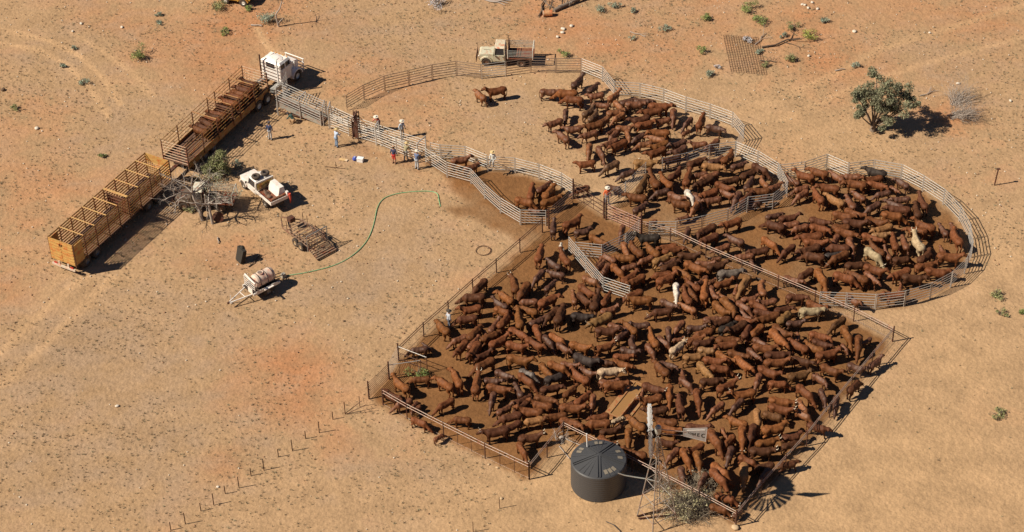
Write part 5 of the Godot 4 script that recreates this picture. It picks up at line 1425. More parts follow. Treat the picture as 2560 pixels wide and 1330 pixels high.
# a bonnet, a cab with windows and doors, mudguards and lights; the tray is added by each vehicle
func cab_vehicle(t: Node3D, paint: StandardMaterial3D, roof_m: StandardMaterial3D, wd: float, nose: float, cab0: float, cab1: float, tail: float, bonnet_h: float, roof_h: float, r: float, rim_m: StandardMaterial3D, boxy: float) -> void:
	var w := wd / 2
	# chassis, bonnet and lower body
	part("chassis", block(dirt_under(), Vector3((nose + tail) / 2, 0.5, 0), Vector3(nose - tail - 0.3, 0.22, wd * 0.5)), t)
	part("bonnet", profile([Vector2(cab1 + 0.02, 0.55), Vector2(nose - 0.12, 0.55), Vector2(nose - 0.04, 0.72), Vector2(nose - 0.06, bonnet_h - 0.14), Vector2(nose - 0.2, bonnet_h - 0.05), Vector2(cab1 + 0.02, bonnet_h)], -w * 0.78, w * 0.78, paint), t)
	part("grille", block(dirt_under(), Vector3(nose - 0.035, (bonnet_h + 0.55) / 2, 0), Vector3(0.05, bonnet_h - 0.85, wd * 0.5)), t)
	for s in [-1, 1]:
		var hl := MB.new()
		hl.lathe([Vector2(0.001, 0.05), Vector2(0.09, 0.03), Vector2(0.1, 0.0)], 12, Transform3D(Basis(Vector3.BACK, -PI / 2), Vector3(nose - 0.04, bonnet_h - 0.3, w * 0.62 * s)))
		part("headlight", hl.mesh(mat("headlight glass", lin(0.6, 0.6, 0.58), 0.1)), t)
		# mudguard over the front wheel
		var fx := nose - 0.72
		var g := MB.new()
		var arc := []
		for k in 9:
			var a := PI * (0.04 + 0.92 * k / 8.0)
			arc.append(Vector2(fx + cos(a) * (r + 0.16), 0.42 + sin(a) * (r + 0.13) * (1.0 + 0.08 * boxy)))
		var poly := PackedVector2Array()
		for p in arc: poly.append(p)
		for k in 9: poly.append(Vector2(fx, 0.42) + (arc[8 - k] - Vector2(fx, 0.42)) * 0.82)
		g.prism(poly, minf(w * s, w * 0.72 * s), maxf(w * s, w * 0.72 * s))
		part("mudguard", g.mesh(paint), t)
		wheel(t, Vector3(fx, r, (w - 0.14) * s), r, 0.24, rim_m)
		wheel(t, Vector3(tail + 1.15, r, (w - 0.14) * s), r, 0.24, rim_m)
	# cab shell: sides, roof, windows
	part("cab", profile([Vector2(cab0, 0.52), Vector2(cab1 + 0.12, 0.52), Vector2(cab1 + 0.1, bonnet_h), Vector2(cab0, bonnet_h)], -w * 0.96, w * 0.96, paint), t)
	var top := MB.new()
	var hh := roof_h - bonnet_h
	var cl := cab1 - cab0
	top.hexa(Vector3((cab0 + cab1) / 2 + 0.04, bonnet_h + hh * 0.42, 0), Vector3(cl + 0.02, hh * 0.84, wd * 0.93), Vector3(cl * 0.86, hh * 0.84, wd * 0.84), Basis(), Vector3(-cl * 0.07 * (1.3 - boxy), 0, 0))
	part("window", top.mesh(glass()), t)
	var rf := MB.new()
	rf.hexa(Vector3((cab0 + cab1) / 2 - cl * 0.04, roof_h - 0.06, 0), Vector3(cl * 0.93, 0.1, wd * 0.88), Vector3(cl * 0.82, 0.1, wd * 0.76))
	part("roof", rf.mesh(roof_m), t)
	for s in [-1, 1]:
		for px: float in [cab0 + 0.05, cab1 - 0.02]:
			var lean := (-cl * 0.1 if px > cab0 + 0.2 else 0.03)
			var pb := MB.new()
			pb.bar(Vector3(px, bonnet_h - 0.02, w * 0.94 * s), Vector3(px + lean, roof_h - 0.06, w * 0.84 * s), 0.09, 0.09)
			part("pillar", pb.mesh(paint), t)
		var dr := part("door", block(paint, Vector3((cab0 + cab1) / 2 + 0.02, (bonnet_h + 0.56) / 2, (w * 0.96 + 0.012) * s), Vector3(cl * 0.84, bonnet_h - 0.6, 0.03)), t)
		part("handle", block(dirt_under(), Vector3(cab0 + 0.2, bonnet_h - 0.16, (w * 0.96 + 0.04) * s), Vector3(0.12, 0.03, 0.03)), dr)
		part("mirror", block(dirt_under(), Vector3(cab1 + 0.02, bonnet_h + 0.12, (w + 0.12) * s), Vector3(0.05, 0.2, 0.14)), t)

func rails_on(t: Node3D, x0: float, x1: float, z: float, y0: float, y1: float, n: int, m: StandardMaterial3D, called := "rail") -> void:
	for k in n:
		var y := lerpf(y0, y1, float(k) / (n - 1))
		rail(t, called, Vector3(x0, y, z), Vector3(x1, y, z), 0.05, 0.055, m)

func build_white_ute() -> void:
	var white := mat("dusty white paint", lin(0.74, 0.71, 0.66), 0.42, 0.0, 0.12)
	var t := thing("white_ute", "white tray utility with two tyres on its roof and a white box on the tray", "utility", Vector3(-20.45, 0, -10.2), deg_to_rad(127.1))
	cab_vehicle(t, white, white, 1.74, 2.6, -0.15, 1.05, -2.55, 1.1, 1.82, 0.38, mat("steel rim", lin(0.3, 0.26, 0.22), 0.5, 0.4), 0.3)
	part("tray", block(white, Vector3(-1.4, 0.88, 0), Vector3(2.35, 0.1, 1.8)), t)
	part("tray_floor", block(mat("rusty tray floor", lin(0.2, 0.085, 0.045), 0.85, 0.1, 0.5), Vector3(-1.4, 0.945, 0), Vector3(2.2, 0.02, 1.66)), t)
	for s in [-1, 1]:
		part("tray_side", block(white, Vector3(-1.4, 1.02, 0.89 * s), Vector3(2.36, 0.26, 0.04)), t)
	part("tailgate", block(white, Vector3(-2.56, 1.02, 0), Vector3(0.04, 0.28, 1.74)), t)
	var yel := mat("yellow bar", lin(0.5, 0.34, 0.1), 0.5, 0.2, 0.3)
	part("headboard", block(white, Vector3(-0.3, 1.78, 0), Vector3(0.1, 0.12, 1.7)), t)
	for k in 6: rail(t, "headboard_bar", Vector3(-0.3, 1.05 + 0.12 * k, -0.82), Vector3(-0.3, 1.05 + 0.12 * k, 0.82), 0.05, 0.06, yel)
	for s in [-1, 1]: rail(t, "headboard_post", Vector3(-0.3, 0.95, 0.84 * s), Vector3(-0.3, 1.8, 0.84 * s), 0.07, 0.07, white)
	# bull bar
	for k in 3: rail(t, "bull_bar", Vector3(2.72 - 0.03 * k, 0.55 + 0.28 * k, -0.8), Vector3(2.72 - 0.03 * k, 0.55 + 0.28 * k, 0.8), 0.07, 0.07, dirt_under())
	for z: float in [-0.8, -0.3, 0.3, 0.8]: rail(t, "bull_bar", Vector3(2.72, 0.45, z), Vector3(2.64, 1.12, z), 0.06, 0.06, dirt_under())
	var bx := MB.new()
	bx.hexa(Vector3(-1.35, 1.34, 0.46), Vector3(1.6, 0.76, 0.78), Vector3(1.35, 0.76, 0.42), Basis(), Vector3(0.02, 0, 0.12))
	var w := solo("tool_box", bx.mesh(white), "white sloping tool box on the white ute's tray", "tool box", t.position, t.rotation.y)
	for k in 2:
		var mb := MB.new()
		torus(mb, Vector3.ZERO, 0.26, 0.13, Basis())
		var at := t.transform * Vector3(0.28 - 0.05 * k, 2.0, -0.42 + 0.86 * k)
		solo("spare_wheel_casing", mb.mesh(dark_rubber()), ["spare tyre lying on the white ute's roof, driver's window side", "spare tyre lying on the white ute's roof, far side from camera"][k], "tyre", at, 0.4, "tyres on the ute roof")
	var roll := MB.new()
	roll.tube([Vector3(-2.3, 1.1, -0.7), Vector3(-2.26, 1.12, -0.2), Vector3(-2.32, 1.12, 0.3), Vector3(-2.25, 1.15, 0.75)], 0.14, 0.12, 9)
	solo("swag_roll", roll.mesh(mat("brown canvas", lin(0.22, 0.11, 0.06), 0.95, 0, 0.4)), "brown canvas roll lying across the tail of the ute's tray", "swag", t.position, t.rotation.y)
	var coil := MB.new()
	for k in 4: torus(coil, Vector3(-1.1 + 0.05 * k, 1.0 + 0.05 * k, -0.3), 0.2, 0.04, Basis(Vector3.RIGHT, 0.2 * k))
	coil.ball(Vector3(-1.6, 1.04, -0.45), Vector3(0.25, 0.12, 0.2))
	solo("rope_coil", coil.mesh(mat("grey brown rope", lin(0.16, 0.1, 0.07), 0.95)), "coil of dark rope on the ute's rusty tray floor", "rope", t.position, t.rotation.y)
	var red := MB.new()
	red.tube([Vector3(-2.66, 1.3, 0.86), Vector3(-2.7, 1.1, 0.9), Vector3(-2.72, 0.75, 0.88), Vector3(-2.7, 0.42, 0.86)], 0.13, 0.06, 8)
	solo("red_jacket", red.mesh(mat("red cloth", lin(0.5, 0.06, 0.03), 0.9)), "red jacket hanging off the rear corner of the white ute", "jacket", t.position, t.rotation.y)
	var can := MB.new()
	can.hexa(Vector3(-2.4, 1.3, 0.82), Vector3(0.3, 0.28, 0.2), Vector3(0.24, 0.28, 0.16))
	solo("white_can", can.mesh(white), "white jerrycan on the tail corner above the red jacket", "jerrycan", t.position, t.rotation.y)

func torus(mb: MB, c: Vector3, R: float, r: float, b: Basis, n := 22, m := 8) -> void:
	var i0 := mb.P.size()
	for i in n:
		var a := TAU * i / n
		var d := Vector3(cos(a), 0, sin(a))
		for j in m:
			var q := TAU * j / m
			var o := d * cos(q) + Vector3.UP * sin(q)
			mb.v(c + b * (d * R + o * r), b * o)
	for i in n:
		for j in m:
			var a := i0 + i * m + j
			var e := i0 + i * m + (j + 1) % m
			var a2 := i0 + ((i + 1) % n) * m + j
			var e2 := i0 + ((i + 1) % n) * m + (j + 1) % m
			mb.I.append_array([a, e2, e, a, a2, e2])

func build_old_trucks() -> void:
	var cream := mat("cream green paint", lin(0.55, 0.53, 0.40), 0.5, 0.0, 0.2)
	var roof := mat("rusted cream roof", lin(0.66, 0.58, 0.45), 0.6, 0.0, 0.45)
	for q in 2:
		var t: Node3D
		if q == 0: t = thing("old_tray_truck", "old cream four-wheel drive with rusty roof and railed tray behind the far rim", "utility", Vector3(-0.05, 0, -29.3), deg_to_rad(174.0))
		else: t = thing("old_tray_truck", "cream-roofed brown four-wheel drive parked in shade under the dead tree", "utility", Vector3(-25.15, 0, -8.95), deg_to_rad(172.0))
		var body := cream if q == 0 else mat("brown paint", lin(0.13, 0.1, 0.075), 0.55, 0.0, 0.3)
		cab_vehicle(t, body, roof if q == 0 else mat("cream roof", lin(0.6, 0.6, 0.5), 0.55, 0.0, 0.3), 1.66, 2.45, 0.0, 1.02, -2.6, 1.2, 1.98, 0.4, mat("rusty rim", lin(0.25, 0.15, 0.1), 0.6, 0.3), 1.0)
		if q == 0:
			for k in 7: part("roof_rib", block(cream, Vector3(0.46, 1.985, -0.5 + 0.17 * k), Vector3(0.8, 0.02, 0.03)), t)
		part("tray", block(mat("rusty tray floor", lin(0.2, 0.085, 0.045), 0.85), Vector3(-1.35, 0.92, 0), Vector3(2.4, 0.1, 1.75)), t)
		var gm := mat("grey pipe", lin(0.32, 0.33, 0.3), 0.45, 0.3, 0.2)
		for s in [-1, 1]:
			rails_on(t, -2.5, -0.25, 0.85 * s, 1.15, 1.75, 5, gm, "side_rail")
			for x: float in [-2.5, -0.25]: rail(t, "corner_post", Vector3(x, 0.9, 0.85 * s), Vector3(x, 1.85, 0.85 * s), 0.08, 0.08, mat("pale paint", lin(0.62, 0.6, 0.52), 0.5))
		rails_on2(t, -0.3, -0.85, 0.85, 1.15, 2.0, 5, rust(), "headboard_rail")
		rail(t, "rear_hoop", Vector3(-2.5, 1.85, -0.85), Vector3(-2.5, 1.85, 0.85), 0.08, 0.08, mat("pale paint", lin(0.62, 0.6, 0.52), 0.5))
		for s in [-1, 1]: rail(t, "snorkel_post", Vector3(-0.16, 0.9, 0.8 * s), Vector3(-0.16, 2.25, 0.8 * s), 0.07, 0.07, rust())
		for k in 3: rail(t, "bull_bar", Vector3(2.62, 0.5 + 0.22 * k, -0.75), Vector3(2.62, 0.5 + 0.22 * k, 0.75), 0.07, 0.07, rust())
		for z: float in [-0.75, -0.25, 0.25, 0.75]: rail(t, "bull_bar", Vector3(2.62, 0.4, z), Vector3(2.62, 1.0, z), 0.06, 0.06, rust())
		rail(t, "aerial", Vector3(2.62, 1.0, 0.6), Vector3(2.66, 2.6, 0.6), 0.025, 0.025, rust())
		part("bonnet_seam", block(dirt_under(), Vector3(1.7, 1.2, 0.1), Vector3(0.6, 0.012, 0.02)), t)
	# yellow wagon, mostly above the frame
	var yel := mat("yellow paint", lin(0.56, 0.34, 0.07), 0.45, 0.0, 0.3)
	var y := thing("yellow_wagon", "yellow four-wheel drive wagon with white front rim among the far shrubs", "wagon", Vector3(-25.4, 0, -40.95), deg_to_rad(-17.5))
	cab_vehicle(y, yel, yel, 1.7, 1.75, -0.4, 0.7, -1.95, 1.12, 1.9, 0.4, mat("white rim", lin(0.7, 0.68, 0.62), 0.5), 0.6)
	part("rear_body", block(yel, Vector3(-1.2, 1.05, 0), Vector3(1.5, 0.95, 1.62)), y)
	part("rear_canopy", block(yel, Vector3(-1.2, 1.7, 0), Vector3(1.5, 0.36, 1.55), Vector3(1.4, 0.36, 1.4)), y)

func rails_on2(t: Node3D, x: float, z0: float, z1: float, y0: float, y1: float, n: int, m: StandardMaterial3D, called := "rail") -> void:
	for k in n:
		var yy := lerpf(y0, y1, float(k) / (n - 1))
		rail(t, called, Vector3(x, yy, z0), Vector3(x, yy, z1), 0.05, 0.055, m)

func build_prime_mover() -> void:
	var white := mat("truck white paint", lin(0.8, 0.78, 0.74), 0.38, 0.0, 0.1)
	var t := thing("prime_mover", "white bonneted prime mover coupled to the front livestock trailer", "truck", Vector3(-20.85, 0, -25.85), deg_to_rad(56.0))
	var w := 1.05
	for s in [-1, 1]: rail(t, "chassis_rail", Vector3(-4.2, 0.85, 0.42 * s), Vector3(2.9, 0.85, 0.42 * s), 0.1, 0.26, dirt_under())
	part("fifth_wheel", block(dirt_under(), Vector3(-2.6, 1.05, 0), Vector3(0.9, 0.12, 0.9)), t)
	# cab
	part("cab", block(white, Vector3(0.75, 1.65, 0), Vector3(1.5, 1.3, 2.1)), t)
	part("window", block(glass(), Vector3(0.75, 2.55, 0), Vector3(1.48, 0.52, 2.06), Vector3(1.36, 0.52, 1.98)), t)
	for s in [-1, 1]:
		for x: float in [0.04, 0.72, 1.46]:
			var pb := MB.new()
			pb.bar(Vector3(x, 2.28, 1.035 * s), Vector3(lerpf(x, 0.75, 0.08), 2.84, 1.0 * s), 0.14, 0.09)
			part("pillar", pb.mesh(white), t)
		part("back_pillar", block(white, Vector3(0.01, 2.55, 0.75 * s), Vector3(0.06, 0.56, 0.55)), t)
		part("door", block(white, Vector3(0.8, 1.7, 1.06 * s), Vector3(1.1, 1.15, 0.03)), t)
		part("mirror", block(white, Vector3(1.6, 2.3, 1.32 * s), Vector3(0.1, 0.42, 0.22)), t)
		part("step", block(dirt_under(), Vector3(0.7, 0.75, 1.0 * s), Vector3(1.0, 0.3, 0.25)), t)
		rail(t, "exhaust_stack", Vector3(-0.25, 0.9, 0.95 * s), Vector3(-0.25, 3.5, 0.95 * s), 0.14, 0.14, rust() if s < 0 else white)
	var rf := MB.new()
	rf.hexa(Vector3(0.75, 2.9, 0), Vector3(1.52, 0.16, 2.12), Vector3(1.2, 0.16, 1.8))
	rf.ball(Vector3(0.7, 2.95, 0), Vector3(0.62, 0.16, 0.9))
	part("roof", rf.mesh(white), t)
	for k in 5: part("roof_light", block(mat("amber lens", lin(0.6, 0.3, 0.08), 0.3), Vector3(1.35, 3.02, -0.8 + 0.4 * k), Vector3(0.08, 0.08, 0.14)), t)
	part("roof_hatch", block(white, Vector3(0.5, 3.08, 0.25), Vector3(0.4, 0.05, 0.4)), t)
	rail(t, "air_horn", Vector3(0.5, 3.05, -0.5), Vector3(1.2, 3.1, -0.45), 0.09, 0.09, white)
	# bonnet, guards, bull bar
	part("bonnet", profile([Vector2(1.5, 1.0), Vector2(3.0, 1.0), Vector2(3.0, 1.72), Vector2(2.85, 1.82), Vector2(1.5, 2.05)], -0.62, 0.62, white), t)
	part("radiator", block(mat("bare radiator", lin(0.24, 0.15, 0.1), 0.6, 0.3), Vector3(3.03, 1.4, 0), Vector3(0.06, 0.75, 1.1)), t)
	for s in [-1, 1]:
		var g := MB.new()
		var poly := PackedVector2Array()
		for k in 9:
			var a := PI * (0.02 + 0.96 * k / 8.0)
			poly.append(Vector2(2.3 + cos(a) * 0.72, 0.52 + sin(a) * 0.74))
		for k in 9:
			var a := PI * (0.98 - 0.96 * k / 8.0)
			poly.append(Vector2(2.3 + cos(a) * 0.62, 0.52 + sin(a) * 0.64))
		g.prism(poly, minf(1.12 * s, 0.62 * s), maxf(1.12 * s, 0.62 * s))
		part("mudguard", g.mesh(white), t)
		wheel(t, Vector3(2.3, 0.52, 0.92 * s), 0.52, 0.32, mat("white rim", lin(0.7, 0.68, 0.62), 0.5))
		for x: float in [-2.0, -3.25]:
			wheel(t, Vector3(x, 0.52, 0.85 * s), 0.52, 0.55, mat("white rim", lin(0.7, 0.68, 0.62), 0.5))
		rail(t, "bull_bar_post", Vector3(3.32, 0.6, 0.95 * s), Vector3(3.32, 1.75, 0.95 * s), 0.12, 0.12, white)
		part("fuel_tank", block(mat("silver tank", lin(0.5, 0.5, 0.48), 0.35, 0.6), Vector3(-0.6, 0.75, 0.9 * s), Vector3(1.1, 0.55, 0.45)), t)
	for k in 4: rail(t, "bull_bar", Vector3(3.32, 0.6 + 0.37 * k, -1.05), Vector3(3.32, 0.6 + 0.37 * k, 1.05), 0.1, 0.1, white)
	rails_on2(t, -0.08, -1.0, 1.0, 1.2, 2.6, 5, rust(), "guard_rail")

func stock_crate(called: String, label: String, at: Vector3, yaw: float, l: float, w: float, top: float, floor_y: float, slats: int, posts: Array, hoops: Array, paint: StandardMaterial3D, post_m: StandardMaterial3D, slat_h: float, skirt: float, axles: Array) -> Node3D:
	var t := thing(called, label, "livestock trailer", at, yaw, "livestock trailers in line")
	var hw := w / 2
	part("floor", block(mat("dung floor", lin(0.13, 0.07, 0.045), 0.95), Vector3(l / 2, floor_y - 0.05, 0), Vector3(l, 0.1, w)), t)
	part("chassis", block(dirt_under(), Vector3(l / 2, floor_y - 0.28, 0), Vector3(l - 0.4, 0.34, 0.9)), t)
	for s in [-1, 1]:
		var z: float = hw * s
		if skirt > 0.0:
			part("skirt", block(paint, Vector3(l / 2, floor_y + skirt / 2 - 0.25, z), Vector3(l, skirt + 0.3, 0.04)), t)
			for k in 11: part("skirt_hole", block(mat("dusty hole", lin(0.4, 0.26, 0.15), 0.9), Vector3(l * (0.06 + 0.088 * k), floor_y - 0.22, z + 0.024 * s), Vector3(0.32, 0.1, 0.012)), t)
		for k in slats:
			var y := lerpf(floor_y + skirt + 0.16, top, float(k) / (slats - 1))
			rail(t, "slat", Vector3(0, y, z), Vector3(l, y, z), 0.05, slat_h, paint)
		for f: float in posts:
			rail(t, "post", Vector3(l * f, floor_y - 0.2, z + 0.03 * s), Vector3(l * f, top + 0.03, z + 0.03 * s), 0.09, 0.12, post_m)
	for f: float in hoops:
		rail(t, "hoop", Vector3(l * f, top + 0.04, -hw), Vector3(l * f, top + 0.04, hw), 0.09, 0.09, paint)
	for x: float in axles:
		rail(t, "axle", Vector3(x, 0.5, -hw + 0.2), Vector3(x, 0.5, hw - 0.2), 0.12, 0.12, dirt_under())
		for s in [-1, 1]: wheel(t, Vector3(x, 0.5, (hw - 0.28) * s), 0.5, 0.5, mat("steel rim", lin(0.3, 0.26, 0.22), 0.5, 0.4))
	return t

func build_trailers() -> void:
	var ochre := mat("dirty ochre paint", lin(0.34, 0.19, 0.06), 0.6, 0.0, 0.6)
	var yellow := mat("yellow crate paint", lin(0.5, 0.31, 0.1), 0.55, 0.0, 0.4)
	var brown := mat("rust brown post", lin(0.14, 0.065, 0.035), 0.7, 0.1, 0.4)
	# front trailer, loaded
	var l := 12.4
	var t := stock_crate("livestock_trailer", "front livestock trailer with open rails, loaded with red cattle", Vector3(-28.05, 0, -13.75), deg_to_rad(61.7), l, 2.5, 2.95, 1.1, 5, [0.0, 0.19, 0.37, 0.557, 0.648, 0.83, 1.0], [0.37, 0.557, 0.648, 0.83], ochre, brown, 0.06, 0.35, [1.3, 2.6, 3.9])
	for k in 7:
		rail(t, "end_rail", Vector3(0, 1.2 + 0.29 * k, -1.25), Vector3(0, 1.2 + 0.29 * k, 1.25), 0.05, 0.07, mat("pale worn paint", lin(0.5, 0.38, 0.26), 0.5, 0.1, 0.4))
		rail(t, "end_rail", Vector3(l, 1.2 + 0.29 * k, -1.25), Vector3(l, 1.2 + 0.29 * k, 1.25), 0.05, 0.07, mat("pale worn paint", lin(0.5, 0.38, 0.26), 0.5, 0.1, 0.4))
	for k in 6: rail(t, "divider_rail", Vector3(l * 0.557, 1.2 + 0.27 * k, -1.2), Vector3(l * 0.557, 1.2 + 0.27 * k, 1.2), 0.05, 0.06, brown)
	for s in [-1, 1]: rail(t, "folded_ramp", Vector3(1.2, 1.2, 0.5 * s), Vector3(3.3, 1.3, 0.5 * s), 0.08, 0.08, ochre)
	part("tow_hitch", block(rust(), Vector3(-0.6, 0.75, 0), Vector3(1.4, 0.14, 0.3)), t)
	# cattle on board: things of their own
	var beasts := [[0.3, -4, "r"], [0.335, 170, "d"], [0.39, 168, "d"], [0.44, 12, "r"], [0.475, 190, "d"], [0.515, 8, "r"], [0.6, 176, "d"], [0.67, 6, "r"], [0.71, 182, "d"], [0.75, 2, "r"], [0.79, 178, "r"], [0.845, 5, "d"], [0.885, 180, "r"], [0.93, 3, "d"]]
	for k in beasts.size():
		var b: Array = beasts[k]
		var o := solo("cow", cow_fine[[0, 1, 3, 4, 5, 0][k % 6]], "%s cow standing crosswise in the front trailer, %s from its open rear" % [{"r": "red-brown", "d": "dark brown"}[b[2]], ordinal(k)], "cow", t.transform * Vector3(l * b[0], 1.1, 0.05), t.rotation.y + deg_to_rad(90 + b[1]), "cattle aboard the front trailer")
		o.scale = Vector3.ONE * 0.93
		o.set_surface_override_material(0, coat_material(b[2], k % 4))
	# rear trailer, empty
	var l2 := 12.7
	var posts := [0.0, 0.112, 0.225, 0.343, 0.456, 0.556, 0.675, 0.793, 0.9, 1.0]
	var u := stock_crate("livestock_trailer", "rear yellow livestock trailer standing empty with solid tail doors", Vector3(-35.55, 0, -0.75), deg_to_rad(60.0), l2, 2.4, 3.1, 1.05, 8, posts, [0.112, 0.225, 0.343, 0.456, 0.556, 0.566, 0.675, 0.793, 0.9], yellow, brown, 0.15, 0.0, [1.4, 2.7, 9.6, 10.9])
	for s in [-1, 1]:
		var d := part("tail_door", block(yellow, Vector3(-0.03, 2.08, 0.6 * s), Vector3(0.06, 2.1, 1.18)), u)
		for k in 7: part("rib", block(yellow, Vector3(-0.075, 1.2 + 0.28 * k, 0.6 * s), Vector3(0.04, 0.05, 1.12)), d)
		part("latch", block(brown, Vector3(-0.08, 2.75, 0.1 * s), Vector3(0.06, 0.22, 0.06)), d)
		part("end_panel", block(yellow, Vector3(0.55, 2.0, 1.2 * s), Vector3(1.1, 1.9, 0.05)), u)
		part("tail_light", block(mat("red lens", lin(0.45, 0.03, 0.02), 0.3), Vector3(-0.1, 0.75, 0.8 * s), Vector3(0.06, 0.14, 0.3)), u)
	part("bumper", block(mat("pale bumper", lin(0.6, 0.52, 0.42), 0.5, 0.0, 0.3), Vector3(-0.12, 0.6, 0), Vector3(0.14, 0.16, 2.3)), u)
	for s in [-1, 1]: part("bumper_bracket", block(mat("pale bumper", lin(0.6, 0.52, 0.42), 0.5), Vector3(-0.06, 0.82, 0.45 * s), Vector3(0.1, 0.4, 0.14)), u)
	part("headboard", block(yellow, Vector3(l2, 2.75, 0), Vector3(0.06, 0.75, 2.4)), u)
	for k in 6:
		rail(u, "front_rail", Vector3(l2, 1.15 + 0.22 * k, -1.2), Vector3(l2, 1.15 + 0.22 * k, 1.2), 0.05, 0.14, yellow)
		rail(u, "divider_rail", Vector3(l2 * 0.56, 1.2 + 0.3 * k, -1.2), Vector3(l2 * 0.56, 1.2 + 0.3 * k, 1.2), 0.05, 0.07, brown)
	part("divider_plate", block(brown, Vector3(l2 * 0.575, 2.0, 0), Vector3(0.04, 1.2, 2.3)), u)
	rail(u, "drawbar", Vector3(l2, 0.75, 0.45), Vector3(l2 + 1.5, 0.75, 0.0), 0.12, 0.14, rust())
	rail(u, "drawbar", Vector3(l2, 0.75, -0.45), Vector3(l2 + 1.5, 0.75, 0.0), 0.12, 0.14, rust())

func build_tank_trailer() -> void:
	var white := mat("dusty white paint", lin(0.74, 0.71, 0.66), 0.42, 0.0, 0.12)
	var poly := mat("dusty white plastic", lin(0.64, 0.52, 0.43), 0.45, 0.0, 0.35)
	var yaw := deg_to_rad(-141.0)
	var t := thing("tank_trailer", "small white trailer with plastic water tank, boom arm and A-frame drawbar", "water trailer", Vector3(-19.75, 0, 2.35), yaw)
	for s in [-1, 1]:
		part("side_sill", block(white, Vector3(-0.1, 0.72, 0.75 * s), Vector3(2.5, 0.2, 0.08)), t)
		part("side_panel", block(white, Vector3(-0.1, 0.78, 0.8 * s), Vector3(2.0, 0.3, 0.03)), t)
		wheel(t, Vector3(-0.2, 0.36, 0.72 * s), 0.36, 0.2, mat("steel rim", lin(0.3, 0.26, 0.22), 0.5, 0.4))
		part("mudguard", block(white, Vector3(-0.2, 0.84, 0.9 * s), Vector3(0.85, 0.05, 0.22)), t)
		rail(t, "drawbar", Vector3(1.1, 0.68, 0.55 * s), Vector3(2.95, 0.5, 0.05 * s), 0.1, 0.1, white)
	part("bed", block(dirt_under(), Vector3(-0.1, 0.64, 0), Vector3(2.4, 0.08, 1.4)), t)
	rail(t, "drawbar_brace", Vector3(1.7, 0.62, -0.4), Vector3(1.7, 0.62, 0.4), 0.06, 0.06, white)
	part("hitch", block(rust(), Vector3(3.02, 0.5, 0), Vector3(0.22, 0.12, 0.12)), t)
	rail(t, "jockey_leg", Vector3(2.6, 0.0, 0.32), Vector3(2.6, 0.85, 0.32), 0.07, 0.07, white)
	part("jockey_foot", block(white, Vector3(2.6, 0.05, 0.32), Vector3(0.18, 0.1, 0.16)), t)
	# the tank
	var mb := MB.new()
	var prof := [Vector2(0.001, -0.98), Vector2(0.3, -0.96), Vector2(0.48, -0.88), Vector2(0.565, -0.74)]
	for k in 7:
		prof.append(Vector2(0.58 if k % 2 == 0 else 0.565, -0.6 + 0.2 * k))
	prof.append_array([Vector2(0.565, 0.74), Vector2(0.48, 0.88), Vector2(0.3, 0.96), Vector2(0.001, 0.98)])
	mb.lathe(prof, 26, Transform3D(Basis(Vector3.BACK, -PI / 2), Vector3(-0.3, 1.27, 0)))
	var tank := part("tank", mb.mesh(poly), t)
	var lid := MB.new()
	torus(lid, Vector3(-0.1, 1.85, 0.0), 0.22, 0.045, Basis())
	part("lid_ring", lid.mesh(poly), tank)
	var ld := MB.new()
	ld.lathe([Vector2(0.2, 0.0), Vector2(0.19, 0.03), Vector2(0.001, 0.04)], 16, Transform3D(Basis(), Vector3(-0.1, 1.84, 0)))
	part("lid", ld.mesh(mat("dark lid", lin(0.2, 0.15, 0.12), 0.6)), tank)
	for x: float in [-0.95, -0.42, 0.25]:
		var sp := []
		for k in 13:
			var a := PI * k / 12.0
			sp.append(Vector3(x, 1.27 + sin(a) * 0.6, cos(a) * 0.6))
		sp.push_front(Vector3(x, 0.75, 0.62)); sp.append(Vector3(x, 0.75, -0.62))
		var sb := MB.new()
		sb.tube(sp, 0.022, 0.022, 5)
		part("strap", sb.mesh(dirt_under()), t)
	# front frame with boom
	for s in [-1, 1]: rail(t, "frame_post", Vector3(0.95, 0.7, 0.7 * s), Vector3(0.95, 1.75, 0.7 * s), 0.07, 0.07, white)
	for k in 5: rail(t, "frame_rail", Vector3(0.97, 0.85 + 0.22 * k, -0.7), Vector3(0.97, 0.85 + 0.22 * k, 0.7), 0.035, 0.045, white)
	for z: float in [-0.35, 0.0, 0.35]: rail(t, "frame_bar", Vector3(0.98, 0.85, z), Vector3(0.98, 1.73, z), 0.03, 0.03, white)
	rail(t, "boom_arm", Vector3(0.85, 1.8, 0.7), Vector3(1.1, 2.0, -1.1), 0.14, 0.14, white)
	part("shield", block(white, Vector3(1.15, 0.95, -0.35), Vector3(0.05, 0.5, 0.6)), t)
	rail(t, "pump_pipe", Vector3(-1.3, 0.8, 0.2), Vector3(-2.2, 0.5, 0.35), 0.07, 0.07, rust())
	rail(t, "pump_pipe", Vector3(-1.3, 0.8, -0.2), Vector3(-2.1, 0.45, 0.1), 0.06, 0.06, rust())
	part("pump", block(mat("pump casing", lin(0.4, 0.36, 0.3), 0.5, 0.3), Vector3(-2.35, 0.2, 0.3), Vector3(0.42, 0.34, 0.36), Vector3(0.3, 0.34, 0.26)), t)
	var hb := MB.new()
	var pts := []
	var raw := [Vector2(-18.50, 0.54), Vector2(-17.62, 0.43), Vector2(-16.52, 0.22), Vector2(-15.27, -0.18), Vector2(-14.09, -0.69), Vector2(-13.10, -1.46), Vector2(-12.25, -2.55), Vector2(-11.65, -3.77), Vector2(-11.31, -5.13), Vector2(-11.13, -6.45), Vector2(-10.98, -8.06), Vector2(-10.56, -9.18), Vector2(-9.81, -9.76), Vector2(-8.82, -10.04), Vector2(-7.66, -10.16), Vector2(-6.66, -10.12), Vector2(-6.05, -9.76), Vector2(-5.91, -8.93), Vector2(-5.77, -8.00)]
	for p: Vector2 in raw: pts.append(v3(p, 0.035))
	var sm := []
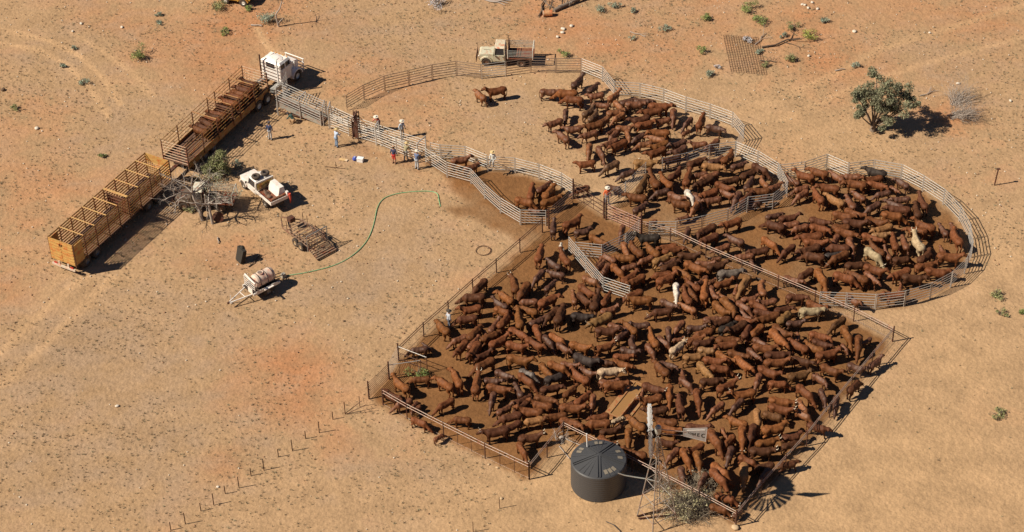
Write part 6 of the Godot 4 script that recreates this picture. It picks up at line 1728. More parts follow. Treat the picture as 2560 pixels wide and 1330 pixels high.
	for k in pts.size() - 1:
		for q in 4:
			sm.append((pts[k] as Vector3).cubic_interpolate(pts[k + 1], pts[maxi(k - 1, 0)], pts[mini(k + 2, pts.size() - 1)], q / 4.0))
	sm.append(pts[pts.size() - 1])
	hb.tube(sm, 0.032, 0.032, 7)
	solo("garden_hose", hb.mesh(mat("green hose", lin(0.22, 0.46, 0.24), 0.5)), "long green hose snaking from the tank trailer's pump across dry grass", "hose")

func build_cradle_trailer() -> void:
	var wood := mat("weathered timber", lin(0.27, 0.19, 0.13), 0.9, 0.0, 0.4)
	var steel := mat("brown frame steel", lin(0.2, 0.13, 0.09), 0.6, 0.3, 0.4)
	var t := thing("branding_trailer", "tandem steel trailer with timber slat ramp and grey hoop gate at its tail", "trailer", Vector3(-15.55, 0, -2.75), deg_to_rad(130.5))
	var l := 4.9
	for s in [-1, 1]:
		rail(t, "side_rail", Vector3(0, 0.62, 0.85 * s), Vector3(3.6, 0.62, 0.85 * s), 0.09, 0.12, steel)
		rail(t, "drawbar", Vector3(3.6, 0.6, 0.8 * s), Vector3(l, 0.5, 0.05 * s), 0.09, 0.1, steel)
		rail(t, "upper_rail", Vector3(0.1, 1.2, 0.8 * s), Vector3(3.0, 1.0, 0.7 * s), 0.06, 0.06, wood)
		rail(t, "middle_rail", Vector3(0.1, 0.9, 0.8 * s), Vector3(3.4, 0.8, 0.8 * s), 0.05, 0.05, steel)
		for x: float in [0.9, 1.62]: wheel(t, Vector3(x, 0.36, 1.02 * s), 0.36, 0.24, mat("tan rim", lin(0.36, 0.25, 0.14), 0.6))
		for x: float in [0.1, 1.3, 2.4, 3.0]: rail(t, "upright", Vector3(x, 0.6, 0.82 * s), Vector3(x, 1.35 + (0.3 if x > 2.2 else 0.0), 0.82 * s), 0.06, 0.06, steel)
		rail(t, "gate_post", Vector3(0.0, 0.3, 1.0 * s), Vector3(0.0, 1.85, 1.0 * s), 0.08, 0.08, mat("grey hoop", lin(0.34, 0.34, 0.33), 0.4, 0.5))
		rail(t, "ramp_stringer", Vector3(0, 0.55, 0.9 * s), Vector3(-1.15, 0.08, 0.9 * s), 0.1, 0.12, wood)
	rail(t, "gate_top", Vector3(0, 1.85, -1.0), Vector3(0, 1.85, 1.0), 0.09, 0.09, mat("grey hoop", lin(0.34, 0.34, 0.33), 0.4, 0.5))
	for k in 4: rail(t, "gate_bar", Vector3(0.02, 0.75 + 0.28 * k, -0.98), Vector3(0.02, 0.75 + 0.28 * k, 0.98), 0.05, 0.06, steel)
	rail(t, "gate_strut", Vector3(0.03, 0.5, 0), Vector3(0.03, 1.85, 0), 0.06, 0.06, mat("grey hoop", lin(0.34, 0.34, 0.33), 0.4, 0.5))
	for k in 7: rail(t, "ramp_slat", Vector3(-0.02 - 0.18 * k, 0.62 - 0.073 * k, -1.0), Vector3(-0.02 - 0.18 * k, 0.62 - 0.073 * k, 1.0 - 0.02 * (k % 3)), 0.13, 0.09, wood)
	for k in 8: rail(t, "deck_slat", Vector3(0.3 + 0.38 * k, 0.7, -0.85), Vector3(0.3 + 0.38 * k, 0.7, 0.85), 0.12, 0.06, wood)
	for k in 3: rail(t, "cross_bar", Vector3(0.8 + 0.9 * k, 1.25, -0.8), Vector3(0.8 + 0.9 * k, 1.2, 0.8), 0.05, 0.05, steel)
	part("spare_box", block(rust(), Vector3(3.8, 0.85, 0.2), Vector3(0.5, 0.4, 0.5)), t)
	rail(t, "jack_stand", Vector3(4.5, 0.0, -0.3), Vector3(4.5, 0.9, -0.3), 0.07, 0.07, steel)

# ------------------------------------------------------------------ people
func person(label: String, at: Vector3, yaw: float, pose: String, shirt: Color, pants: Color, hat: Color, hat_kind: String, shorts := false, high := 1.0) -> Node3D:
	var skin := Color(0.42, 0.235, 0.15)
	var cols := [skin, shirt, pants, Color(0.09, 0.05, 0.03), Color(0.06, 0.04, 0.03)]
	var b := []
	var hip := Vector3(0, 0.93, 0)
	var chest := Vector3(0.02, 1.3, 0)
	var neck := Vector3(0.03, 1.5, 0)
	var head := Vector3(0.07, 1.66, 0)
	var knee := [Vector3(0.06, 0.5, -0.11), Vector3(0.02, 0.5, 0.11)]
	var ank := [Vector3(0.0, 0.09, -0.13), Vector3(-0.04, 0.09, 0.13)]
	var elb := [Vector3(-0.04, 1.13, -0.27), Vector3(-0.02, 1.13, 0.27)]
	var hand := [Vector3(0.1, 0.9, -0.29), Vector3(0.1, 0.9, 0.29)]
	match pose:
		"walk":
			knee = [Vector3(0.18, 0.52, -0.1), Vector3(-0.02, 0.5, 0.1)]; ank = [Vector3(0.24, 0.09, -0.1), Vector3(-0.26, 0.14, 0.1)]
			hand = [Vector3(-0.06, 0.92, -0.3), Vector3(0.2, 0.95, 0.29)]
		"reach":
			elb = [Vector3(0.16, 1.18, -0.25), Vector3(0.18, 1.2, 0.25)]; hand = [Vector3(0.42, 1.2, -0.2), Vector3(0.44, 1.22, 0.18)]
			chest.x = 0.06; neck.x = 0.1; head = Vector3(0.16, 1.64, 0)
		"lean":
			chest = Vector3(0.16, 1.26, 0); neck = Vector3(0.28, 1.42, 0); head = Vector3(0.38, 1.53, 0)
			elb = [Vector3(0.36, 1.12, -0.26), Vector3(0.38, 1.12, 0.26)]; hand = [Vector3(0.6, 1.2, -0.22), Vector3(0.62, 1.2, 0.22)]
			ank = [Vector3(-0.12, 0.09, -0.12), Vector3(0.1, 0.09, 0.12)]
		"crouch":
			hip = Vector3(-0.08, 0.42, 0); chest = Vector3(0.16, 0.72, 0); neck = Vector3(0.34, 0.82, 0); head = Vector3(0.47, 0.84, 0)
			knee = [Vector3(0.3, 0.5, -0.2), Vector3(0.28, 0.42, 0.22)]; ank = [Vector3(0.08, 0.09, -0.18), Vector3(0.02, 0.09, 0.2)]
			elb = [Vector3(0.42, 0.55, -0.26), Vector3(0.42, 0.55, 0.24)]; hand = [Vector3(0.58, 0.36, -0.16), Vector3(0.6, 0.36, 0.14)]
		"sit":
			hip = Vector3(0, 0.72, 0); chest = Vector3(0.04, 1.08, 0); neck = Vector3(0.08, 1.27, 0); head = Vector3(0.13, 1.43, 0)
			knee = [Vector3(0.4, 0.68, -0.15), Vector3(0.4, 0.68, 0.15)]; ank = [Vector3(0.36, 0.3, -0.14), Vector3(0.36, 0.3, 0.14)]
			elb = [Vector3(0.04, 0.92, -0.27), Vector3(0.04, 0.92, 0.27)]; hand = [Vector3(0.3, 0.8, -0.22), Vector3(0.3, 0.8, 0.22)]
	var up := (neck - chest).normalized()
	b.append([hip + Vector3(0, 0.0, -0.05), hip + Vector3(0, 0, 0.05), 0.135, 0.135, 2])
	b.append([hip.lerp(chest, 0.3), chest - Vector3(0, 0, 0.05), 0.115, 0.115, 1])
	b.append([hip.lerp(chest, 0.3), chest + Vector3(0, 0, 0.05), 0.115, 0.115, 1])
	b.append([chest.lerp(neck, 0.55) - Vector3(0, 0, 0.13), chest.lerp(neck, 0.55) + Vector3(0, 0, 0.13), 0.075, 0.075, 1])
	b.append([neck - up * 0.06, neck.lerp(head, 0.5), 0.055, 0.05, 0])
	b.append([head + Vector3(-0.015, 0.035, 0), head + Vector3(0.02, -0.06, 0), 0.092, 0.07, 0])
	b.append([head + Vector3(-0.035, 0.06, 0), head + Vector3(-0.05, 0.0, 0), 0.09, 0.075, 4])
	for s in 2:
		var z := -1.0 if s == 0 else 1.0
		var sh := chest.lerp(neck, 0.5) + Vector3(0, 0, 0.18 * z)
		b.append([hip + Vector3(0, -0.03, 0.085 * z), knee[s], 0.088, 0.062, 2])
		b.append([knee[s], (knee[s] as Vector3).lerp(ank[s], 0.5), 0.062, 0.056, 0 if shorts else 2])
		b.append([(knee[s] as Vector3).lerp(ank[s], 0.4), ank[s], 0.058, 0.043, 0 if shorts else 2])
		b.append([ank[s] + Vector3(-0.03, -0.04, 0), ank[s] + Vector3(0.17, -0.05, 0.02 * z), 0.045, 0.038, 3])
		b.append([sh, elb[s], 0.058, 0.045, 1])
		b.append([elb[s], (elb[s] as Vector3).lerp(hand[s], 0.85), 0.042, 0.03, 1 if hat_kind != "cap" else 0])
	var mb := MB.new()
	nets(mb, b, 0.026, 42.0, cols)
	# hands: palm, four bent fingers, thumb
	mb.col = skin
	for s in 2:
		var z := -1.0 if s == 0 else 1.0
		var h: Vector3 = hand[s]
		var d: Vector3 = (h - elb[s]).normalized()
		var sd := d.cross(Vector3.UP).normalized()
		var dn := d.cross(sd).normalized()
		mb.ball(h - d * 0.01, Vector3(0.05, 0.018, 0.042), Basis(d, dn, sd), 5, 8)
		for k in 4:
			var o: Vector3 = sd * (0.03 - 0.02 * k)
			var fl: float = [0.07, 0.08, 0.075, 0.06][k]
			mb.tube([h + d * 0.03 + o, h + d * (0.03 + fl * 0.55) + o + Vector3.DOWN * 0.012, h + d * (0.03 + fl * 0.8) + o + Vector3.DOWN * 0.04], 0.01, 0.007, 5)
		mb.tube([h + sd * 0.035 * -z, h + sd * 0.055 * -z + d * 0.025, h + sd * 0.05 * -z + d * 0.055 + Vector3.DOWN * 0.015], 0.011, 0.008, 5)
	# face and ears
	mb.ball(head + Vector3(0.098, -0.02, 0), Vector3(0.016, 0.022, 0.013))
	for s in [-1, 1]: mb.ball(head + Vector3(0.0, -0.015, 0.092 * s), Vector3(0.02, 0.032, 0.012))
	mb.col = Color(0.02, 0.015, 0.01)
	for s in [-1, 1]: mb.ball(head + Vector3(0.083, 0.005, 0.034 * s), Vector3(0.01, 0.008, 0.013))
	mb.col = Color(0.24, 0.09, 0.07)
	mb.ball(head + Vector3(0.08, -0.062, 0), Vector3(0.012, 0.007, 0.025))
	var o := solo("person", mb.mesh(mat("people", Color.WHITE, 0.85)), label, "person", at, yaw)
	o.scale = Vector3.ONE * high
	if hat_kind != "":
		var hb := MB.new()
		var tip := Basis(Vector3.BACK, -0.12)
		var ht := Transform3D(tip, head + Vector3(-0.01, 0.07, 0))
		if hat_kind == "cap":
			hb.lathe([Vector2(0.108, 0.0), Vector2(0.105, 0.05), Vector2(0.07, 0.1), Vector2(0.001, 0.115)], 14, ht)
			hb.box(ht * Vector3(0.13, 0.01, 0), Vector3(0.11, 0.012, 0.14), tip)
		else:
			hb.lathe([Vector2(0.001, -0.005), Vector2(0.105, -0.005), Vector2(0.215, 0.012), Vector2(0.22, 0.02), Vector2(0.112, 0.012), Vector2(0.105, 0.1), Vector2(0.07, 0.125), Vector2(0.001, 0.115)], 18, ht)
		part("hat", hb.mesh(mat("hat " + str(hat), hat, 0.9)), o)
	return o

func build_people() -> void:
	var straw := lin(0.62, 0.47, 0.24)
	var white_hat := lin(0.72, 0.66, 0.56)
	person("man in navy shirt and pale grey jeans standing in the open by the trailer's shadow", Vector3(-20.53, 0, -18.17), deg_to_rad(70), "stand", Color(0.035, 0.05, 0.11), Color(0.42, 0.42, 0.43), lin(0.06, 0.06, 0.09), "cap", false, 1.02)
	person("person in green shirt and tan trousers crouched beside the loading ramp", Vector3(-18.7, 0, -20.5), deg_to_rad(150), "crouch", Color(0.045, 0.09, 0.075), Color(0.45, 0.28, 0.15), lin(0.05, 0.05, 0.05), "cap")
	person("man in straw hat, pale blue shirt and jeans working the crush lever", Vector3(-14.75, 0, -16.85), deg_to_rad(45), "reach", Color(0.42, 0.52, 0.68), Color(0.22, 0.31, 0.45), straw, "brim", false, 1.03)
	person("person in red and white shirt bending down behind the race", Vector3(-11.2, 0, -19.2), deg_to_rad(-120), "lean", Color(0.62, 0.2, 0.16), Color(0.1, 0.1, 0.13), white_hat, "brim")
	person("man in white hat and pale blue shirt standing beyond the race", Vector3(-9.15, 0, -18.0), deg_to_rad(-60), "stand", Color(0.45, 0.53, 0.62), Color(0.45, 0.43, 0.4), white_hat, "brim")
	person("person in navy shirt and red shorts looking over the race", Vector3(-9.75, 0, -14.2), deg_to_rad(65), "stand", Color(0.04, 0.045, 0.1), Color(0.6, 0.05, 0.04), lin(0.45, 0.28, 0.18), "cap", true, 1.0)
	person("man in khaki shirt and grey trousers leaning against the race rails", Vector3(-8.75, 0, -14.55), deg_to_rad(70), "lean", Color(0.3, 0.26, 0.15), Color(0.28, 0.27, 0.25), straw, "brim")
	person("man in white hat, blue vest and pale jeans at the race mouth", Vector3(-7.8, 0, -13.35), deg_to_rad(60), "reach", Color(0.12, 0.16, 0.28), Color(0.42, 0.45, 0.48), white_hat, "brim", false, 1.03)
	person("person in white shirt and straw hat perched on the forcing pen's back rails", Vector3(-1.35, 0.85, -12.35), deg_to_rad(-110), "sit", Color(0.6, 0.6, 0.57), Color(0.4, 0.4, 0.38), straw, "brim")
	person("man in pale grey shirt standing among cattle by the mesh fence", Vector3(-4.95, 0, 7.4), deg_to_rad(30), "stand", Color(0.42, 0.45, 0.5), Color(0.12, 0.13, 0.17), lin(0.07, 0.06, 0.05), "brim")
	person("man in orange shirt and pale hat behind the red gate's tall posts", Vector3(7.95, 0, -7.75), deg_to_rad(-80), "stand", Color(0.7, 0.14, 0.05), Color(0.2, 0.2, 0.24), white_hat, "brim")

# ------------------------------------------------------------------ plants and dead wood
func leaves(mb: MB, c: Vector3, r: Vector3, n: int, size: float, tint: Color, spread: float, droop := 0.0) -> void:
	for i in n:
		var d := Vector3(rng.randfn(), rng.randfn(), rng.randfn()).normalized()
		var q := pow(rng.randf(), 0.45)
		var p := c + Vector3(d.x * r.x, d.y * r.y, d.z * r.z) * q
		if p.y < 0.03: p.y = 0.03 + rng.randf() * 0.1
		var a := Vector3(rng.randfn(), rng.randfn() * 0.6 - droop, rng.randfn()).normalized()
		var b := a.cross(Vector3(rng.randfn(), rng.randfn(), rng.randfn())).normalized()
		var s := size * rng.randf_range(0.6, 1.3)
		var k := 1.0 + rng.randf_range(-spread, spread)
		mb.col = Color(tint.r * k * 1.7, tint.g * k * rng.randf_range(1.6, 1.8), tint.b * k * 1.7)
		mb.tri(p - b * s * 0.3, p + a * s, p + b * s * 0.3)
		mb.tri(p - b * s * 0.3, p + b * s * 0.3, p - a * s * 0.6)
	mb.col = Color.WHITE

func leaf_material() -> StandardMaterial3D:
	var m := mat("leaves", Color.WHITE, 0.7)
	m.backlight_enabled = true
	m.backlight = Color(0.16, 0.16, 0.09)
	m.cull_mode = BaseMaterial3D.CULL_DISABLED
	return m

func bark() -> StandardMaterial3D: return mat("grey bark", lin(0.2, 0.155, 0.12), 0.95)
func dead_wood() -> StandardMaterial3D: return mat("bleached dead wood", lin(0.36, 0.31, 0.27), 0.95)
func dark_wood() -> StandardMaterial3D: return mat("dark dead wood", lin(0.1, 0.07, 0.05), 0.95)

func limb(mb: MB, a: Vector3, dir: Vector3, length: float, r: float, depth: int, kids: int, wild: float) -> void:
	var pts := [a]
	var d := dir.normalized()
	var n := 4
	for k in n:
		d = (d + Vector3(rng.randfn(), rng.randfn() * 0.7, rng.randfn()) * wild * 0.35).normalized()
		var q: Vector3 = pts[k] + d * length / n
		if q.y < 0.04: q.y = 0.04; d.y = absf(d.y) * 0.2
		pts.append(q)
	mb.tube(pts, r, r * 0.5, 5 if depth > 1 else 4, false)
	if depth <= 0: return
	for k in kids:
		var f := rng.randi_range(2, n)
		var nd := (d + Vector3(rng.randfn(), rng.randfn() * 0.8, rng.randfn()) * wild).normalized()
		limb(mb, pts[f], nd, length * rng.randf_range(0.5, 0.75), r * 0.5, depth - 1, kids, wild)

func shrub(label: String, at: Vector2, r: float, tint: Color, dense := 1.0, high := 0.9) -> void:
	var t := thing("shrub", label, "shrub", v3(at), 0, "shrubs on the red sand")
	var mb := MB.new()
	var n := int(3 + r * 4)
	for k in n:
		var o := Vector3(rng.randfn() * r * 0.42, 0, rng.randfn() * r * 0.42)
		var rr := r * rng.randf_range(0.35, 0.6)
		var shade := rng.randf_range(0.75, 1.2)
		leaves(mb, o + Vector3(0, rr * high + r * 0.3 * rng.randf(), 0), Vector3(rr, rr * high, rr), int(70 * dense * (0.6 + r)), 0.07 + 0.03 * r, Color(tint.r * shade, tint.g * shade, tint.b * shade), 0.35)
	part("foliage", mb.mesh(leaf_material()), t)
	var sb := MB.new()
	for k in 5: limb(sb, Vector3(0, 0, 0), Vector3(rng.randfn() * 0.7, 1, rng.randfn() * 0.7), r * 0.9, 0.02 + 0.012 * r, 1, 2, 0.6)
	part("stem", sb.mesh(bark()), t)

func build_plants() -> void:
	var green := Color(0.13, 0.17, 0.05)
	var bright := Color(0.13, 0.16, 0.05)
	var salt := Color(0.17, 0.2, 0.15)
	var silver := Color(0.32, 0.31, 0.32)
	var olive := Color(0.16, 0.165, 0.07)
	var list := [
		[Vector2(-33.39, -31.51), 0.95, bright, "bright green round bush alone on red sand beyond the trailers"],
		[Vector2(-34.78, -16.23), 0.42, bright, "small bright green tuft beside the empty yellow trailer"],
		[Vector2(-25.88, -35.25), 0.55, bright, "green bush leaning over the path past the yellow wagon"],
		[Vector2(-27.21, -39.61), 0.9, olive, "olive bush just before the yellow wagon's dark front wheel"],
		[Vector2(-23.99, -39.31), 0.55, bright, "small yellow-green bush behind the yellow wagon's white wheel"],
		[Vector2(-22.20, -37.06), 1.0, salt, "big grey-green saltbush beside the small dead tree"],
		[Vector2(-6.50, -39.22), 0.85, silver, "pale silver shrub cut by the far edge of the sand"],
		[Vector2(-40.16, -30.45), 0.45, salt, "low saltbush on the far wheel ruts, upper one of two"],
		[Vector2(-38.05, -27.64), 0.5, salt, "low saltbush on the far wheel ruts, lower one of two"],
		[Vector2(-39.61, -33.20), 0.35, salt, "smallest saltbush beyond the far wheel ruts"],
		[Vector2(-43.38, -23.68), 0.4, olive, "little dark shrub near the sand's edge beyond the trailers"],
		[Vector2(-32.45, -38.60), 0.45, salt, "flat dark grey shrub, first of two in line with the wagon"],
		[Vector2(-32.30, -37.34), 0.4, salt, "flat grey shrub, second of two in line with the wagon"],
		[Vector2(5.31, -30.01), 0.55, bright, "leafy green bush against the far rim beside the old tray truck"],
		[Vector2(8.83, -37.42), 0.55, salt, "saltbush right of the fallen tree, first of three"],
		[Vector2(10.21, -38.05), 0.5, salt, "saltbush right of the fallen tree, second of three"],
		[Vector2(11.79, -37.00), 0.4, salt, "saltbush right of the fallen tree, third of three"],
		[Vector2(14.54, -33.84), 0.5, salt, "grey-green bush between the fallen tree and the wire mesh sheet"],
		[Vector2(11.52, -32.57), 0.3, salt, "tiny grey shrub beside the thin pale branch"],
		[Vector2(18.66, -35.42), 0.6, green, "green bush with shadow above the wire mesh sheet"],
		[Vector2(22.57, -36.75), 0.8, bright, "tallest bright green bush of the far pair"],
		[Vector2(23.53, -34.63), 0.8, green, "darker green bush below the tallest far one"],
		[Vector2(29.29, -34.62), 0.5, salt, "grey-green bush alone past the yellow-green one"],
		[Vector2(27.61, -31.86), 0.8, Color(0.2, 0.22, 0.05), "yellow-green bush over bare twigs beyond the dead branch"],
		[Vector2(26.28, -33.54), 0.6, olive, "thin olive bush beside the white round stone"],
		[Vector2(25.32, -32.24), 0.4, salt, "grey bush under the thin olive one"],
		[Vector2(17.78, -30.07), 0.55, bright, "green bush beside the wire mesh sheet's nearer edge"],
		[Vector2(21.94, -31.66), 0.5, silver, "lavender-grey ball shrub touching the wire mesh sheet"],
		[Vector2(22.83, -29.77), 0.4, salt, "grey shrub below the dead branch"],
		[Vector2(23.19, -27.47), 0.4, olive, "dark shrub under the small forked branch"],
		[Vector2(25.52, -28.40), 0.65, olive, "olive bush beside the white stone on the track"],
		[Vector2(18.12, -26.17), 0.5, salt, "bluish green shrub nearest the far rim's curve"],
		[Vector2(18.91, -27.41), 0.3, silver, "tiny pale shrub above the bluish one"],
		[Vector2(31.38, -27.08), 0.4, salt, "small green tuft on red sand above the gumtree"],
		[Vector2(37.44, 5.25), 0.6, olive, "low sparse shrub outside the round yard"],
		[Vector2(37.31, 7.50), 0.4, olive, "smaller sparse shrub below the one outside the round yard"],
		[Vector2(39.05, 7.52), 0.4, bright, "green tuft at the far side of the bare sand"],
		[Vector2(35.09, 18.75), 0.6, olive, "flat dry tuft on the open bare sand"],
		[Vector2(-7.24, 12.76), 0.75, green, "green weedy bush under the drafting gate"],
		[Vector2(-26.28, -8.28), 0.6, olive, "low olive scrub at the dead tree's foot"],
		[Vector2(-23.02, -14.61), 0.5, salt, "grey scrub between the big bush and the white ute"],
	]
	for s in list: shrub(s[3], s[0], s[1], s[2], 1.0 if s[1] > 0.35 else 0.7, 0.55 if "flat" in s[3] or "low" in s[3] else 0.9)
	# dense olive bush by the trailers
	var gb := thing("shrub", "tall dense olive bush between the two livestock trailers", "shrub", v3(Vector2(-24.64, -13.08)))
	var fm := MB.new()
	for k in 20:
		var o := Vector3(rng.randfn() * 0.5, rng.randf_range(0.4, 2.3), rng.randfn() * 0.45)
		var sh := rng.randf_range(0.7, 1.25)
		leaves(fm, o, Vector3(0.5, 0.42, 0.5), 230, 0.11, Color(0.135 * sh, 0.14 * sh, 0.06 * sh), 0.3)
	for k in 5: leaves(fm, Vector3(-1.2 + rng.randfn() * 0.6, 0.4, 0.8 + rng.randfn() * 0.4), Vector3(0.5, 0.4, 0.5), 120, 0.1, Color(0.15, 0.14, 0.075), 0.3)
	part("foliage", fm.mesh(leaf_material()), gb)
	var st := MB.new()
	for k in 6: limb(st, Vector3.ZERO, Vector3(rng.randfn() * 0.5, 1, rng.randfn() * 0.5), 1.8, 0.05, 2, 2, 0.5)
	part("stem", st.mesh(bark()), gb)
	# gum tree
	var gt := thing("gum_tree", "spreading grey-green gumtree on open sand beyond the yards", "tree", v3(Vector2(31.30, -17.25)))
	var clumps := [[Vector3(0.7, 4.7, -0.2), 1.05], [Vector3(-0.1, 4.1, 0.3), 0.95], [Vector3(-0.4, 3.5, -0.6), 0.9], [Vector3(0.3, 3.2, 0.3), 1.0], [Vector3(0.6, 2.5, 0.1), 0.95], [Vector3(-1.6, 3.9, 0.2), 0.62], [Vector3(-1.35, 2.0, 0.4), 0.6], [Vector3(-0.9, 1.9, -0.9), 0.5], [Vector3(2.4, 3.4, -0.5), 0.85], [Vector3(2.1, 2.6, 0.2), 0.95], [Vector3(1.5, 2.0, -0.4), 0.85], [Vector3(3.0, 2.9, 0.2), 0.6], [Vector3(1.1, 1.6, 0.7), 0.7], [Vector3(0.1, 4.9, -1.2), 0.8], [Vector3(0.9, 3.9, 0.9), 0.75]]
	var cm := MB.new()
	var tk := MB.new()
	for c in clumps:
		var at: Vector3 = c[0]
		var r: float = c[1]
		for k in 5:
			var o := at + Vector3(rng.randfn(), rng.randfn() * 0.8, rng.randfn()) * r * 0.5
			var sh := rng.randf_range(0.75, 1.2)
			leaves(cm, o, Vector3(r * 0.52, r * 0.45, r * 0.52), 190, 0.13, Color(0.115 * sh, 0.115 * sh, 0.068 * sh), 0.3, 0.5)
		tk.tube([Vector3(rng.randfn() * 0.1, 0.3, rng.randfn() * 0.1), Vector3(at.x * 0.35, at.y * 0.4, at.z * 0.3), Vector3(at.x * 0.75, at.y * 0.72, at.z * 0.8), at], 0.09, 0.025, 6, false)
		for k in 4: limb(tk, at * 0.85, Vector3(rng.randfn(), 0.6, rng.randfn()), r, 0.03, 1, 2, 0.6)
	tk.tube([Vector3(-0.05, -0.05, 0.05), Vector3(0, 0.25, 0), Vector3(0.02, 0.6, 0)], 0.3, 0.15, 9)
	part("crown", cm.mesh(leaf_material()), gt)
	part("trunk", tk.mesh(bark()), gt)
	# dead tree over the shaded truck
	var dt := thing("dead_tree", "leafless grey dead tree with curling branches over the shaded truck", "tree", v3(Vector2(-25.41, -7.16)))
	var dm := MB.new()
	dm.tube([Vector3(0.1, -0.05, 0.1), Vector3(0.0, 0.9, 0), Vector3(-0.35, 2.0, -0.1), Vector3(-0.5, 2.6, -0.3)], 0.15, 0.09, 7)
	dm.tube([Vector3(1.0, -0.05, 0.6), Vector3(0.9, 1.0, 0.5), Vector3(0.85, 1.9, 0.3)], 0.13, 0.09, 7)
	part("trunk", dm.mesh(dead_wood()), dt)
	for k in 9:
		var bm := MB.new()
		var a := lerpf(-0.3, 5.3, k / 8.0)
		limb(bm, Vector3(-0.48, 2.5, -0.3), Vector3(-cos(a * 0.5) * 1.2, rng.randf_range(-0.25, 0.9), sin(a) * 0.9), 1.7, 0.07, 3, 3, 0.55)
		part("branch", bm.mesh(dead_wood()), dt)
	for k in 5:
		var bm := MB.new()
		limb(bm, Vector3(0.85, 1.85, 0.3), Vector3(rng.randfn(), rng.randf_range(0.1, 0.9), rng.randfn()), 1.35, 0.07, 3, 3, 0.6)
		part("branch", bm.mesh(dead_wood()), dt)
	var vm := MB.new()
	for k in 12: leaves(vm, Vector3(1.6 + rng.randfn() * 0.9, 2.5 + rng.randfn() * 0.4, -1.5 + rng.randfn() * 0.8), Vector3(0.6, 0.4, 0.6), 90, 0.08, Color(0.17, 0.17, 0.13), 0.3)
	part("foliage", vm.mesh(leaf_material()), dt)
	# dry bush at the windmill
	var db := thing("dry_bush", "dry tangled grey-brown bush beside the windmill legs", "bush", v3(Vector2(11.82, 27.26)))
	for q in 4:
		var bm := MB.new()
		for k in 150:
			var o := Vector3(rng.randfn() * 0.8, 0.02, rng.randfn() * 0.55)
			limb(bm, o, Vector3(rng.randfn(), rng.randf_range(0.2, 1.5), rng.randfn()), rng.randf_range(0.5, 1.15), 0.014, 1, 3, 0.7)
		part("twigs", bm.mesh([mat("dry twigs", lin(0.25, 0.205, 0.15), 0.95), mat("pale dry twigs", lin(0.36, 0.3, 0.22), 0.95), mat("dry twigs", Color.WHITE), dark_wood()][q]), db).set_meta("kind", "stuff")
	var lm := MB.new()
	for k in 20: leaves(lm, Vector3(rng.randfn() * 0.9, rng.randf_range(0.2, 1.3), rng.randfn() * 0.7), Vector3(0.5, 0.35, 0.5), 80, 0.09, Color(0.23, 0.205, 0.12), 0.35)
	part("foliage", lm.mesh(leaf_material()), db)
	var d2 := thing("dry_bush", "loose dry twigs reaching over the fence beside the windmill", "bush", v3(Vector2(12.93, 24.96)))
	var b2 := MB.new()
	for k in 110: limb(b2, Vector3(rng.randfn() * 0.45, 0.02, rng.randfn() * 0.35), Vector3(rng.randfn(), rng.randf_range(0.4, 1.5), rng.randfn()), rng.randf_range(0.5, 1.0), 0.013, 1, 3, 0.7)
	part("twigs", b2.mesh(mat("pale dry twigs", Color.WHITE)), d2).set_meta("kind", "stuff")
	var d3 := thing("dry_bush", "dry twigs between the windmill tower and the fence rail", "bush", v3(Vector2(10.26, 24.98)))
	var b3 := MB.new()
	for k in 90: limb(b3, Vector3(rng.randfn() * 0.45, 0.02, rng.randfn() * 0.35), Vector3(rng.randfn(), rng.randf_range(0.4, 1.5), rng.randfn()), rng.randf_range(0.5, 0.9), 0.013, 1, 3, 0.7)
	part("twigs", b3.mesh(mat("dry twigs", Color.WHITE)), d3).set_meta("kind", "stuff")
	# brush heaps beside the gum tree
	for q in [[Vector2(38.86, -20.70), "upper heap of grey dead brush beside the gumtree's shadow", Vector3(0.4, 0.25, -0.6), 40], [Vector2(38.55, -19.02), "lower fan of pale dead branches beside the gumtree's shadow", Vector3(0.9, 0.25, 0.25), 55]]:
		var h := thing("brush_heap", q[1], "brush heap", v3(q[0]), 0, "brush heaps by the gumtree")
		var hm := MB.new()
		for k in int(q[3]):
			limb(hm, Vector3(rng.randfn() * 0.25, 0.05, rng.randfn() * 0.3), q[2] + Vector3(rng.randfn() * 0.35, rng.randf() * 0.35, rng.randfn() * 0.45), rng.randf_range(0.8, 1.7), 0.022, 2, 3, 0.45)
		part("branches", hm.mesh(dead_wood()), h).set_meta("kind", "stuff")
	# small standing dead tree, fallen wood, logs
	var sd := thing("dead_tree", "small bare dead tree casting a long thin shadow near the big saltbush", "tree", v3(Vector2(-21.07, -36.24)))
	var sm := MB.new()
	sm.tube([Vector3(0, -0.05, 0), Vector3(-0.1, 0.7, 0), Vector3(-0.15, 1.3, 0), Vector3(0.3, 2.0, 0), Vector3(0.6, 2.9, -0.1)], 0.09, 0.05, 6)
	sm.tube([Vector3(0, 0.3, 0), Vector3(0.15, 0.6, 0.1), Vector3(0.5, 0.9, 0.0)], 0.06, 0.03, 5)
	part("trunk", sm.mesh(dead_wood()), sd)
	var sb := MB.new()
	for k in 6: limb(sb, Vector3(0.55, 2.8, -0.1), Vector3(rng.randfn(), 0.9, rng.randfn()), 0.9, 0.035, 2, 2, 0.5)
	part("branch", sb.mesh(dark_wood()), sd)
	fallen("pale forked log lying near the big saltbush", Vector2(-23.65, -36.51), Vector2(-22.63, -36.25), 0.08, dead_wood(), 2)
	fallen("long dark branch lying beyond the lavender-grey shrub", Vector2(23.19, -30.47), Vector2(26.80, -31.77), 0.1, dark_wood(), 3)
	fallen("thin curved branch beside the lavender-grey shrub", Vector2(22.63, -31.03), Vector2(23.81, -32.78), 0.05, dead_wood(), 2)
	fallen("small forked branch over a dark shrub", Vector2(22.79, -28.39), Vector2(24.18, -28.00), 0.06, dark_wood(), 3)
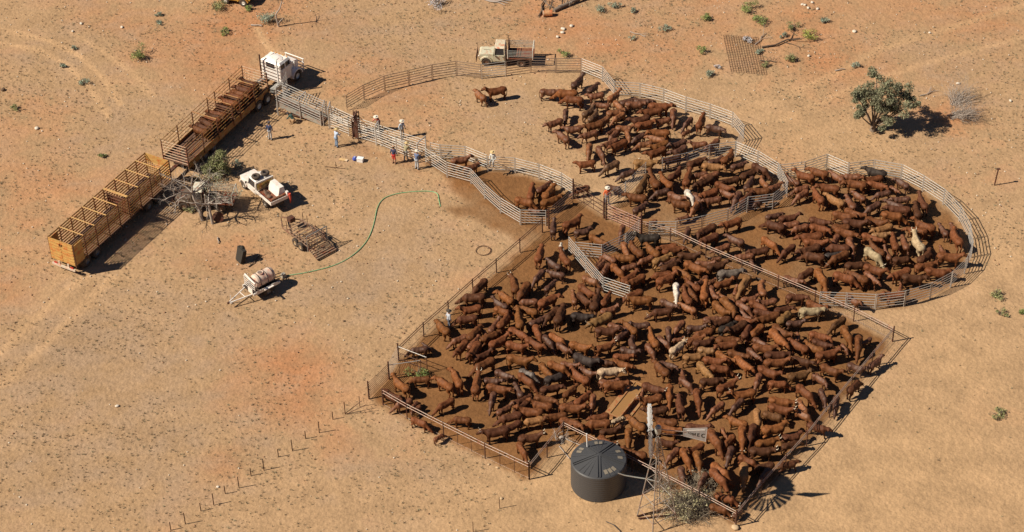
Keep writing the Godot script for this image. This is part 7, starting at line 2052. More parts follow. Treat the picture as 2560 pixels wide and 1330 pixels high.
	fallen("short grey log alone on the sand above the gumtree", Vector2(29.28, -26.41), Vector2(30.17, -26.62), 0.07, dead_wood(), 0)
	fallen("thin pale branch lying far beyond the wire mesh sheet", Vector2(11.41, -33.72), Vector2(12.71, -32.78), 0.045, dead_wood(), 2)
	fallen("bent dead stick beside the brush heaps", Vector2(36.14, -22.18), Vector2(37.84, -22.85), 0.05, dead_wood(), 2)
	fallen("pale stick lying beside the dead tree", Vector2(-24.21, -9.17), Vector2(-22.63, -8.12), 0.035, dead_wood(), 0)
	fallen("short stick of firewood before the black slab", Vector2(-23.79, -4.60), Vector2(-23.69, -3.81), 0.06, dead_wood(), 0)
	fallen("dead boughs lying against the black slab", Vector2(-20.98, -0.72), Vector2(-20.04, -2.21), 0.05, dark_wood(), 3)
	for k in 4: fallen("pale straight pole of the far stack, %s from the fallen tree" % ordinal(3 - k), Vector2(-1.98, -39.92) + Vector2(0.25 * k, 0.12 * k), Vector2(-0.04, -38.84) + Vector2(0.3 * k, -0.35 * k), 0.07, dead_wood(), 0)
	var ft := thing("fallen_tree", "uprooted fallen tree with a tangle of grey branches by the orange drum", "tree", v3(Vector2(4.54, -37.49)))
	var fmm := MB.new()
	fmm.tube([v3(Vector2(4.54, -37.49) - Vector2(4.54, -37.49), 0.15), Vector3(1.6, 0.3, -1.2), Vector3(3.6, 0.35, -2.4), Vector3(5.5, 0.5, -3.4)], 0.2, 0.1, 7)
	part("trunk", fmm.mesh(bark()), ft)
	for k in 14:
		var bm := MB.new()
		limb(bm, Vector3(0.4 * k - 0.4, 0.3, -0.27 * k), Vector3(rng.randfn(), rng.randf_range(0.1, 0.8), rng.randfn() - 0.3), 1.4, 0.07, 2, 3, 0.6)
		part("branch", bm.mesh([dark_wood(), bark(), dead_wood()][k % 3]), ft)
	fallen("leaning dark bough beside the orange drum", Vector2(3.10, -36.73), Vector2(3.74, -39.50), 0.09, dark_wood(), 2)
	# pale stones
	var stones := [[Vector2(-39.61, -37.56), 0.28, "pale stone, larger of the pair beyond the far ruts"], [Vector2(-40.21, -36.28), 0.24, "pale stone, smaller of the pair beyond the far ruts"], [Vector2(-35.70, -36.75), 0.28, "flat pale stone above the bright green bush"], [Vector2(-45.05, -26.82), 0.4, "pale stone at the sand's edge beside the little dark shrub"], [Vector2(-41.07, -20.71), 0.32, "pale stone on red sand beyond the empty trailer"], [Vector2(-21.16, 23.94), 0.2, "white stone beside the picket line"], [Vector2(26.28, -33.82), 0.32, "white round stone under the thin olive bush"], [Vector2(27.24, -28.90), 0.3, "white flat stone on the wheel track"], [Vector2(38.70, -32.20), 0.26, "white stone high on the bare slope past the gumtree"], [Vector2(31.90, -32.73), 0.35, "pale slab stone in the far wheel track"], [Vector2(39.78, -23.89), 0.3, "pale stone above the brush heaps"], [Vector2(43.84, -21.03), 0.28, "pale stone far past the brush heaps"], [Vector2(-29.40, 15.25), 0.24, "pale stone on the open straw-coloured ground"], [Vector2(14.85, 29.21), 0.42, "tan stone against the foot of the south corner post"], [Vector2(-2.02, 22.40), 0.16, "tan stone outside the fence, first of two"], [Vector2(-1.43, 22.75), 0.2, "tan stone outside the fence, second of two"], [Vector2(-1.18, 25.82), 0.2, "small tan stone beside a lone picket"], [Vector2(-13.07, 6.23), 0.16, "dark clod on the bare ground outside the mesh fence"], [Vector2(-41.14, -20.71) + Vector2(0.6, 0.4), 0.16, "small pale stone touching the one beyond the empty trailer"], [Vector2(28.19, -37.59), 0.5, "heap of bleached stones on the far red sand"], [Vector2(5.53, -33.87), 0.6, "patch of pale rubble stone behind the old tray truck"]]
	for s in stones:
		var mb := MB.new()
		for k in (5 if s[1] > 0.45 else 1):
			var o: Vector3 = Vector3(rng.randfn(), 0, rng.randfn()) * (s[1] * 0.7 if s[1] > 0.45 else 0.0)
			var r: float = s[1] * (0.35 if s[1] > 0.45 else 0.6)
			mb.ball(o + Vector3(0, r * 0.35, 0), Vector3(r * rng.randf_range(0.8, 1.3), r * 0.55, r * rng.randf_range(0.7, 1.1)), Basis(Vector3.UP, rng.randf() * 3.0), 5, 7)
		for i in mb.P.size(): mb.P[i] += mb.N[i] * 0.05 * s[1] * sin(mb.P[i].x * 31.0 + mb.P[i].z * 47.0)
		var c: Color = lin(0.13, 0.08, 0.05) if "dark" in s[2] else (lin(0.62, 0.55, 0.46) if "tan" not in s[2] else lin(0.5, 0.36, 0.22))
		solo("stone", mb.mesh(mat("stone " + str(c), c, 0.95)), s[2], "stone", v3(s[0]), 0, "stones on the sand")

func fallen(label: String, a: Vector2, b: Vector2, r: float, m: StandardMaterial3D, kids: int) -> void:
	var mb := MB.new()
	var d := v3(b - a)
	var side := d.cross(Vector3.UP).normalized()
	var l := d.length()
	mb.tube([Vector3(0, r, 0), d * 0.33 + side * l * 0.05 + Vector3(0, r + 0.04, 0), d * 0.66 - side * l * 0.04 + Vector3(0, r + 0.06, 0), d + Vector3(0, r, 0)], r, r * 0.55, 6)
	for k in kids:
		limb(mb, d * rng.randf_range(0.3, 0.95) + Vector3(0, r, 0), d.normalized() * 0.7 + side * rng.randf_range(-1, 1) + Vector3(0, rng.randf_range(0.0, 0.4), 0), l * 0.4, r * 0.5, 1, 2, 0.5)
	solo("fallen_branch", mb.mesh(m), label, "branch", v3(a), 0, "fallen wood on the sand")

func build_litter() -> void:
	# dry grass tufts and pebbles over the sand
	var tm := MB.new()
	for k in 9:
		var a := rng.randf() * TAU
		var o := Vector3(cos(a), 0, sin(a)) * rng.randf() * 0.07
		var tip := o + Vector3(rng.randfn() * 0.09, rng.randf_range(0.05, 0.13), rng.randfn() * 0.09)
		var s := Vector3(-sin(a), 0, cos(a)) * 0.012
		tm.tri(o - s, o + s, tip)
	var gm := mat("dry grass", Color.WHITE, 0.95)
	var pm := MB.new()
	pm.ball(Vector3(0, 0.012, 0), Vector3(0.05, 0.03, 0.04), Basis(), 4, 6)
	var n1 := noise(12, 0.022, 5)
	var dens := noise(41, 0.09, 4)
	for q in 2:
		var mm := MultiMesh.new()
		mm.transform_format = MultiMesh.TRANSFORM_3D
		mm.use_colors = true
		mm.mesh = tm.mesh(gm) if q == 0 else pm.mesh(mat("pebbles", Color.WHITE, 0.95))
		var where := []
		var want := 15000 if q == 0 else 5000
		var tries := 0
		while where.size() < want and tries < want * 8:
			tries += 1
			var p := Vector2(rng.randf_range(-48, 48), rng.randf_range(-44, 31))
			var d := dens.get_noise_2d(p.x, p.y)
			if q == 0 and (d < rng.randf_range(-0.35, 0.25) or bare(p)): continue
			if q == 1 and (p.y > 5 and rng.randf() < 0.7 or bare(p)): continue
			where.append(p)
		mm.instance_count = where.size()
		for i in where.size():
			var s := rng.randf_range(0.6, 1.7) if q == 0 else pow(rng.randf(), 3.0) * 1.6 + 0.4
			mm.set_instance_transform(i, Transform3D(Basis(Vector3.UP, rng.randf() * TAU).scaled(Vector3.ONE * s), v3(where[i], 0.0)))
			var t := rng.randf()
			var c := Color(0.46, 0.35, 0.22)
			if q == 0:
				if t < 0.3: c = Color(0.3, 0.24, 0.15)
				elif t < 0.42: c = Color(0.22, 0.17, 0.11)
				elif t < 0.6: c = Color(0.34, 0.31, 0.2)
			else:
				c = Color(0.55, 0.47, 0.37) if t < 0.5 else Color(0.3, 0.17, 0.1)
			mm.set_instance_color(i, c)
		var mi := MultiMeshInstance3D.new()
		mi.name = "dry_grass" if q == 0 else "pebbles"
		mi.multimesh = mm
		add_child(mi, true)
		tag(mi, "short dry grass litter strewn over the sand" if q == 0 else "small pebbles and dung crumbs scattered over the sand", "grass" if q == 0 else "pebbles", "", "stuff")

var bare_polys := []
func bare(p: Vector2) -> bool:
	if p.x > 14 and p.y > 2 and rng.randf() < 0.85: return true
	if p.x > -2 and p.y > 20 and rng.randf() < 0.8: return true
	for b in bare_polys:
		if Geometry2D.is_point_in_polygon(p, b): return true
	return false

# ------------------------------------------------------------------ water tank, windmill, trough, small things
func build_water() -> void:
	var black := mat("black poly tank", lin(0.055, 0.056, 0.06), 0.5, 0.0, 0.0)
	var dusty := mat("dusty patch", lin(0.2, 0.17, 0.13), 0.9)
	var c := Vector2(5.61, 26.42)
	var t := thing("water_tank", "big black plastic water tank with ribbed cone roof outside the square yard", "water tank", Vector3(c.x + 0.08, 0, c.y - 1.93))
	var R := 1.95
	var mb := MB.new()
	var prof := [Vector2(0.001, 0.0), Vector2(R, 0.0)]
	for k in 23:
		prof.append(Vector2(R + (0.012 if k % 2 else 0.0), 0.02 + 0.1 * k))
	prof.append_array([Vector2(R + 0.02, 2.28), Vector2(R - 0.05, 2.36)])
	mb.lathe(prof, 48)
	part("wall", mb.mesh(black), t)
	var roof_y := 2.36
	var rise := 0.42
	var rb := MB.new()
	rb.lathe([Vector2(R - 0.05, roof_y), Vector2(0.16, roof_y + rise), Vector2(0.001, roof_y + rise + 0.02)], 48)
	var roof := part("roof", rb.mesh(black), t)
	for k in 5:
		var a := TAU * k / 5 + 0.35
		var d := Vector3(cos(a), 0, sin(a))
		var s := Vector3(-sin(a), 0, cos(a))
		for q in [-1, 1]:
			var q2 := MB.new()
			q2.bar(d * 0.12 + s * 0.09 * q + Vector3(0, roof_y + rise, 0), d * (R - 0.07) + s * 0.09 * q + Vector3(0, roof_y + 0.045, 0), 0.06, 0.09)
			part("ridge", q2.mesh(black), roof)
		for f: float in [0.33, 0.5, 0.67]:
			var a2: float = a + TAU / 5 * f
			var d2 := Vector3(cos(a2), 0, sin(a2))
			var q3 := MB.new()
			q3.bar(d2 * 0.3 + Vector3(0, roof_y + rise * 0.87, 0), d2 * (R - 0.1) + Vector3(0, roof_y + 0.03, 0), 0.035, 0.035)
			part("rib", q3.mesh(black), roof)
			# dust caught between the ribs near the rim
			var a3: float = a2 + 0.1
			var d3 := Vector3(cos(a3), 0, sin(a3))
			var s3 := Vector3(-sin(a3), 0, cos(a3))
			var tilt := (d3 * (R - 0.21) - Vector3(0, rise, 0)).normalized()
			var q4 := MB.new()
			var p0 := d3 * 1.45 + Vector3(0, roof_y + rise * (1.0 - (1.45 - 0.16) / (R - 0.21)) + 0.012, 0)
			q4.quad(p0 - s3 * 0.12 - tilt * 0.16, p0 - s3 * 0.16 + tilt * 0.2, p0 + s3 * 0.1 + tilt * 0.24, p0 + s3 * 0.13 - tilt * 0.12)
			if rng.randf() < 0.75: part("dust_patch", q4.mesh(dusty), roof)
	var pp := MB.new()
	pp.tube([Vector3(-0.75, roof_y + 0.1, -1.0), Vector3(-0.8, roof_y + 1.45, -1.02)], 0.055, 0.05, 7)
	part("level_pole", pp.mesh(mat("white pipe", lin(0.72, 0.72, 0.7), 0.4)), t)
	var pipe2 := MB.new()
	var tp := t.position
	var pts := [Vector3(1.25, roof_y - 0.02, 1.45), Vector3(1.7, roof_y - 0.2, 1.5), Vector3(2.4, roof_y - 0.3, 1.6), Vector3(3.2, roof_y - 0.35, 1.75), Vector3(4.1, roof_y - 0.45, 2.0)]
	pipe2.tube(pts, 0.05, 0.05, 7)
	solo("feed_pipe", pipe2.mesh(mat("grey pipe", lin(0.32, 0.33, 0.3), 0.45, 0.3, 0.2)), "grey pipe curving from the windmill into the black tank's roof", "pipe", tp)
	# windmill
	var W := Vector3(9.55, 0, 28.15)
	var g := mat("bright galvanised sheet", lin(0.52, 0.55, 0.58), 0.38, 0.35)
	var st := mat("tower angle steel", lin(0.33, 0.31, 0.28), 0.5, 0.4, 0.3)
	var m := thing("windmill", "tall steel windmill with lettered grey tail vane over the bush", "windmill", W)
	var hub := Vector3(-0.38, 8.2, -0.2)
	var feet := [Vector3(-0.4, 0, 1.42), Vector3(1.38, 0, 0.3), Vector3(0.3, 0, -1.45), Vector3(-1.35, 0, -0.3)]
	var topc := Vector3(-0.1, 7.6, -0.15)
	for k in 4:
		rail(m, "tower_leg", feet[k], topc + (feet[k] as Vector3) * 0.08, 0.09, 0.09, st)
	for q in 5:
		var f: float = [0.1, 0.3, 0.48, 0.64, 0.8][q]
		var f2: float = [0.3, 0.48, 0.64, 0.8, 0.95][q]
		for k in 4:
			var a: Vector3 = (feet[k] as Vector3).lerp(topc + feet[k] * 0.08, f)
			var b: Vector3 = (feet[(k + 1) % 4] as Vector3).lerp(topc + feet[(k + 1) % 4] * 0.08, f)
			var b2: Vector3 = (feet[(k + 1) % 4] as Vector3).lerp(topc + feet[(k + 1) % 4] * 0.08, f2)
			rail(m, "girt", a, b, 0.05, 0.05, st)
			rail(m, "brace", a, b2, 0.025, 0.025, st)
	rail(m, "pump_rod", Vector3(0, 0, 0), Vector3(-0.2, 8.0, -0.15), 0.05, 0.05, st)
	var gb := MB.new()
	gb.lathe([Vector2(0.001, -0.35), Vector2(0.18, -0.3), Vector2(0.24, 0.0), Vector2(0.22, 0.28), Vector2(0.12, 0.4), Vector2(0.001, 0.42)], 14, Transform3D(Basis(), hub + Vector3(0.28, 0.05, 0)))
	part("gearbox", gb.mesh(mat("gearbox cap", lin(0.4, 0.4, 0.36), 0.5, 0.3)), m)
	# wheel turning about x
	var wh := MB.new()
	torus(wh, hub + Vector3(-0.25, 0, 0), 1.72, 0.018, Basis(Vector3.BACK, PI / 2), 40, 5)
	torus(wh, hub + Vector3(-0.25, 0, 0), 0.8, 0.018, Basis(Vector3.BACK, PI / 2), 30, 5)
	for k in 6:
		var a := TAU * k / 6
		wh.rod(hub + Vector3(-0.2, 0, 0), hub + Vector3(-0.25, cos(a) * 1.75, sin(a) * 1.75), 0.02, 5)
	var wheel_part := part("wind_wheel", wh.mesh(st), m)
	for k in 24:
		var a := TAU * (k + 0.5) / 24
		var d := Vector3(0, cos(a), sin(a))
		var s := Vector3(0, -sin(a), cos(a))
		var bm := MB.new()
		var o := hub + Vector3(-0.25, 0, 0)
		for q in 3:
			var u0 := -0.5 + q / 3.0
			var u1 := -0.5 + (q + 1) / 3.0
			var cam0 := 0.02 - 0.08 * u0 * u0
			var cam1 := 0.02 - 0.08 * u1 * u1
			bm.quad(o + d * 0.62 + s * u0 * 0.2 + Vector3(u0 * 0.1 + cam0, 0, 0), o + d * 1.8 + s * u0 * 0.44 + Vector3(u0 * 0.2 + cam0, 0, 0), o + d * 1.8 + s * u1 * 0.44 + Vector3(u1 * 0.2 + cam1, 0, 0), o + d * 0.62 + s * u1 * 0.2 + Vector3(u1 * 0.1 + cam1, 0, 0))
		part("blade", bm.mesh(g), wheel_part)
	# tail
	rail(m, "tail_boom", hub + Vector3(0.2, 0.12, 0), hub + Vector3(2.1, 0.05, 0.25), 0.06, 0.08, st)
	rail(m, "tail_boom", hub + Vector3(0.2, -0.25, 0), hub + Vector3(2.1, -0.3, 0.25), 0.05, 0.06, st)
	var vane := MB.new()
	var tv := Transform3D(Basis(Vector3.UP, -0.13), hub + Vector3(1.95, 0, 0.23))
	vane.prism(PackedVector2Array([Vector2(0, 0.32), Vector2(0, -0.34), Vector2(1.5, -0.72), Vector2(1.56, 0.52)]), -0.006, 0.006, tv)
	var vp := part("tail_vane", vane.mesh(mat("grey vane sheet", lin(0.34, 0.36, 0.37), 0.5, 0.2, 0.1)), m)
	for e in [[Vector2(0, 0.32), Vector2(1.56, 0.52)], [Vector2(0, -0.34), Vector2(1.5, -0.72)], [Vector2(1.5, -0.72), Vector2(1.56, 0.52)], [Vector2(0, 0.32), Vector2(0, -0.34)]]:
		rail(vp, "edge_strip", tv * Vector3(e[0].x, e[0].y, 0), tv * Vector3(e[1].x, e[1].y, 0), 0.035, 0.05, mat("pale edge strip", lin(0.5, 0.48, 0.46), 0.45, 0.3))
	rail(vp, "white_stripe", tv * Vector3(0.22, 0.2, 0.012), tv * Vector3(1.42, 0.34, 0.012), 0.012, 0.07, mat("white paint", lin(0.78, 0.79, 0.77), 0.5))
	var word := "SOMEC"
	var x := 0.3
	for k in word.length():
		var tx := TextMesh.new()
		tx.text = word[k]
		var sf := SystemFont.new()
		sf.font_names = PackedStringArray(["Droid Sans"])
		sf.font_weight = 700
		tx.font = sf
		tx.font_size = 64
		tx.pixel_size = 0.001
		tx.depth = 0.006
		tx.material = mat("black lettering", lin(0.02, 0.02, 0.02), 0.6)
		var s := 2.6 + 1.25 * k
		var o := MeshInstance3D.new()
		o.name = "letter" if k == 0 else "letter_%03d" % k
		o.mesh = tx
		o.transform = tv * Transform3D(Basis.from_scale(Vector3(s * 0.95, s, 1)), Vector3(x + 0.03 * s * 0.5, -0.02 - 0.045 * k, 0.012))
		x += 0.0468 * s * (1.12 if word[k] in "OM" else 1.0)
		vp.add_child(o, true)
	# guy and cross poles at the tower foot
	for q in [[Vector2(8.17, 27.94), Vector2(10.66, 27.14), "long pole lying across the windmill's foot, upper one"], [Vector2(8.26, 28.17), Vector2(10.89, 27.84), "long pole lying across the windmill's foot, lower one"]]:
		var pb := MB.new()
		pb.tube([v3(q[0] - q[0], 0.12), v3(q[1] - q[0], 0.1)], 0.05, 0.045, 6)
		solo("pole", pb.mesh(rust()), q[2], "pole", v3(q[0]), 0, "poles at the windmill's foot")
	# trough
	var ta := Vector3(7.12, 0, 18.11)
	var tb := Vector3(9.25, 0, 14.65)
	var l := (tb - ta).length()
	var tr := thing("water_trough", "long muddy concrete water trough among cattle in the square yard", "trough", (ta + tb) * 0.5, atan2(-(tb - ta).z, (tb - ta).x))
	var con := mat("muddy concrete", lin(0.33, 0.18, 0.075), 0.9, 0.0, 0.3)
	for s in [-1, 1]:
		part("side_wall", block(con, Vector3(0, 0.22, 0.42 * s), Vector3(l, 0.44, 0.1)), tr)
		part("end_wall", block(con, Vector3((l / 2 - 0.05) * s, 0.22, 0), Vector3(0.1, 0.436, 0.74)), tr)
	part("apron", block(con, Vector3(0, 0.03, 0), Vector3(l + 0.6, 0.06, 1.9)), tr)
	var wm := mat("muddy water", lin(0.3, 0.16, 0.06), 0.12)
	part("water", block(wm, Vector3(0, 0.36, 0), Vector3(l - 0.2, 0.02, 0.74)), tr)

func build_small_things() -> void:
	# picket line and strainer
	var pk := [Vector2(-24.04, 28.01), Vector2(-23.09, 27.46), Vector2(-22.14, 26.24), Vector2(-21.29, 25.69), Vector2(-20.59, 24.59), Vector2(-19.66, 24.06), Vector2(-18.91, 22.88), Vector2(-18.03, 22.37), Vector2(-17.09, 21.05), Vector2(-16.13, 20.46), Vector2(-15.25, 19.23), Vector2(-14.29, 18.64), Vector2(-13.38, 17.26)]
	for k in pk.size():
		var mb := MB.new()
		var h := 1.12 if k % 2 == 1 else 0.78
		var b := Basis(Vector3.RIGHT, rng.randf_range(-0.03, 0.03))
		for q in 3:
			var a := TAU * q / 3
			mb.box(b * Vector3(cos(a) * 0.018, h / 2, sin(a) * 0.018), Vector3(0.036, h, 0.012), b * Basis(Vector3.UP, -a))
		solo("picket", mb.mesh(rust()), "%s rusty picket of the bare fence line, %s from the open end" % ["tall" if k % 2 == 1 else "short", ordinal(k)], "picket", v3(pk[k]), 0, "pickets of the bare fence line")
	var lone := [[Vector2(-1.30, 26.75), 1.1, "tall lone picket outside the twin-rail fence with stakes"], [Vector2(-3.14, 28.94), 1.0, "lone picket cut by the sand's near edge"], [Vector2(-14.66, -13.90), 0.55, "short star picket standing beside the tan board"]]
	for s in lone:
		var mb := MB.new()
		mb.box(Vector3(0, s[1] / 2, 0), Vector3(0.045, s[1], 0.045))
		solo("picket", mb.mesh(rust()), s[2], "picket", v3(s[0]))
	var bar := MB.new()
	var ba := Vector2(-15.58, -13.99)
	var bb := Vector2(-13.91, -13.63)
	bar.tube([Vector3(0, 0.03, 0), v3(bb - ba, 0.03)], 0.03, 0.03, 5)
	solo("steel_bar", bar.mesh(rust()), "thin steel bar lying past the short star picket", "bar", v3(ba))
	var sp := Vector2(-12.50, 16.72)
	var s := thing("strainer_post", "rusty strainer post with two slanting stays at the end of the picket line", "post", v3(sp))
	rail(s, "post", Vector3(0, 0, 0), Vector3(0, 1.2, 0), 0.07, 0.07, rust())
	rail(s, "stay", Vector3(0, 0.05, 0), Vector3(1.25, 0.95, -0.35), 0.05, 0.05, rust())
	rail(s, "stay", Vector3(0.1, 0.05, 0.05), Vector3(1.6, 0.8, -0.1), 0.05, 0.05, rust())
	rail(s, "end_post", Vector3(1.05, 0, -0.75), Vector3(1.05, 1.05, -0.75), 0.05, 0.05, rust())
	# lone capped post
	var lp := thing("steel_post", "lone rusty steel post with flat cap on the open sand", "post", v3(Vector2(40.09, -8.96)))
	rail(lp, "shaft", Vector3.ZERO, Vector3(0.12, 1.65, 0), 0.12, 0.12, rust())
	part("cap", block(rust(), Vector3(0.12, 1.67, 0), Vector3(0.32, 0.05, 0.2)), lp)
	# wire ring, mesh sheet
	var ring := MB.new()
	for k in 3: torus(ring, Vector3(0.01 * k, 0.03 + 0.02 * k, 0.015 * k), 0.58 + 0.015 * k, 0.013, Basis(Vector3.RIGHT, 0.012 * (k - 1)), 30, 5)
	solo("wire_coil", ring.mesh(rust()), "ring of rusty wire lying on bare ground outside the mesh fence", "wire coil", v3(Vector2(-2.28, -2.03)))
	var ma := Vector2(19.89, -32.77)
	var mbp := Vector2(23.01, -32.15)
	var mc := Vector2(20.03, -26.72)
	var ms := thing("wire_mesh_sheet", "big rusty wire mesh sheet lying flat among the far shrubs", "mesh sheet", v3(ma))
	var ux := v3(mbp - ma)
	var uz := v3(mc - ma)
	for k in 15:
		var f := k / 14.0
		rail(ms, "mesh_wire", ux * f + Vector3(0, 0.04, 0), ux * f + uz + Vector3(0, 0.04, 0), 0.022, 0.022, rust())
	for k in 22:
		var f := k / 21.0
		rail(ms, "mesh_wire", uz * f + Vector3(0, 0.055, 0), uz * f + ux + Vector3(0, 0.055, 0), 0.022, 0.022, rust())
	# board, cool box and lid
	var bd := thing("board", "tan board lying on dry grass beside the cool box", "board", v3(Vector2(-14.10, -14.90)), -0.35)
	part("sheet", block(mat("tan ply", lin(0.6, 0.4, 0.19), 0.8), Vector3(0, 0.05, 0), Vector3(0.72, 0.03, 0.32)), bd)
	part("sheet", block(mat("pale ply", lin(0.66, 0.5, 0.34), 0.8), Vector3(0.3, 0.07, 0.03), Vector3(0.22, 0.02, 0.28)), bd)
	var cb := thing("cool_box", "white cool box standing open on the dry grass", "cool box", v3(Vector2(-12.63, -14.66)), -0.3)
	part("shell", block(mat("white plastic", lin(0.82, 0.82, 0.82), 0.35), Vector3(0, 0.17, 0), Vector3(0.52, 0.34, 0.36)), cb)
	part("rim", block(mat("white plastic", lin(0.8, 0.8, 0.8)), Vector3(0, 0.345, 0), Vector3(0.56, 0.03, 0.4)), cb)
	part("handle", block(mat("black plastic", lin(0.02, 0.02, 0.025), 0.5), Vector3(0, 0.3, -0.22), Vector3(0.5, 0.08, 0.06)), cb)
	var bl := thing("blue_bag", "blue cloth bag slumped against the white cool box", "bag", v3(Vector2(-13.11, -14.86)), -0.3)
	var bg := MB.new()
	bg.ball(Vector3(0, 0.16, 0), Vector3(0.2, 0.19, 0.27), Basis(), 7, 11)
	part("sack", bg.mesh(mat("blue cloth", lin(0.05, 0.08, 0.38), 0.8)), bl)
	part("flap", block(mat("pale blue cloth", lin(0.4, 0.45, 0.7), 0.8), Vector3(0, 0.33, 0), Vector3(0.12, 0.03, 0.2)), bl)
	# black slab, leaning tyre and drum
	var ex := MB.new()
	ex.hexa(Vector3(0, 0.62, 0), Vector3(0.42, 1.2, 0.8), Vector3(0.32, 1.2, 0.95), Basis(Vector3.UP, 0.6) * Basis(Vector3.BACK, -0.25))
	ex.ball(Vector3(0.1, 0.95, -0.2), Vector3(0.25, 0.35, 0.42))
	solo("burnt_stump", ex.mesh(mat("charred wood", lin(0.03, 0.025, 0.02), 0.9)), "leaning charred black stump on bare orange ground", "stump", v3(Vector2(-21.59, -1.56)))
	var ty := MB.new()
	torus(ty, Vector3.ZERO, 0.36, 0.12, Basis())
	solo("tyre_casing", ty.mesh(dark_rubber()), "dark worn tyre casing leaning at the dead tree's foot", "tyre", v3(Vector2(-24.99, -7.31), 0.42)).rotation = Vector3(1.25, 0.5, 0)
	var dk := MB.new()
	dk.lathe([Vector2(0.001, 0.0), Vector2(0.45, 0.03), Vector2(0.47, 0.07), Vector2(0.001, 0.09)], 20)
	solo("plough_disc", dk.mesh(rust()), "dark round steel disc propped beside the dead tree", "disc", v3(Vector2(-23.94, -6.89), 0.4)).rotation = Vector3(1.15, 0.3, 0.3)
	var gd := MB.new()
	gd.lathe([Vector2(0.001, 0.0), Vector2(0.2, 0.02), Vector2(0.22, 0.06), Vector2(0.22, 0.8), Vector2(0.2, 0.86), Vector2(0.001, 0.88)], 16)
	solo("gas_cylinder", gd.mesh(mat("dull brass paint", lin(0.3, 0.23, 0.16), 0.5, 0.2, 0.3)), "dull tan gas cylinder standing among the dead tree's branches", "gas cylinder", v3(Vector2(-27.22, -8.76)))
	var dr := thing("steel_drum", "orange steel drum lying on its side by the fallen tree", "drum", v3(Vector2(3.92, -36.83), 0.3), 0.1)
	dr.rotation.z = PI / 2
	var dm := MB.new()
	dm.lathe([Vector2(0.001, -0.42), Vector2(0.27, -0.42), Vector2(0.29, -0.4), Vector2(0.28, -0.15), Vector2(0.295, -0.13), Vector2(0.28, -0.11), Vector2(0.28, 0.11), Vector2(0.295, 0.13), Vector2(0.28, 0.15), Vector2(0.29, 0.4), Vector2(0.27, 0.42), Vector2(0.001, 0.42)], 20)
	part("shell", dm.mesh(mat("orange drum", lin(0.55, 0.3, 0.14), 0.6, 0.1, 0.4)), dr)
	var rm := MB.new()
	rm.lathe([Vector2(0.28, 0.38), Vector2(0.3, 0.4), Vector2(0.3, 0.43), Vector2(0.27, 0.43)], 20)
	part("rim", rm.mesh(mat("pale rim", lin(0.7, 0.6, 0.5), 0.5)), dr)
	# plate on a far rim panel, cross of poles by the tank
	var pl := MB.new()
	pl.box(Vector3(0, 0.62, 0), Vector3(0.42, 0.16, 0.02))
	solo("metal_plate", pl.mesh(mat("grey sheet", lin(0.42, 0.42, 0.38), 0.5, 0.3, 0.3)), "small grey plate hung low on the far rim's panels", "plate", v3(Vector2(-7.28, -26.33)), 0.3)
	for q in [[Vector2(3.05, 20.75), Vector2(3.74, 22.05), "thin pale pole lying crosswise near the black tank, steeper one"], [Vector2(3.48, 19.98), Vector2(4.82, 20.86), "thin pale pole lying crosswise near the black tank, flatter one"]]:
		var pb := MB.new()
		pb.tube([v3(q[0] - q[0], 0.06), v3(q[1] - q[0], 0.06)], 0.04, 0.035, 6)
		solo("pole", pb.mesh(dead_wood()), q[2], "pole", v3(q[0]))
	var bk := MB.new()
	bk.ball(Vector3(0, 0.14, 0), Vector3(0.22, 0.16, 0.18), Basis(), 5, 8)
	for k in 14: limb(bk, Vector3(rng.randfn() * 0.2, 0.1, rng.randfn() * 0.2), Vector3(rng.randfn(), 0.5, rng.randfn()), 0.5, 0.03, 1, 2, 0.6)
	solo("stump", bk.mesh(dead_wood()), "pale knotty stump under the stepped-in corner of the fence", "stump", v3(Vector2(3.25, 19.97)))
	var cp := MB.new()
	cp.tube([Vector3(0, 0.05, 0), Vector3(0.5, 0.08, 0.35), Vector3(0.9, 0.06, 0.9), Vector3(1.1, 0.05, 1.5)], 0.03, 0.03, 6)
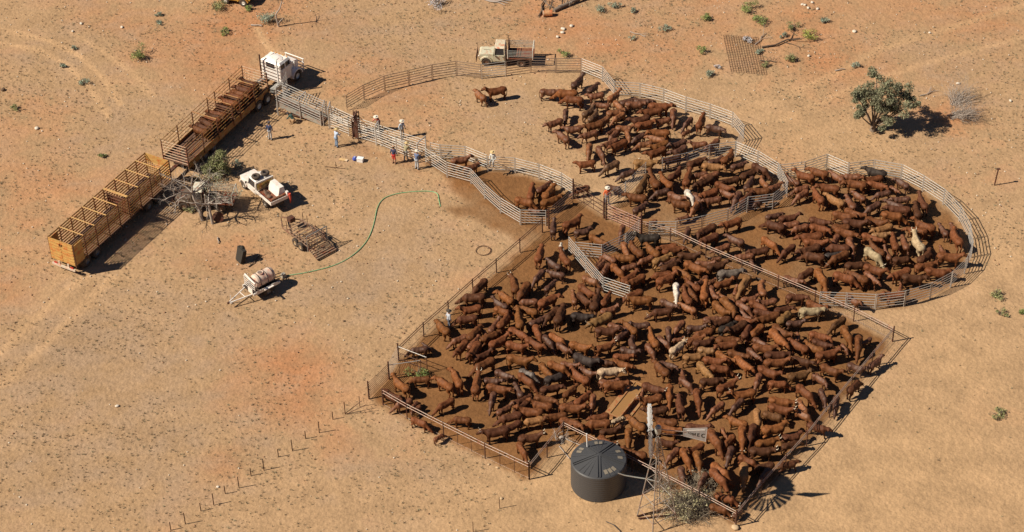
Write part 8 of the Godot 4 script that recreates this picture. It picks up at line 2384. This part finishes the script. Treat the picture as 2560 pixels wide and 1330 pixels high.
	solo("hose_end", cp.mesh(mat("black plastic", lin(0.02, 0.02, 0.025))), "short black pipe offcut curved on the sand below the tank", "pipe", v3(Vector2(6.02, 28.32)))

# ------------------------------------------------------------------
func _ready() -> void:
	# camera
	var cam := Camera3D.new()
	cam.name = "camera"
	add_child(cam)
	cam.position = Vector3(0, 105.0, 105.0 / tan(deg_to_rad(39.0)))
	cam.basis = Basis(Vector3.RIGHT, deg_to_rad(-39.0)) * Basis(Vector3.BACK, deg_to_rad(-1.5))
	cam.fov = rad_to_deg(2.0 * atan(665.0 / 5250.0))
	cam.near = 1.0
	cam.far = 6000.0
	# sky, exposure
	var env := Environment.new()
	env.background_mode = Environment.BG_SKY
	var sky := Sky.new()
	var sm := ProceduralSkyMaterial.new()
	sm.sky_top_color = Color(0.26, 0.40, 0.62)
	sm.sky_horizon_color = Color(0.74, 0.76, 0.78)
	sm.ground_horizon_color = Color(0.62, 0.55, 0.46)
	sm.ground_bottom_color = Color(0.5, 0.36, 0.26)
	sm.sky_curve = 0.18
	sm.sky_energy_multiplier = 0.55
	sky.sky_material = sm
	env.sky = sky
	env.tonemap_mode = Environment.TONE_MAPPER_LINEAR
	env.tonemap_exposure = 1.4
	env.sdfgi_enabled = true
	env.ssao_enabled = true
	env.ssil_enabled = true
	var we := WorldEnvironment.new()
	we.name = "environment"
	we.environment = env
	add_child(we)
	# sun: shadows fall to the right and slightly away
	var sun := DirectionalLight3D.new()
	sun.name = "sun"
	add_child(sun)
	var az := deg_to_rad(14.0)
	var el := deg_to_rad(43.0)
	var dir := Vector3(cos(el) * cos(az), -sin(el), -cos(el) * sin(az))
	sun.basis = Basis.looking_at(dir, Vector3.UP)
	sun.light_energy = 1.5
	sun.light_color = Color(1.0, 0.95, 0.87)
	sun.light_angular_distance = 0.5
	sun.shadow_enabled = true
	rng.seed = 4711
	build_ground()
	build_yards()
	build_water()
	build_cattle()
	build_trailers()
	build_prime_mover()
	build_white_ute()
	build_old_trucks()
	build_tank_trailer()
	build_cradle_trailer()
	build_plants()
	build_people()
	build_small_things()
	build_litter()
